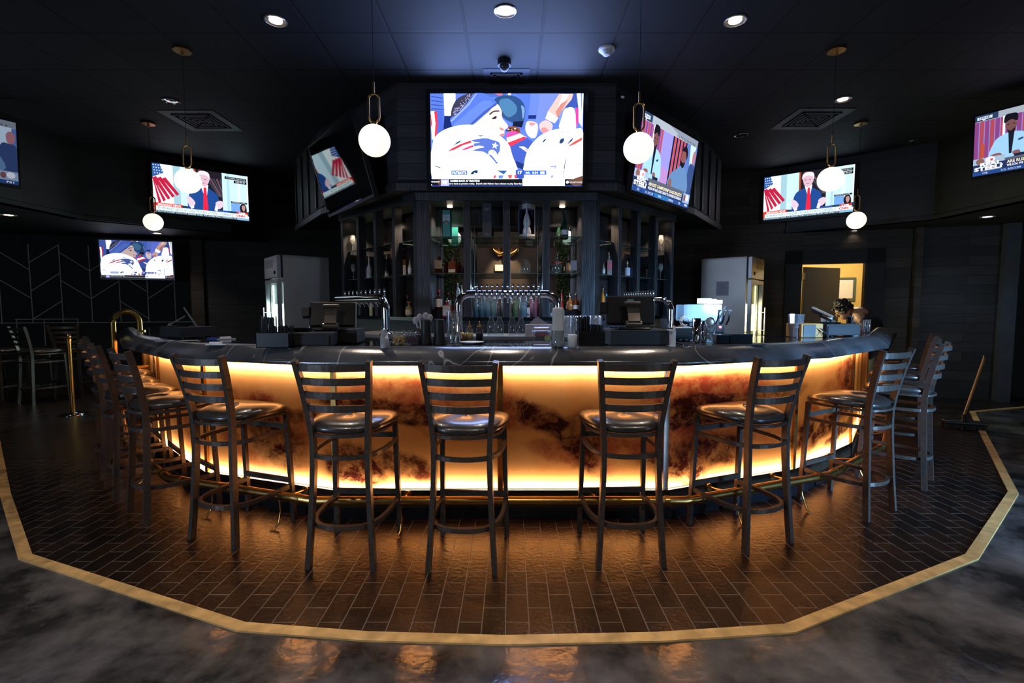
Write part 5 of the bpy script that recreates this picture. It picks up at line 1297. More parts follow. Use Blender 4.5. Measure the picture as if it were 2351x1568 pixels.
# front bay, lower shelf
g = 'bottles on the lower glass shelf under the big television'
px_bottle(1010, 588, 627, 20, Yb, Z1, 'square whiskey bottle with a big tan label, leftmost on the lower glass shelf', 'square', DAMB, lab=TAN, lab_z=(.30, .78), sq=True, top='none', group=g)
px_bottle(1027, 599, 627, 12, Yb + .1, Z1, 'dark narrow bottle between the two square whiskeys on the lower glass shelf', 'square', DAMB, sq=True, top='none', group=g)
px_bottle(1041, 584, 627, 19, Yb, Z1, 'square amber whiskey with a small low label beside the dark narrow bottle', 'square', AMB, lab=TAN, lab_z=(.1, .3), sq=True, top='pourer', group=g)
px_bottle(1056, 600, 627, 13, Yb + .05, Z1, 'dark brown bottle touching the leftmost mullion on the lower glass shelf', 'square', DAMB, sq=True, top='none', group=g)
px_bottle(1207, 593, 626, 21, Yb, Z1, 'clear cut-glass decanter alone on the lower shelf beneath the white gift box', 'jar', CLR, top='none', clear=True, group=g)
px_bottle(1278, 577, 627, 22, Yb, Z1, 'clear round-shouldered bottle with a red band on the lower glass shelf', 'round', CLR, lab=(.5, .08, .08), lab_z=(.62, .68), clear=True, group=g)
px_bottle(1304, 580, 627, 13, Yb + .09, Z1, 'clear bottle half hidden behind the blue-labelled one', 'square', CLR, sq=True, clear=True, group=g)
px_bottle(1315, 577, 627, 16, Yb, Z1, 'clear square bottle with white and blue label, rightmost on the lower glass shelf', 'square', CLR, sq=True, lab=(.35, .42, .6), lab_z=(.2, .75), clear=True, group=g)


def gift_box(px, top, bot, wpx, Y, z, label, layers, rot=0.0, sq=1.0):
    s_ = Y / F; w_ = wpx * s_; h_ = (bot - top) * s_
    t = thing('gift_box', label, 'box', (xat(px, Y), Y, z), rot)
    mb = MB(); mb.box((-w_ / 2, -w_ / 2 * sq, 0), (w_ / 2, w_ / 2 * sq, h_), layers['body'], ch=.001); mb.build('carton', t)
    mb = MB(); p = Paint(mb, w_, h_, vcol_diff(), Matrix.Translation((0, -w_ / 2 * sq - .0006, h_ / 2))); layers['art'](p); mb.build('printing', t)
    return t, w_, h_


def art1(p):
    p.rect(0, .17, 1, .42, (.45, .50, .52)); p.poly([(0, .42), (.5, .37), (1, .42), (1, .45), (0, .45)][::-1], (.02, .16, .15)); p.text('THE', .42, .2, .58, .225, (.05, .05, .06)); p.text('GLENLIVET', .1, .24, .9, .28, (.05, .05, .06)); p.text('12', .4, .30, .6, .34, (.05, .05, .06)); p.ell(.5, .48, .16, .05, (.5, .2, .1))


def art2(p):
    p.text('Buchanan', .25, .22, .75, .25, (.5, .5, .55)); p.text('Deluxe', .25, .26, .75, .29, (.5, .5, .55)); p.text('whisky', .3, .88, .7, .905, (.4, .3, .25)); p.text('SCOTCH', .22, .92, .78, .94, (.4, .4, .4))


gift_box(1029, 482, 543, 17, YF + .16, Z2, 'teal whisky carton with a pale label on the top glass shelf', {'body': pm('teal_carton', (.02, .20, .19), .4), 'art': art1}, rot=-.12)
gift_box(1119, 459, 543, 20, YF + .16, Z2, 'tall dark grey carton with small white lettering on the top glass shelf', {'body': pm('charcoal_carton', (.045, .045, .055), .5), 'art': art2})
# white gift box with window and ceramic bottle
s_ = (YF + .16) / F; w_ = 27 * s_; h_ = 77 * s_
t = thing('gift_box', 'white window gift box with a painted white and blue ceramic bottle inside', 'box', (xat(1209, YF + .2), YF + .2, Z2), R(45))
Mwb = pm('white_carton', (.50, .49, .53), .5, var=.04); a = w_ / 2
mb = MB()
mb.box((-a, -a, 0), (a, a, .045), Mwb); mb.box((-a, -a, h_ - .055), (a, a, h_), Mwb); mb.box((-a, a - .003, 0), (a, a, h_), pm('navy_liner', (.012, .016, .07), .5)); mb.box((a - .003, -a, 0), (a, a, h_), MC['navy_liner'])
for x, y in ((-a, -a), (a - .006, -a), (-a, a - .006)): mb.box((x, y, .045), (x + .006, y + .006, h_ - .055), Mwb)
mb.box((-a, -a, .04), (-a + .002, -a + .02, h_ - .05), Mwb); mb.build('carton', t)
mb = MB(); hb = h_ - .10
mb.lathe([(.001, 0), (.042, 0), (.044, .03), (.036, .07), (.030, .085), (.036, .10), (.040, .13), (.034, .17), (.020, .22), (.012, .245), (.012, .27)], pm('white_ceramic', (.75, .75, .78), .25, var=.02), 24, Matrix.Translation((0, 0, .045)) @ Matrix.Diagonal((a * 17, a * 17, hb / .28, 1)))
mb.build('ceramic_bottle', t)
px_bottle(1294, 480, 541, 19, Yb, Z2, 'dark green bottle with a grey label on the top glass shelf', 'slim', (.008, .03, .02), lab=(.38, .38, .45), lab_z=(.14, .34), top='cap', topc=(.01, .03, .02))
px_bottle(1282, 528, 541, 5, Yb, Z2, 'small cork-coloured box beside the green bottle on the top glass shelf', 'tall', TAN, top='none', name='cork_box', cat='box')
# counter: left and right front bays
px_bottle(1007, 668, 712, 18, YF + .12, ZC + .08, 'round brown bottle with a red cap standing on the black step in the mirror bay', 'tall', DAMB, lab=WHT, lab_z=(.15, .6), top='cap', topc=(.5, .03, .03))
t = thing('display_step', 'small black step under the red-capped bottle', 'stand', (xat(1004, YF + .12), YF + .12, ZC)); mb = MB(); mb.box((-.065, -.05, 0), (.065, .06, .08), M_blackgl, ch=.004); mb.build('block', t)
px_bottle(1027, 684, 728, 20, YF + .1, ZC, 'red-brown whiskey with a square grey label beside the black step', 'square', (.22, .02, .02), lab=(.4, .36, .38), lab_z=(.1, .75), sq=True)
px_bottle(1052, 648, 690, 9, YF + .3, ZC + .2, 'pale narrow bottle behind the bend of the tap arch', 'slim', WHT, lab=WHT, top='pourer')
px_bottle(1308, 672, 712, 14, YF + .12, ZC + .07, 'small round amber bottle with clear pourer at the foot of the right pillar', 'round', (.4, .12, .02), lab=None)
px_bottle(1322, 668, 712, 16, YF + .10, ZC + .07, 'round amber bottle with a white label next to the right pillar', 'round', AMB, lab=WHT, lab_z=(.1, .35))
t = thing('display_step', 'dark riser under the two round amber bottles', 'stand', (xat(1315, YF + .12), YF + .12, ZC)); mb = MB(); mb.box((-.10, -.05, 0), (.10, .06, .07), M_blackgl, ch=.004); mb.build('block', t)
px_bottle(1268, 672, 728, 17, YF + .10, ZC, 'clear faceted bottle behind the right bend of the tap arch', 'square', CLR, sq=True, clear=True)
px_bottle(1289, 672, 728, 8, YF + .12, ZC, 'slim bottle with a bright red pourer tip', 'slim', (.5, .03, .02), topc=(.6, .03, .02))


# side facets
def facet(px, side, depth=.24):
    """point behind post line seen at px"""
    k = (px - 1175.5) / F
    cx, cy, sx = (XR, YF, 1) if side > 0 else (XL, YF, -1)
    # point = c + s*(sx,1)*c45 + depth*(-sx,1)*c45
    ox = cx - sx * depth * c45; oy = cy + depth * c45
    s_ = (ox - k * oy) / (k * c45 - sx * c45)
    return ox + s_ * sx * c45, oy + s_ * c45


def fb(px, yt, bot, wpx, z, side, label, shape, col, dpt=.2, **k):
    dpt = .12
    x, y = facet(px, side, dpt); s_ = y / F
    return bottle(label, (x, y, z), wpx * s_, (bot - yt) * s_, shape, col, **k)


ZQ = Z1
fb(928, 578, 628, 16, ZQ, -1, 'squat bottle sealed in red wax on the left side shelf', 'square', (.16, .06, .02), lab=TAN, lab_z=(.02, .5), top='cap', topc=(.7, .04, .02), sq=True)
fb(943, 588, 627, 9, ZQ, -1, 'narrow cream-labelled bottle beside the red-waxed one', 'tall', TAN, lab=WHT)
fb(890, 587, 637, 10, ZQ, -1, 'dark bottle with a tan label, alone in the second bay on the left side shelf', 'slim', (.02, .02, .02), lab=TAN, lab_z=(.0, .2), topc=(.4, .3, .3))
fb(850, 586, 640, 12, ZQ, -1, 'white tapered bottle in the third bay on the left side shelf', 'slim', WHT, lab=(.5, .45, .46), topc=(.55, .4, .33))
fb(1396, 574, 629, 13, ZQ, 1, 'bottle with red and white label in the first bay of the right side shelf', 'square', (.25, .20, .18), lab=(.45, .08, .09), lab_z=(.3, .7), sq=True)
fb(1384, 598, 628, 8, ZQ, 1, 'small pale bottle left of the red-labelled one on the right side shelf', 'tall', (.35, .32, .2), lab=WHT)
fb(1438, 596, 632, 13, ZQ, 1, 'squat bottle with a lilac-white label in the second bay on the right', 'round', (.22, .12, .05), lab=(.55, .52, .62), lab_z=(.1, .7), topc=(.7, .5, .25))
fb(1452, 597, 633, 14, ZQ, 1, 'squat bottle with a green label in the second bay on the right', 'round', (.22, .12, .05), lab=(.10, .28, .12), lab_z=(.1, .7), topc=(.7, .5, .25))
fb(1487, 597, 638, 14, ZQ, 1, 'dark square bottle with a white side label in the third bay on the right', 'square', (.05, .02, .02), lab=WHT, lab_z=(.1, .65), sq=True)
# on side counters
fb(924, 698, 731, 18, ZC, -1, 'squat olive bottle with green neck ribbon on the left counter', 'round', (.18, .17, .08), top='cap', topc=(.12, .25, .1), dpt=.1)
fb(940, 696, 731, 18, ZC, -1, 'squat olive bottle with orange neck ribbon and tan label on the left counter', 'round', (.28, .20, .08), lab=TAN, top='cap', topc=(.7, .2, .06), dpt=.1)
fb(936, 676, 712, 9, ZC + .06, -1, 'red-topped black bottle behind the two squat olive ones', 'slim', (.02, .02, .02), top='cap', topc=(.45, .05, .08), dpt=.3)
fb(841, 688, 730, 15, ZC, -1, 'orange-yellow bottle under the left tap tower', 'tall', (.60, .30, .02), lab=(.6, .2, .08), lab_z=(.1, .5), top='cap', topc=(.7, .4, .02), dpt=.1)
fb(853, 690, 730, 9, ZC, -1, 'pale yellow bottle close beside the orange-yellow one', 'tall', (.65, .62, .35), top='none', dpt=.2)
fb(873, 698, 731, 10, ZC, -1, 'dark bottle with tan label partly behind the left tap column', 'tall', (.02, .015, .01), lab=TAN, lab_z=(.4, .85), dpt=.12)
fb(1383, 652, 705, 9, ZC + .1, 1, 'orange liqueur bottle at the first post on the right counter', 'tall', (.7, .22, .02), lab=(.65, .2, .02), dpt=.1)
fb(1391, 676, 728, 10, ZC, 1, 'clear bottle with a blue cap touching the register', 'tall', CLR, top='cap', topc=(.05, .35, .5), clear=True, dpt=.1)


def wine_glass(label, x, y, z, group, h_=.2, r_=.033):
    t = thing('wine_glass', label, 'wine glass', (x, y, z), group=group)
    mb = MB(); mb.lathe([(r_ * .85, 0), (r_ * .85, .002), (.005, .006), (.0035, .02), (.0035, h_ * .42), (.006, h_ * .45)], M_crystal, 14); mb.build('stem', t)
    mb = MB(); mb.lathe([(.006, h_ * .45), (r_ * .7, h_ * .55), (r_, h_ * .72), (r_ * .82, h_), (r_ * .78, h_), (r_ * .94, h_ * .72), (r_ * .64, h_ * .57), (.002, h_ * .48)], M_crystal, 16, cap=False); mb.build('bowl', t)
    return t


for side, pxs, nm in ((-1, (797, 806, 814), 'left'), (1, (1514, 1521, 1529, 1536), 'right')):
    for z, lv in ((Z1, 'lower'), (Z2 - .02, 'upper')):
        first = None
        for j, px in enumerate(pxs):
            x, y = facet(px, side, .11 + .05 * (j % 2)); lb = '%s wine glass from the left, %s shelf, outer bay on the %s' % (('first', 'second', 'third', 'fourth')[j], lv, nm); gg = 'wine glasses, %s shelf on the %s' % (lv, nm)
            if first is None: first = wine_glass(lb, x, y, z, gg)
            else: dup(first, (x, y, z), 0, lb, gg)


def pint(label, x, y, z, r_, h_, group, mat=None, name='pint_glass', cat='glass', taper=.82):
    o = MB(); o.lathe([(.001, .004), (r_ * taper, .004), (r_ * taper, 0), (r_ * (taper + .02), 0), (r_, h_), (r_ * .95, h_), (r_ * (taper - .03), .012), (.001, .012)], mat or M_glass, 18, cap=False)
    o = o.build(name); o.location = (x, y, z); return tag(o, label, cat, group)


def row(first, pts, label, group):
    for p, lb in pts:
        c = first.copy(); COL.objects.link(c); c.location = p; c['label'] = lb; c['group'] = group


# rack of pint glasses on the service counter
Yg = 4.10; RW = ('front', 'middle', 'back'); NT = ('first', 'second', 'third', 'fourth'); gl = 'pint glass in the front row of the glass rack, first from the left'; gg = 'pint glasses racked left of the register'
f0 = pint(gl, xat(1306, Yg), Yg, ZS, .037, .165, gg); pts = []
for r_ in range(3):
    for k in range(4):
        if r_ or k: pts.append(((xat(1306, Yg) + k * .082 + (r_ % 2) * .01, Yg + r_ * .09, ZS), 'pint glass, %s row of the rack, %s from the left' % (RW[r_], NT[k])))
row(f0, pts, gl, gg)
# carafes on the service counter
cf = None
for px, lb in ((1128, 'leftmost of the short carafes on the steel counter'), (1147, 'carafe second from left on the steel counter'), (1176, 'third short carafe from the left'), (1196, 'carafe closest to the freezer bag box')):
    s_ = 4.1 / F
    bottle(lb + ' holding a clear drink', (xat(px, 4.1), 4.12, ZS), 19 * s_, 44 * s_, 'jar', CLR, top='none', clear=True, name='carafe', cat='carafe')
# storage pourers lined on the back bar counter
for px, w_, tp_, c, lb in ((1092, 11, 684, (.3, .5, .6), 'tall blue-lit glass under the tap arch, first from the left'), (1107, 12, 684, (.25, .4, .5), 'tall glass under the tap arch with a dark base'), (1121, 13, 684, (.35, .5, .55), 'wide glass third under the tap arch'), (1133, 12, 690, (.4, .5, .5), 'glass next to the middle mullion, left of it, taller of two'),
                          (1146, 12, 686, (.35, .3, .3), 'glass with orange rim just left of the middle mullion'), (1182, 15, 684, (.35, .45, .25), 'glass with yellow-green juice just right of the middle mullion'), (1202, 16, 684, (.4, .55, .65), 'pale blue-lit glass right of the yellow-green juice'), (1230, 15, 683, (.65, .25, .38), 'pink and white tall bottle under the right end of the tap arch')):
    s_ = (YF + .1) / F
    pint(lb, xat(px, YF + .1), YF + .1, ZC, w_ * s_ / 2, (728 - tp_) * s_, None, name='tall_glass', taper=.9, mat=pm('tinted_and_lit_glass_%d' % px, c, .08, trans=.6))  # blue tints put the blue light on clear glasses into their colour
light('under_arch_glow', 'AREA', (xat(1160, YF + .4), YF + .42, ZC + .33), 3.0, (.6, .85, 1.0), rot=(R(-20), 0, 0), size=.9, size_y=.04)
# freezer bag box
s_ = 4.05 / F
t = thing('bag_box', 'white cardboard box printed Reclosable Freezer Bags on the steel counter', 'box', (xat(1237, 4.05), 4.08, ZS))
w_ = 61 * s_; h_ = 26 * s_
mb = MB(); mb.box((-w_ / 2, -.05, 0), (w_ / 2, .07, h_), pm('pink_white_card', (.58, .48, .48), .6)); mb.prism([(-w_ / 2 + .03, 0), (w_ / 2 - .02, 0), (w_ / 2 - .10, .05), (0, .065), (-w_ / 2 + .08, .05)], -.002, .002, pm('grey_card', (.20, .16, .17), .7), M=Matrix.Translation((0, .06, h_)) @ Matrix.Rotation(PI / 2, 4, 'X')); mb.build('carton', t)
mb = MB(); p = Paint(mb, w_, h_, vcol_diff(), Matrix.Translation((0, -.0506, h_ / 2))); p.text('Reclosable Freezer Bags', .05, .08, .52, .17, (.05, .04, .04), .01); p.text('Bolsas para congelador', .05, .24, .42, .30, (.2, .17, .17))
for k in range(3): p.rect(.05, .42 + .14 * k, .2, .45 + .14 * k, (.3, .24, .24))
mb.build('printing', t)

# ================================================================== THINGS ON THE BAR
def onbar(px, py): return atz(px, py, ZB + .001)


def sz(p): return p.y / F


def pos_terminal(label, p, yaw, w_, tilt=-12, zlift=.0, reader=True, sticker=True):
    t = thing('register_screen', label, 'register', (p.x, p.y, p.z + zlift), R(yaw))
    h_ = w_ * .64; hb = .05
    mb = MB(); mb.box((-.10, -.09, 0), (.10, .07, .014), M_blackgl, ch=.006); mb.box((-w_ * .42, -.02, .006), (w_ * .42, .03, .012), M_blackpl); mb.build('foot', t)
    mb = MB(); Mst = pm('pewter_stand', (.16, .135, .12), .3, .8)
    prof = [(-.035, .03), (-.075, .05), (-.075, .07)]
    mb.tube([(0, -.055, .03), (0, -.075, .055), (0, -.055, .10), (0, -.03, .14), (0, -.012, .165)], 0, Mst, rect=(.075, .02), up=(0, 1, 0)); mb.cyl((-.05, -.06, .03), (.05, -.06, .03), .026, Mst); mb.cyl((-.05, -.02, .165), (.05, -.02, .165), .014, Mst); mb.build('stand', t)
    T = Matrix.Translation((0, 0, .02)) @ Matrix.Rotation(R(tilt), 4, 'X')
    mb = MB(); mb.box((-w_ / 2, 0, 0.01), (w_ / 2, .028, h_), M_blackpl, M=T, ch=.012); mb.box((-w_ / 2 - .003, .018, .007), (w_ / 2 + .003, .031, h_ + .003), pm('silver_rim', (.4, .38, .37), .3, .8), M=T, ch=.006); sc = mb.build('screen_panel', t)
    if sticker: mb = MB(); mb.box((-.02, -.0015, h_ * .72), (.022, -.0005, h_ * .88), pm('silver_sticker', (.35, .5, .52), .25, .6), M=T); mb.build('sticker', sc)
    if reader: mb = MB(); mb.box((-w_ / 2 - .045, -.01, h_ * .40), (-w_ / 2 + .004, .035, h_ * .78), M_blackpl, M=T, ch=.006); mb.build('card_reader', t)
    return t


def cash_drawer(label, p, yaw, w_, d_, h_, mat=None):
    t = thing('cash_drawer', label, 'cash drawer', p, R(yaw)); m_ = mat or pm('textured_black', (.012, .012, .013), .55, scale=200, bump=.3)
    mb = MB(); mb.box((-w_ / 2, 0, .008), (w_ / 2, d_, h_), m_, ch=.003); mb.box((-w_ / 2 + .01, -.006, .014), (w_ / 2 - .01, 0, h_ - .02), m_, ch=.002); mb.build('body', t)
    mb = MB()
    for x in (-w_ / 2 + .04, w_ / 2 - .04): mb.cyl((x, .04, 0), (x, .04, .01), .014, M_blackpl); mb.cyl((x, d_ - .04, 0), (x, d_ - .04, .01), .014, M_blackpl)
    mb.build('rubber_feet', t)
    return t


def straw_caddy(label, p, yaw, w_, d_, h_, straws, tall=.09):
    t = thing('straw_caddy', label, 'caddy', p, R(yaw)); mb = MB(); e = .004
    mb.box((-w_ / 2, 0, 0), (w_ / 2, e, h_), M_blackpl); mb.box((-w_ / 2, d_ - e, 0), (w_ / 2, d_, h_), M_blackpl); mb.box((-w_ / 2, 0, 0), (-w_ / 2 + e, d_, h_), M_blackpl); mb.box((w_ / 2 - e, 0, 0), (w_ / 2, d_, h_), M_blackpl); mb.box((-w_ / 2, 0, 0), (w_ / 2, d_, e), M_blackpl); mb.build('bin', t)
    mb = MB()
    for k in range(straws):
        x = random.uniform(-w_ / 2 + .01, w_ / 2 - .01); y = random.uniform(.01, d_ - .01); hh = h_ + (tall if x < -w_ * .05 else tall * .45) * random.uniform(.8, 1.05)
        mb.cyl((x, y, .005), (x + random.uniform(-.004, .004), y, hh), .0028, M_blackgl, n=6)
    mb.build('straws', t)['kind'] = 'stuff'
    mb = MB(); mb.box((-w_ / 2 + .008, d_ * .3, .01), (-w_ / 2 + .05, d_ * .7, h_ * .8), M_paper); mb.build('napkins', t)
    return t


# --- centre
p = onbar(883, 799); t = thing('cup_stack', 'stack of clear plastic cups on the bar edge before the left chrome tap column', 'cups', p); Mcup = pm('frosted_plastic', (.75, .75, .82), .25, trans=.6)
s_ = sz(p); mb = MB(); mb.lathe([(.001, 0), (9.6 * s_, 0), (9.9 * s_, .003), (9.4 * s_, 24 * s_), (8.6 * s_, 24 * s_), (6.3 * s_, 42 * s_), (6.3 * s_, 43 * s_), (.001, 43 * s_)], Mcup, 28, cap=False)
for k in range(8): mb.lathe([(9.9 * s_, 4 * s_ + k * 2.4 * s_), (10.15 * s_, 4.6 * s_ + k * 2.4 * s_), (9.8 * s_, 5.2 * s_ + k * 2.4 * s_)], Mcup, 28, cap=False)
mb.build('cups', t)
for px, c1, lb in ((918, (.62, .40, .12), 'square glass jar of dried ginger slices'), (949, (.10, .015, .04), 'square glass jar of dark red dried petals next to the ginger jar')):
    p = onbar(px, 792); s_ = sz(p); t = thing('glass_jar', lb, 'jar', p, random.uniform(-.1, .1))
    mb = MB(); mb.box((-15 * s_, -14 * s_, 0), (15 * s_, 14 * s_, 26 * s_), M_glass, ch=.01); mb.lathe([(12 * s_, 25 * s_), (12.5 * s_, 31 * s_)], M_glass, 24); mb.build('jar_body', t)
    mb = MB(); mb.lathe([(14 * s_, 27 * s_), (14.5 * s_, 28 * s_), (13.5 * s_, 31 * s_), (12 * s_, 33 * s_)], M_glass, 24); mb.build('lid', t)
    mb = MB(); cm = pm('dried_' + ('ginger' if c1[0] > .3 else 'petals'), c1, .7, var=.35, scale=40)
    for k in range(90):
        v_ = Vector((random.uniform(-12, 12) * s_, random.uniform(-11, 11) * s_, random.uniform(2, 20) * s_)); M = Matrix.Translation(v_) @ Euler((random.random() * 3, random.random() * 3, random.random() * 3)).to_matrix().to_4x4()
        if c1[0] > .3: mb.box((-4 * s_, -2.5 * s_, -.4 * s_), (4 * s_, 2.5 * s_, .4 * s_), cm, M=M)
        else: mb.box((-7 * s_, -.7 * s_, -.4 * s_), (7 * s_, .7 * s_, .4 * s_), cm, M=M)
    mb.build('contents', t)['kind'] = 'stuff'
for px, lb in ((978, 'left of two tall black tapered tumbler stacks'), (1009, 'right of two tall black tapered tumbler stacks')):
    p = onbar(px, 791); s_ = sz(p); t = thing('tumbler_stack', lb, 'tumblers', p)
    mb = MB(); pr = [(.001, 0), (14.5 * s_, 0)]
    for k in range(7): pr += [(14.6 * s_ - k * .5 * s_, (1 + k * 4) * s_), (14.2 * s_ - k * .5 * s_, (4.6 + k * 4) * s_)]
    pr += [(11 * s_, 56 * s_), (10.4 * s_, 58 * s_), (9.5 * s_, 58 * s_), (9 * s_, 56.5 * s_), (.001, 56.5 * s_)]
    mb.lathe(pr, pm('matte_black_cup', (.012, .012, .012), .5), 28, cap=False); mb.build('cups', t)
p = onbar(972, 786); s_ = sz(p); t = thing('scoop_holder', 'bunch of pale scoops leaning behind the black tumbler stacks', 'bar tools', p)
mb = MB(); mb.lathe([(.001, 0), (14 * s_, 0), (15 * s_, 34 * s_), (14.4 * s_, 34 * s_), (13 * s_, .002), (.001, .002)], M_blackpl, 20, cap=False); mb.build('holder', t)
for k, (dx, hh, an) in enumerate(((-17, 50, -.35), (-8, 57, -.15), (6, 60, 0.05), (16, 56, .25))):
    mb = MB(); top_ = Vector((dx * s_, 0, hh * s_)); mb.tube([(dx * .3 * s_, 0, .01), tuple(top_)], 1.6 * s_, M_paper, n=8); mb.sphere(tuple(top_), 7 * s_, pm('pale_pink_scoop', (.48, .40, .37), .45), n=16, m=8, sc=(1, .35, 1.25)); mb.build('scoop', t)
p = onbar(1042, 791); s_ = sz(p); t = thing('utensil_vase', 'tall clear glass cylinder packed with bar spoons, strainers and tongs', 'utensil holder', p)
mb = MB(); mb.lathe([(.001, 0), (14.5 * s_, 0), (15 * s_, 4 * s_), (16.5 * s_, 76 * s_), (15.7 * s_, 76 * s_), (14 * s_, 5 * s_), (.001, 4.5 * s_)], M_glass, 28, cap=False); mb.build('glass', t)
for k in range(9):
    a = random.random() * 6.28; b_ = random.uniform(5, 10) * s_; h_ = random.uniform(48, 72) * s_; mb = MB(); m_ = random.choice([M_chrome, M_blackpl, pm('pale_wood', (.50, .38, .28), .6)])
    mb.tube([(b_ * .5 * math.cos(a), b_ * .5 * math.sin(a), 6 * s_), (b_ * math.cos(a + .6), b_ * math.sin(a + .6), h_)], 1.1 * s_, m_, n=8)
    mb.sphere((b_ * math.cos(a + .6), b_ * math.sin(a + .6), h_), 3.2 * s_, m_, n=12, m=8, sc=(1, .4, 1.6)); mb.build('utensil', t)
mb = MB(); c_ = (4 * s_, 0, 66 * s_); mb.tube([(c_[0] + 11 * s_ * math.cos(a_ * .314), 0, c_[2] + 13 * s_ * math.sin(a_ * .314)) for a_ in range(20)], .5 * s_, M_chrome, n=6, closed=True, up=(0, 1, 0)); mb.tube([(4 * s_, 0, 53 * s_), (2 * s_, 0, 8 * s_)], .8 * s_, M_chrome, n=6); mb.build('strainer', t)
p = onbar(1064, 784); s_ = sz(p); t = thing('fruit_glass', 'small glass of orange peel beside the bitters bottles', 'garnish', p)
mb = MB(); mb.lathe([(.001, 0), (9 * s_, 0), (10 * s_, 22 * s_), (9.5 * s_, 22 * s_), (8.5 * s_, 1.5 * s_), (.001, 1.5 * s_)], M_glass, 20, cap=False); mb.build('glass', t)
mb = MB()
for k in range(7): mb.sphere((random.uniform(-4, 4) * s_, random.uniform(-4, 4) * s_, (4 + k * 2.2) * s_), 4.4 * s_, pm('orange_peel', (.80, .42, .05), .5, bump=.3, scale=80), n=12, m=8)
mb.build('peel', t)['kind'] = 'stuff'
for px, c1, lb in ((1078, (.45, .38, .15), 'glass dasher bottle of yellow syrup with gold spout'), (1101, (.02, .02, .02), 'faceted dark dasher bottle with gold spout')):
    p = onbar(px, 784); s_ = sz(p); t = thing('dasher_bottle', lb, 'bottle', p)
    mb = MB(); mb.lathe([(.001, .001), (8 * s_, .001), (8.4 * s_, 1 * s_), (8.4 * s_, 20 * s_), (.001, 20 * s_)], pm('dasher_liquid_%d' % px, c1, .15), 8 if px > 1090 else 24, smooth=px < 1090, cap=False)
    mb.build('liquid', t)
    mb = MB(); mb.lathe([(.001, 0), (8.8 * s_, 0), (8.8 * s_, 28 * s_), (4 * s_, 32 * s_), (4 * s_, 34 * s_)], M_glass, 24, cap=False); mb.build('glass_body', t)
    mb = MB(); mb.lathe([(5 * s_, 33 * s_), (5.4 * s_, 35 * s_), (3 * s_, 37.5 * s_), (1.7 * s_, 40 * s_), (1.2 * s_, 47 * s_)], M_gold, 18); mb.build('spout', t)
p = onbar(1084, 789); s_ = sz(p); t = thing('saucer', 'white saucer in front of the dasher bottles', 'plate', p); mb = MB(); mb.lathe([(.001, 0), (15 * s_, 0), (27 * s_, 4 * s_), (27.5 * s_, 4.6 * s_), (26 * s_, 5 * s_), (15 * s_, 1.5 * s_), (.001, 1.5 * s_)], M_white, 36, cap=False); mb.build('plate', t)
p0, p1 = onbar(1112, 793), onbar(1222, 786.5); t = thing('bar_mat', 'black ribbed rubber bar mat beside the clear garnish box', 'bar mat', ((p0.x + p1.x) / 2, p0.y, ZB))
mb = MB(); hw = (p1.x - p0.x) / 2; mb.box((-hw, 0, 0), (hw, .10, .004), M_blackpl); mb.build('mat', t)
mb = MB()
for k in range(34):
    for j in range(6): mb.cyl((-hw + .006 + k * (2 * hw - .012) / 33, .008 + j * .017, .003), (-hw + .006 + k * (2 * hw - .012) / 33, .008 + j * .017, .009), .0028, M_blackpl, n=6)
mb.build('studs', t)['kind'] = 'stuff'
p = onbar(1244, 794); s_ = sz(p); t = thing('garnish_box', 'clear plastic container with sliced limes and an orange lid', 'container', p)
Mpl = thin_glass('clear_plastic', (.88, .88, .9), .08)
mb = MB(); mb.box((-21 * s_, 0, 0), (21 * s_, .09, 33 * s_), Mpl, ch=.008); mb.build('tub', t)
mb = MB(); mb.box((-20 * s_, .002, 34 * s_), (20 * s_, .088, 43 * s_), Mpl, ch=.01); mb.box((-23 * s_, -.003, 32 * s_), (22 * s_, .093, 34.5 * s_), Mpl, ch=.004); mb.build('lid', t)
mb = MB(); mb.box((-17 * s_, .01, 11 * s_), (17 * s_, .08, 20 * s_), pm('herb_green', (.03, .05, .03), .6, var=.5, scale=60), ch=.01); mb.box((-16 * s_, .01, 21 * s_), (16 * s_, .08, 30 * s_), pm('pink_fruit', (.38, .10, .10), .6, var=.5, scale=50), ch=.01); mb.box((-15 * s_, .01, 36 * s_), (15 * s_, .07, 40 * s_), pm('peach_slices', (.75, .45, .28), .6, var=.3, scale=40), ch=.006); mb.build('fruit', t)
mb = MB(); mb.cyl((13 * s_, .0015, 18 * s_), (13 * s_, .006, 18 * s_), 7 * s_, pm('lime_flesh', (.55, .58, .16), .5, var=.2, scale=60), n=20); mb.build('lime_slice', t)
p = onbar(1281, 798); s_ = sz(p); t = thing('cup_sleeve', 'tall white paper-wrapped cup sleeve in a clear round holder', 'cups', p)
mb = MB(); mb.box((-12.5 * s_, -11 * s_, 5 * s_), (12.5 * s_, 11 * s_, 92 * s_), M_paper, M=Matrix.Rotation(.05, 4, 'Z'), ch=5 * s_); mb.build('paper_sleeve', t)
mb = MB(); mb.lathe([(.001, 0), (13.5 * s_, 0), (15 * s_, 5 * s_), (15 * s_, 40 * s_), (14.6 * s_, 40 * s_), (14.4 * s_, 4 * s_), (.001, 4 * s_)], M_glass, 28, cap=False); mb.build('holder', t)
p = onbar(1314, 798); s_ = sz(p); t = thing('white_cup', 'short white cylinder between the paper sleeve and the straw caddy', 'cup', p); mb = MB(); mb.lathe([(.001, 0), (10.5 * s_, 0), (11 * s_, 29 * s_), (10 * s_, 30 * s_), (.001, 29 * s_)], M_white, 28, cap=False); mb.build('cup', t)
straw_caddy('black straw caddy full of black straws left of the blue-grey cash drawer', onbar(1359, 797), 2, 60 * 3.0 / F, .13, 36 * 3.0 / F, 110)
p = onbar(1472, 796); s_ = sz(p)
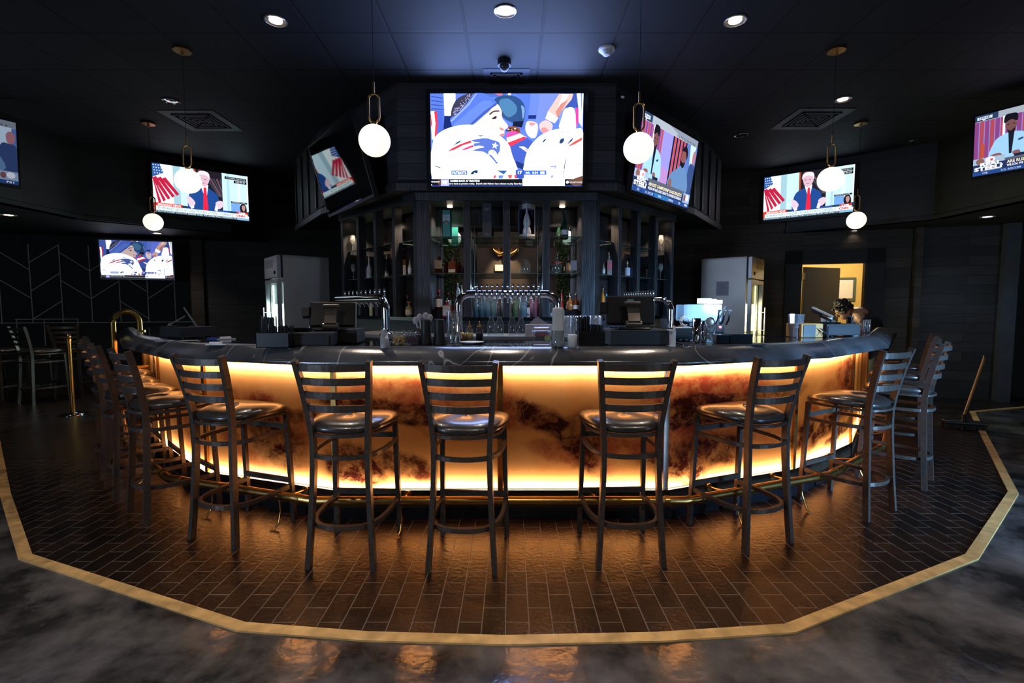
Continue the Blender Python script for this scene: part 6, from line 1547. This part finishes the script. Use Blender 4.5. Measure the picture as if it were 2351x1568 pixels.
cash_drawer('blue-grey front of the wide cash drawer under the centre-right register', p, 0, 140 * s_, .36, 38 * s_, pm('blue_grey_steel', (.035, .045, .055), .4, var=.1, scale=100, bump=.15))
pos_terminal('register screen seen from behind on the blue-grey cash drawer', Vector((xat(1450, 3.13), 3.14, p.z)), 0, .315, zlift=38 * s_ + .002)
p = onbar(1547, 798); s_ = sz(p); t = thing('sign_holder', 'thin white upright holder at the right end of the blue-grey drawer', 'sign holder', p); mb = MB(); mb.box((-4 * s_, 0, 0), (4.5 * s_, .08, 40 * s_), M_white, ch=.003); mb.box((-8 * s_, -.004, 0), (4 * s_, .08, 4 * s_), M_white); mb.box((-8 * s_, 0, 38 * s_), (1 * s_, .08, 41 * s_), M_white); mb.box((0, 0, 41 * s_), (3 * s_, .02, 50 * s_), M_white); mb.build('holder', t)
p = onbar(1574, 782); cash_drawer('low black drawer unit with papers behind the white upright holder', p, 0, .17, .2, .09)
t = thing('papers', 'loose blue-lit papers on the low black drawer', 'papers', (p.x, p.y + .03, p.z + .092), .1); mb = MB(); mb.box((-.07, 0, 0), (.07, .12, .002), M_paper); mb.box((-.06, .01, .002), (.08, .11, .004), M_paper, M=Matrix.Rotation(.08, 4, 'Z')); mb.build('sheets', t)
# tray with bar tools
p0, p1 = onbar(1577, 793), onbar(1740, 790); t = thing('tray', 'long black tray carrying the shakers and mixing glass', 'tray', ((p0.x + p1.x) / 2, p0.y, ZB)); mb = MB(); mb.box((-(p1.x - p0.x) / 2, 0, 0), ((p1.x - p0.x) / 2, .22, .008), M_blackpl, ch=.003); mb.build('tray_plate', t)
zt_ = ZB + .009
for px, w_, tp_, bt, dy, lb in ((1599, 19, 724, 788, .10, 'tallest copper-reflecting steel shaker tin on the tray'), (1615, 18, 731, 788, .14, 'second steel shaker tin on the tray')):
    y = p0.y + dy; s_ = y / F; t = thing('shaker_tin', lb, 'cocktail shaker', (xat(px, y), y, zt_)); mb = MB(); h_ = (bt - tp_) * s_ - .02; mb.lathe([(.001, 0), (w_ * .4 * s_, 0), (w_ * .42 * s_, .01), (w_ * .5 * s_, h_), (w_ * .48 * s_, h_)], M_chrome, 28, cap=False); mb.build('tin', t)
y = p0.y + .05; s_ = y / F; t = thing('mixing_glass', 'clear mixing glass with a round strainer and long bar spoons', 'mixing glass', (xat(1632, y), y, zt_)); mb = MB(); mb.lathe([(.001, 0), (12.5 * s_, 0), (15 * s_, 44 * s_), (14.4 * s_, 44 * s_), (12 * s_, 3 * s_), (.001, 3 * s_)], M_glass, 28, cap=False); mb.build('glass', t)
mb = MB(); mb.tube([(-3 * s_ + 11 * s_ * math.cos(a_ * .314), -.01, 49 * s_ + 11 * s_ * math.sin(a_ * .314)) for a_ in range(20)], 1.0 * s_, M_chrome, n=8, closed=True, up=(0, 1, 0)); mb.sphere((-3 * s_, -.008, 49 * s_), 10.5 * s_, pm('wire_mesh', (.5, .45, .42), .3, .7), n=16, m=8, sc=(1, .2, 1)); mb.tube([(-3 * s_, -.01, 38 * s_), (-6 * s_, -.005, 10 * s_)], .9 * s_, M_chrome, n=6); mb.build('strainer', t)
for dx in (34, 30): mb = MB(); mb.tube([(-2 * s_, 0, 6 * s_), (dx * s_, .01, (86 if dx > 32 else 82) * s_)], 1.0 * s_, M_chrome, n=8); mb.build('bar_spoon', t)
mb = MB(); mb.tube([(4 * s_, 0, 6 * s_), (-15 * s_, -.005, 50 * s_)], 1.6 * s_, M_steel, n=8); mb.build('muddler', t)
for px, w_, tp_, lb in ((1664, 30, 768, 'small black caddy directly right of the mixing glass'), (1702, 56, 766, 'wide black caddy with a clear rim at the right end of the tray')):
    y = p0.y + .05; s_ = y / F; t = thing('tool_caddy', lb, 'caddy', (xat(px, y), y, zt_)); mb = MB(); mb.box((-w_ / 2 * s_, 0, 0), (w_ / 2 * s_, .09, (788 - tp_) * s_), M_blackgl, ch=.004); mb.build('tub', t); mb = MB(); mb.box((-w_ / 2 * s_ - .003, -.003, (787 - tp_) * s_), (w_ / 2 * s_ + .003, .093, (789 - tp_) * s_), Mpl); mb.build('rim', t)
p = onbar(1577, 799); t = thing('plastic_clip', 'tiny curled translucent wrapper on the bar edge', 'wrapper', (p.x, p.y + .01, ZB + .002)); mb = MB(); mb.tube([(-.02, 0, .02), (-.015, 0, .004), (.0, 0, .002), (.014, 0, .004), (.018, 0, .012)], .003, Mcup, n=6); mb.build('wrapper', t)
# drinks dispenser
Yd = 5.1; s_ = Yd / F; zb = aty(1610, 765, Yd).z
t = thing('drink_dispenser', 'brightly lit blue-white drink dispenser with three black tap handles', 'drink dispenser', (xat(1615, Yd), Yd, zb))
mb = MB(); mb.box((-34 * s_, 0, 0), (48 * s_, .4, 26 * s_), M_blackpl, ch=.01); mb.box((-44 * s_, .0, 0), (-20 * s_, .2, 16 * s_), pm('grey_box', (.3, .28, .27), .5)); mb.build('base', t)
mb = MB(); mb.box((-38 * s_, 0, 27 * s_), (42 * s_, .36, 66 * s_), pm('blue_lit_tank', (.45, .70, 1.0), .15, trans=.8), ch=.01); mb.build('tank', t)  # clear tank, its blue light put into the colour
mb = MB(); mb.box((-36 * s_, .10, 30 * s_), (40 * s_, .11, 64 * s_), emat('tank_light', (.35, .62, 1.0), 1.3)); mb.build('back_light', t)
for k, (x0, x1, c1) in enumerate(((-8, 17, (.75, 1.0, .8)), (17, 29, (1.0, .95, .75)), (30, 42, (1.0, .80, .85)))):
    mb = MB(); mb.box((x0 * s_, -.005, 68 * s_), (x1 * s_, .10, (80 - k * 2) * s_), emat('lit_label_%d' % k, c1, 1.8), ch=.004); mb.build('lit_label', t)
for px in (1643, 1655, 1667):
    x = (px - 1615) * s_; mb = MB(); mb.tube([(x, 0, 20 * s_), (x - 1 * s_, -.06, 30 * s_), (x + 1 * s_, -.06, 44 * s_), (x + 2 * s_, -.055, 52 * s_)], 2.2 * s_, M_blackgl, n=8); mb.box((x - 1 * s_, -.075, 50 * s_), (x + 5 * s_, -.045, 54 * s_), M_blackgl); mb.build('tap_handle', t)
mb = MB(); mb.sphere((38 * s_, -.01, 14 * s_), 3 * s_, emat('red_indicator', (1, .05, .12), 3), n=10, m=6); mb.build('indicator_lamp', t)
mb = MB()
for k in range(3): mb.tube([(-46 * s_ + (10 - k) * s_ * math.cos(a_ * .4), -.02 - k * .02, 28 * s_ + (11 - k) * s_ * math.sin(a_ * .4)) for a_ in range(14)], 1.0 * s_, M_white, n=6)
mb.build('coiled_hose', t)
q = Vector((xat(1640, Yd), Yd - .05, zb + 64 * s_)); light('dispenser_glow', 'AREA', q, 6, (.55, .75, 1.0), rot=(R(60), 0, R(-25)), size=.3, size_y=.05)
t = thing('dispenser_stand', 'black cabinet under the lit drink dispenser', 'cabinet', (xat(1615, Yd), Yd, 0)); mb = MB(); mb.box((-.25, -.05, 0), (.3, .45, zb - .001), M_blackpl, ch=.005); mb.build('cabinet_body', t)
# --- right end
p = onbar(1826, 774); s_ = sz(p); t = thing('plastic_pitcher', 'tall ribbed clear plastic pitcher with faint blue print on the right of the bar', 'pitcher', p); mb = MB(); mb.lathe([(.001, 0), (13 * s_, 0), (17 * s_, 53 * s_), (16.4 * s_, 53 * s_), (12.4 * s_, 2 * s_), (.001, 2 * s_)], thin_glass('dull_plastic', (.8, .8, .82), .10), 10, cap=False, smooth=False); mb.build('pitcher_body', t)
mb = MB(); pp_ = Paint(mb, 16 * s_, 10 * s_, vcol_diff(), Matrix.Translation((-4 * s_, -15.6 * s_, 26 * s_))); pp_.text('DO', .2, 0, .7, .4, (.01, .02, .08), .03); pp_.text('NOT', .1, .5, .9, .95, (.01, .02, .08), .03); mb.build('print', t)
p = onbar(1866, 775); s_ = sz(p); t = thing('receipt_printer', 'square black-fronted receipt printer with orange sides and a tangled cord', 'printer', p, R(8)); mb = MB(); mb.box((-30 * s_, 0, 0), (26 * s_, .18, 32 * s_), pm('orange_brown_case', (.60, .28, .06), .5), ch=.006); mb.build('case', t); mb = MB(); mb.box((-25 * s_, -.004, 1 * s_), (6 * s_, 0.0, 30 * s_), M_blackpl, ch=.002); mb.build('front', t)
mb = MB(); mb.tube([(12 * s_, -.02, 22 * s_), (20 * s_, -.03, 14 * s_), (14 * s_, -.03, 5 * s_), (24 * s_, -.03, 10 * s_), (16 * s_, -.025, 20 * s_), (30 * s_, -.02, 8 * s_), (45 * s_, -.02, 2 * s_)], 1.0 * s_, M_blackpl, n=6); mb.build('cord', t)
p = onbar(1936, 772); s_ = sz(p); cash_drawer('dark cash drawer with a tilted tablet register near the bending person', p, 6, 84 * s_, .30, 28 * s_)
t = thing('tablet_register', 'tablet register tilted on its stand, seen from the side beside the bending person', 'register', (xat(1912, p.y + .1), p.y + .12, p.z + 29 * s_), R(-36)); s2 = (p.y + .12) / F
mb = MB(); mb.box((-22 * s2, -.06, 0), (18 * s2, .08, 3 * s2), M_blackgl, ch=.003); mb.cyl((4 * s2, -.05, 3 * s2), (4 * s2, .05, 3 * s2), 4 * s2, M_steel); mb.build('foot', t)
mb = MB(); mb.tube([(4 * s2, 0, 3 * s2), (-24 * s2, 0, 18 * s2)], 0, M_blackpl, rect=(.09, .02)); mb.build('arm', t)
mb = MB(); T = Matrix.Translation((-18 * s2, 0, 25 * s2)) @ Matrix.Rotation(R(28), 4, 'Y'); mb.box((-23 * s2, -.08, -2 * s2), (23 * s2, .08, 2.5 * s2), pm('tan_tablet_case', (.35, .27, .20), .5), M=T, ch=.004); mb.box((-20 * s2, -.06, -9 * s2), (2 * s2, .06, -2 * s2), M_blackpl, M=T, ch=.004); mb.build('tablet', t)
p = onbar(1941, 766); t = thing('small_carton', 'small white carton with a blue round mark beside the tablet', 'carton', (p.x, p.y + .25, ZB)); s2 = (p.y + .25) / F; mb = MB(); mb.box((-11 * s2, 0, 0), (9 * s2, .05, 34 * s2), M_white, ch=.002); mb.build('carton_body', t); mb = MB(); mb.cyl((-1 * s2, -.001, 24 * s2), (-1 * s2, .0005, 24 * s2), 6 * s2, pm('teal_mark', (.02, .22, .35), .5)); mb.build('round_mark', t)
straw_caddy('black straw holder right of the tablet register, near the bar end', Vector((xat(1963, p.y), p.y, ZB)), 0, 22 * s_, .09, 18 * s_, 60, tall=.10)
gl = None
for px, lb in ((1982, 'tall glass with red straws beside the black straw holder'), (1992, 'tall glass with red straws at the far right, next to the arm')):
    p = onbar(px, 764); s_ = sz(p); t = thing('straw_glass', lb, 'glass', p); mb = MB(); mb.lathe([(.001, 0), (5 * s_, 0), (5.8 * s_, 31 * s_), (5.4 * s_, 31 * s_), (4.6 * s_, 2 * s_), (.001, 2 * s_)], M_glass, 18, cap=False); mb.build('glass', t)
    mb = MB()
    for k in range(7): a_ = k * .9; mb.cyl((2 * s_ * math.cos(a_), 2 * s_ * math.sin(a_), 2.2 * s_), (4 * s_ * math.cos(a_ + .4), 4 * s_ * math.sin(a_ + .4), 29 * s_), .7 * s_, pm('red_straw', (.5, .03, .04), .4) if k % 2 else M_white, n=6)
    mb.build('straws', t)
# --- left
straw_caddy('black napkin and straw caddy left of the wide left cash drawer', onbar(626, 799), 0, 74 * 3.02 / F, .14, 33 * 3.02 / F, 100, tall=.10)
p = onbar(706, 797); s_ = sz(p); cash_drawer('wide black cash drawer under the left register', Vector((p.x - .01, p.y, ZB)), 7, 112 * s_, .34, 33 * s_)
p2 = Vector((xat(765, 3.3), 3.28, ZB)); pos_terminal('left register screen seen from behind, tilted and turned to the right', p2, 12, .30, tilt=-20, zlift=33 * s_ + .0, sticker=True)
p3 = onbar(800, 790); cash_drawer('black box extending the left cash drawer to the right', Vector((xat(795, 3.32), 3.22, ZB)), 7, .20, .30, .10)
t = thing('card_terminal', 'small flat black card terminal on the left cash drawer', 'card terminal', (xat(682, 3.12), 3.12, ZB + 33 * s_ + .001)); mb = MB(); mb.box((-.075, 0, 0), (.07, .07, .025), M_blackgl, ch=.005); mb.build('case', t)
# far left
p = onbar(392, 777); s_ = sz(p); cash_drawer('small dark cash drawer at the far left end of the bar top', p, -25, 84 * s_, .28, 26 * s_)
t = thing('tablet_register', 'thin register screen leaning back, seen edge-on at the left end of the bar', 'register', (xat(400, p.y + .08), p.y + .10, p.z + 26 * s_ + .001), R(33)); s2 = (p.y + .1) / F
mb = MB(); mb.box((-14 * s2, -.06, 0), (24 * s2, .06, 2 * s2), M_blackgl); mb.cyl((-12 * s2, -.04, 4 * s2), (-12 * s2, .04, 4 * s2), 3.5 * s2, M_steel); mb.build('foot', t)
mb = MB(); mb.tube([(-12 * s2, 0, 4 * s2), (18 * s2, 0, 24 * s2)], 0, M_steel, rect=(.05, .012)); mb.build('arm', t)
mb = MB(); T = Matrix.Translation((28 * s2, 0, 22 * s2)) @ Matrix.Rotation(R(-28), 4, 'Y'); mb.box((-1.3 * s2, -.10, -25 * s2), (1.3 * s2, .10, 25 * s2), pm('pale_screen_edge', (.30, .30, .32), .3, .6), M=T, ch=.002); mb.build('screen_panel', t)
for px, py, a_, c1, lb in ((410, 783, .4, (.45, .40, .34), 'dark folded menu with a pale edge at the left end of the bar'), (497, 792, -.1, (.45, .40, .34), 'dark folded menu with a pale edge beside the black napkin caddy'), (520, 779, .7, (.30, .30, .30), 'small crumpled napkin lying behind the menus')):
    p = onbar(px, py); nm = 'napkin' if 'napkin' in lb else 'menu'
    t = thing(nm, lb, nm, (p.x, p.y, ZB + .001), a_); w_ = .06 if nm == 'napkin' else .13
    mb = MB(); mb.box((-w_, -w_ * .4, 0), (w_, w_ * .4, .003), M_blackgl if nm == 'menu' else M_paper); mb.box((-w_, -w_ * .42, .003), (w_, -w_ * .34, .008), M_paper); mb.box((-w_ * .7, -w_ * .2, .003), (w_ * .5, w_ * .3, .02 if nm == 'napkin' else .005), M_paper if nm == 'napkin' else M_blackgl, ch=.002); mb.build('sheet', t)
p = onbar(496, 778); t = thing('pen', 'blue pen lying by the crumpled napkin', 'pen', (p.x, p.y, ZB + .005), -.3); mb = MB(); mb.cyl((-.09, 0, 0), (.09, 0, 0), .004, pm('blue_pen', (.05, .12, .5), .3), n=8); mb.build('barrel', t)

# ================================================================== PERSON
Yp = 6.45


def W(px, py, dy=0.0): return aty(px, py, Yp + dy)


t = thing('person', 'person with short dark curly hair in a black open-shoulder top, bending over the bar end', 'person', (W(1990, 700).x + .05, Yp, 0)); o0 = Vector(t.location)


def skin(name, pts, edges, rad, mat, parent, sub=2):
    me = bpy.data.meshes.new(name); me.from_pydata([tuple(Vector(p) - o0) for p in pts], edges, []); o = bpy.data.objects.new(name, me); COL.objects.link(o); o.parent = parent
    m = o.modifiers.new('s', 'SKIN'); m.use_smooth_shade = True
    for v, r_ in zip(me.skin_vertices[0].data, rad): v.radius = r_ if isinstance(r_, tuple) else (r_, r_)
    me.skin_vertices[0].data[0].use_root = True
    m2 = o.modifiers.new('u', 'SUBSURF'); m2.levels = sub; m2.render_levels = sub
    me.materials.append(mat); return o


hip = W(2012, 760) + Vector((0, .1, 0)); hip.z = .92
B = [hip, W(2003, 738, .06), W(1985, 722, .03), W(1968, 717), W(1957, 714), W(1950, 711)]
B[1].z = 1.10; B[2].z = 1.22; B[3].z = 1.27
sh1, el1, wr1, hn1 = W(1972, 728, -.18), W(1992, 748, -.25), W(1978, 757, -.42), W(1972, 759, -.48)
sh2, el2, wr2 = W(1962, 726, .15), W(1945, 750, .1), W(1930, 757, -.1)
L1 = [hip + Vector((.02, -.10, -.05)), hip + Vector((-.03, -.12, -.45)), hip + Vector((.02, -.12, -.86))]; L2 = [hip + Vector((.02, .10, -.05)), hip + Vector((.0, .14, -.45)), hip + Vector((.08, .14, -.86))]
f1 = L1[2] + Vector((-.16, 0, -.03)); f2 = L2[2] + Vector((-.16, 0, -.03))
pts = B + [sh1, el1, wr1, hn1, sh2, el2, wr2] + L1 + L2 + [f1, f2]
ed = [(0, 1), (1, 2), (2, 3), (3, 4), (4, 5), (3, 6), (6, 7), (7, 8), (8, 9), (3, 10), (10, 11), (11, 12), (0, 13), (13, 14), (14, 15), (0, 16), (16, 17), (17, 18), (15, 19), (18, 20)]
rad = [(.13, .15), (.11, .14), (.12, .15), (.10, .11), .05, .05, .062, .042, .030, .034, .062, .042, .03, .085, .055, .042, .085, .055, .042, .035, .035]
skin('body', pts, ed, rad, M_skin, t)
# head
hc = W(1937, 712)
mb = MB(); HM = Matrix.Translation(hc - o0) @ Euler((0, R(-38), R(-15))).to_matrix().to_4x4()
mb.sphere((0, 0, .01), .092, M_skin, n=28, m=18, M=HM, sc=(1.0, .80, 1.12)); mb.sphere((-.03, 0, -.055), .058, M_skin, n=22, m=14, M=HM, sc=(1.1, .95, 1.15))
mb.sphere((-.100, 0, -.015), .017, M_skin, n=12, m=8, M=HM, sc=(1.1, .8, 1.7)); mb.sphere((-.082, 0, -.062), .013, pm('lips', (.35, .12, .09), .4), n=12, m=8, M=HM, sc=(.8, 1.7, .55))
for sy in (-1, 1):
    mb.sphere((-.084, sy * .032, .012), .010, pm('eye', (.02, .015, .012), .2), n=10, m=6, M=HM, sc=(.6, 1.3, .8)); mb.sphere((-.088, sy * .032, .034), .010, M_hair, n=10, m=6, M=HM, sc=(.6, 1.8, .4)); mb.sphere((.012, sy * .075, -.005), .018, M_skin, n=12, m=8, M=HM, sc=(1, .5, 1.5))
mb.build('head', t)
mb = MB()
for k in range(150):
    a_ = random.uniform(-2.5, 2.5); el = random.uniform(-.25, 1.5); r_ = random.uniform(.09, .115)
    v_ = Vector((r_ * math.cos(el) * math.cos(a_) , r_ * .92 * math.cos(el) * math.sin(a_), .02 + r_ * 1.1 * math.sin(el)))
    if v_.x < -.06 and v_.z < .055: continue
    mb.sphere(tuple(v_), random.uniform(.018, .032), M_hair, n=8, m=6, M=HM)
mb.build('hair', t)
Mshirt = pm('black_top', (.012, .012, .013), .7)
skin('top', [B[0], B[1], B[2], B[3] + Vector((.02, 0, .0)), B[2] + Vector((-.02, -.16, -.02)), B[2] + Vector((-.02, .16, -.02)), W(1978, 735, -.21), W(1985, 741, -.24)], [(0, 1), (1, 2), (2, 3), (2, 4), (2, 5), (4, 6), (6, 7)], [(.15, .18), (.13, .17), (.14, .17), (.115, .12), (.08, .08), (.08, .08), .055, .050], Mshirt, t)
skin('trousers', [hip] + L1 + L2, [(0, 1), (1, 2), (2, 3), (0, 4), (4, 5), (5, 6)], [(.16, .19), .10, .07, .06, .10, .07, .06], pm('dark_trousers', (.02, .02, .028), .7), t)
# hand with fingers resting on the bar
for k in range(5):
    b_ = hn1 + Vector((-.01, (k - 2) * .016, 0)); sp = (k - 2) * .25
    L_ = (.045, .075, .082, .076, .06)[k]; d_ = Vector((-math.cos(sp), math.sin(sp) - (.6 if k == 0 else 0), 0)).normalized()
    skin('finger' if k else 'thumb', [b_, b_ + d_ * L_ * .45 + Vector((0, 0, .008)), b_ + d_ * L_ * .8, b_ + d_ * L_ + Vector((0, 0, -.012))], [(0, 1), (1, 2), (2, 3)], [.010, .009, .008, .007], M_skin, t, sub=1)

# ================================================================== SEEN IN THE MIRROR, ON THE REAR WALL
VY = 2 * YM + 3.1   # distance of the mirrored rear wall


def mir(px, py, Y=None): q = aty(px, py, Y or VY); return Vector((q.x, 2 * YM - q.y, q.z))


Mlf = [pm('ivy_leaf_dark', (.05, .13, .03), .45), pm('ivy_leaf_light', (.16, .26, .05), .45)]
for px, lb in ((1028, 'left leafy green panel on the rear wall seen in the mirror'), (1052, 'narrow leafy strip beside the left green panel seen in the mirror'), (1292, 'right leafy green panel on the rear wall seen in the mirror')):
    c = mir(px, 640); w_ = .16 if px != 1052 else .05; t = thing('ivy_panel', lb, 'wall plants', (c.x, c.y, 0)); mb = MB(); mb.box((-w_, -.05, .5), (w_, -.02, 3.4), pm('ivy_backing', (.01, .02, .008), .8)); mb.build('backing', t); mb = MB()
    for k in range(900 if w_ > .1 else 350):
        v_ = Vector((random.uniform(-w_, w_) * 1.15, random.uniform(-.02, .05), random.uniform(.6, 3.35))); M = Matrix.Translation(v_) @ Euler((random.uniform(-1, 1), random.uniform(-1, 1), random.uniform(0, 6))).to_matrix().to_4x4(); l_ = random.uniform(.02, .035)
        mb.add([(0, 0, -l_), (l_ * .6, .004, 0), (0, 0, l_), (-l_ * .6, .004, 0)], [(0, 1, 2, 3)], random.choice(Mlf), M=M)
    mb.build('leaves', t)['kind'] = 'stuff'
c = mir(1160, 578); t = thing('wall_sculpture', 'gold horned skull sculpture on the rear wall seen in the mirror', 'sculpture', (c.x, c.y, c.z)); mb = MB()
mb.sphere((0, .05, -.12), .10, M_gold, n=20, m=12, sc=(1.1, .7, 1.9)); mb.build('skull', t)
for sx in (-1, 1):
    mb = MB(); mb.tube([(sx * .02, .06, -.02), (sx * .18, .10, -.08), (sx * .32, .12, .02), (sx * .38, .10, .16), (sx * .30, .08, .27)], .07, M_gold, n=14); mb.tube([(sx * .10, .08, -.06), (sx * .16, .12, .10), (sx * .10, .10, .26)], .055, M_gold, n=12); mb.build('horn', t)
light('sculpture_spot', 'SPOT', (c.x, c.y + 1.0, 3.3), 160, (1, .7, .4), rot=(R(-45), 0, 0), size=.05, spot=R(50))
c = mir(1149, 615); t = thing('exit_sign', 'lit EXIT sign on the rear wall seen reversed in the mirror', 'sign', (c.x, c.y + .02, c.z), PI); mb = MB(); mb.box((-.16, 0, -.09), (.16, .05, .09), M_white, ch=.004); mb.build('housing', t)
mb = MB(); p = Paint(mb, .30, .16, emat('exit_red', (1.0, .25, .15), 1.5), Matrix.Translation((0, -.001, 0))); p.text('EXIT', .1, .15, .9, .85, (1, 0, 0), .03); mb.build('letters', t)
light('rear_wall_wash', 'AREA', (-.1, -1.6, ZH - .05), 14, (1, .72, .45), rot=(R(-30), 0, 0), size=2.4, size_y=.3)

# ================================================================== GENERAL LIGHT OF THE ROOM BEHIND THE CAMERA
for x, y, e_ in ((-1.9, .4, 85), (0, .1, 110), (1.9, .4, 85), (-4.2, 1.6, 12), (4.2, 1.6, 12)):
    light('room_downlight', 'SPOT', (x, y, ZH - .04), e_, (1.0, .88, .76), size=.06, spot=R(125), blend=.9)
wl = light('window_daylight', 'AREA', (6.4, -2.0, 1.5), 50, (.26, .56, 1.0), size=1.4, size_y=1.8)
wl.rotation_euler = (Vector((6.4, -2.0, 1.5)) - Vector((2.8, 3.6, .5))).to_track_quat('Z', 'Y').to_euler(); wl.data.spread = R(26)
wl = light('window_daylight', 'AREA', (-6.3, -2.4, 1.9), 14, (.50, .68, 1.0), size=1.4, size_y=1.6)
wl.rotation_euler = (Vector((-6.3, -2.4, 1.9)) - Vector((-.8, 4.2, 1.3))).to_track_quat('Z', 'Y').to_euler(); wl.data.spread = R(50)
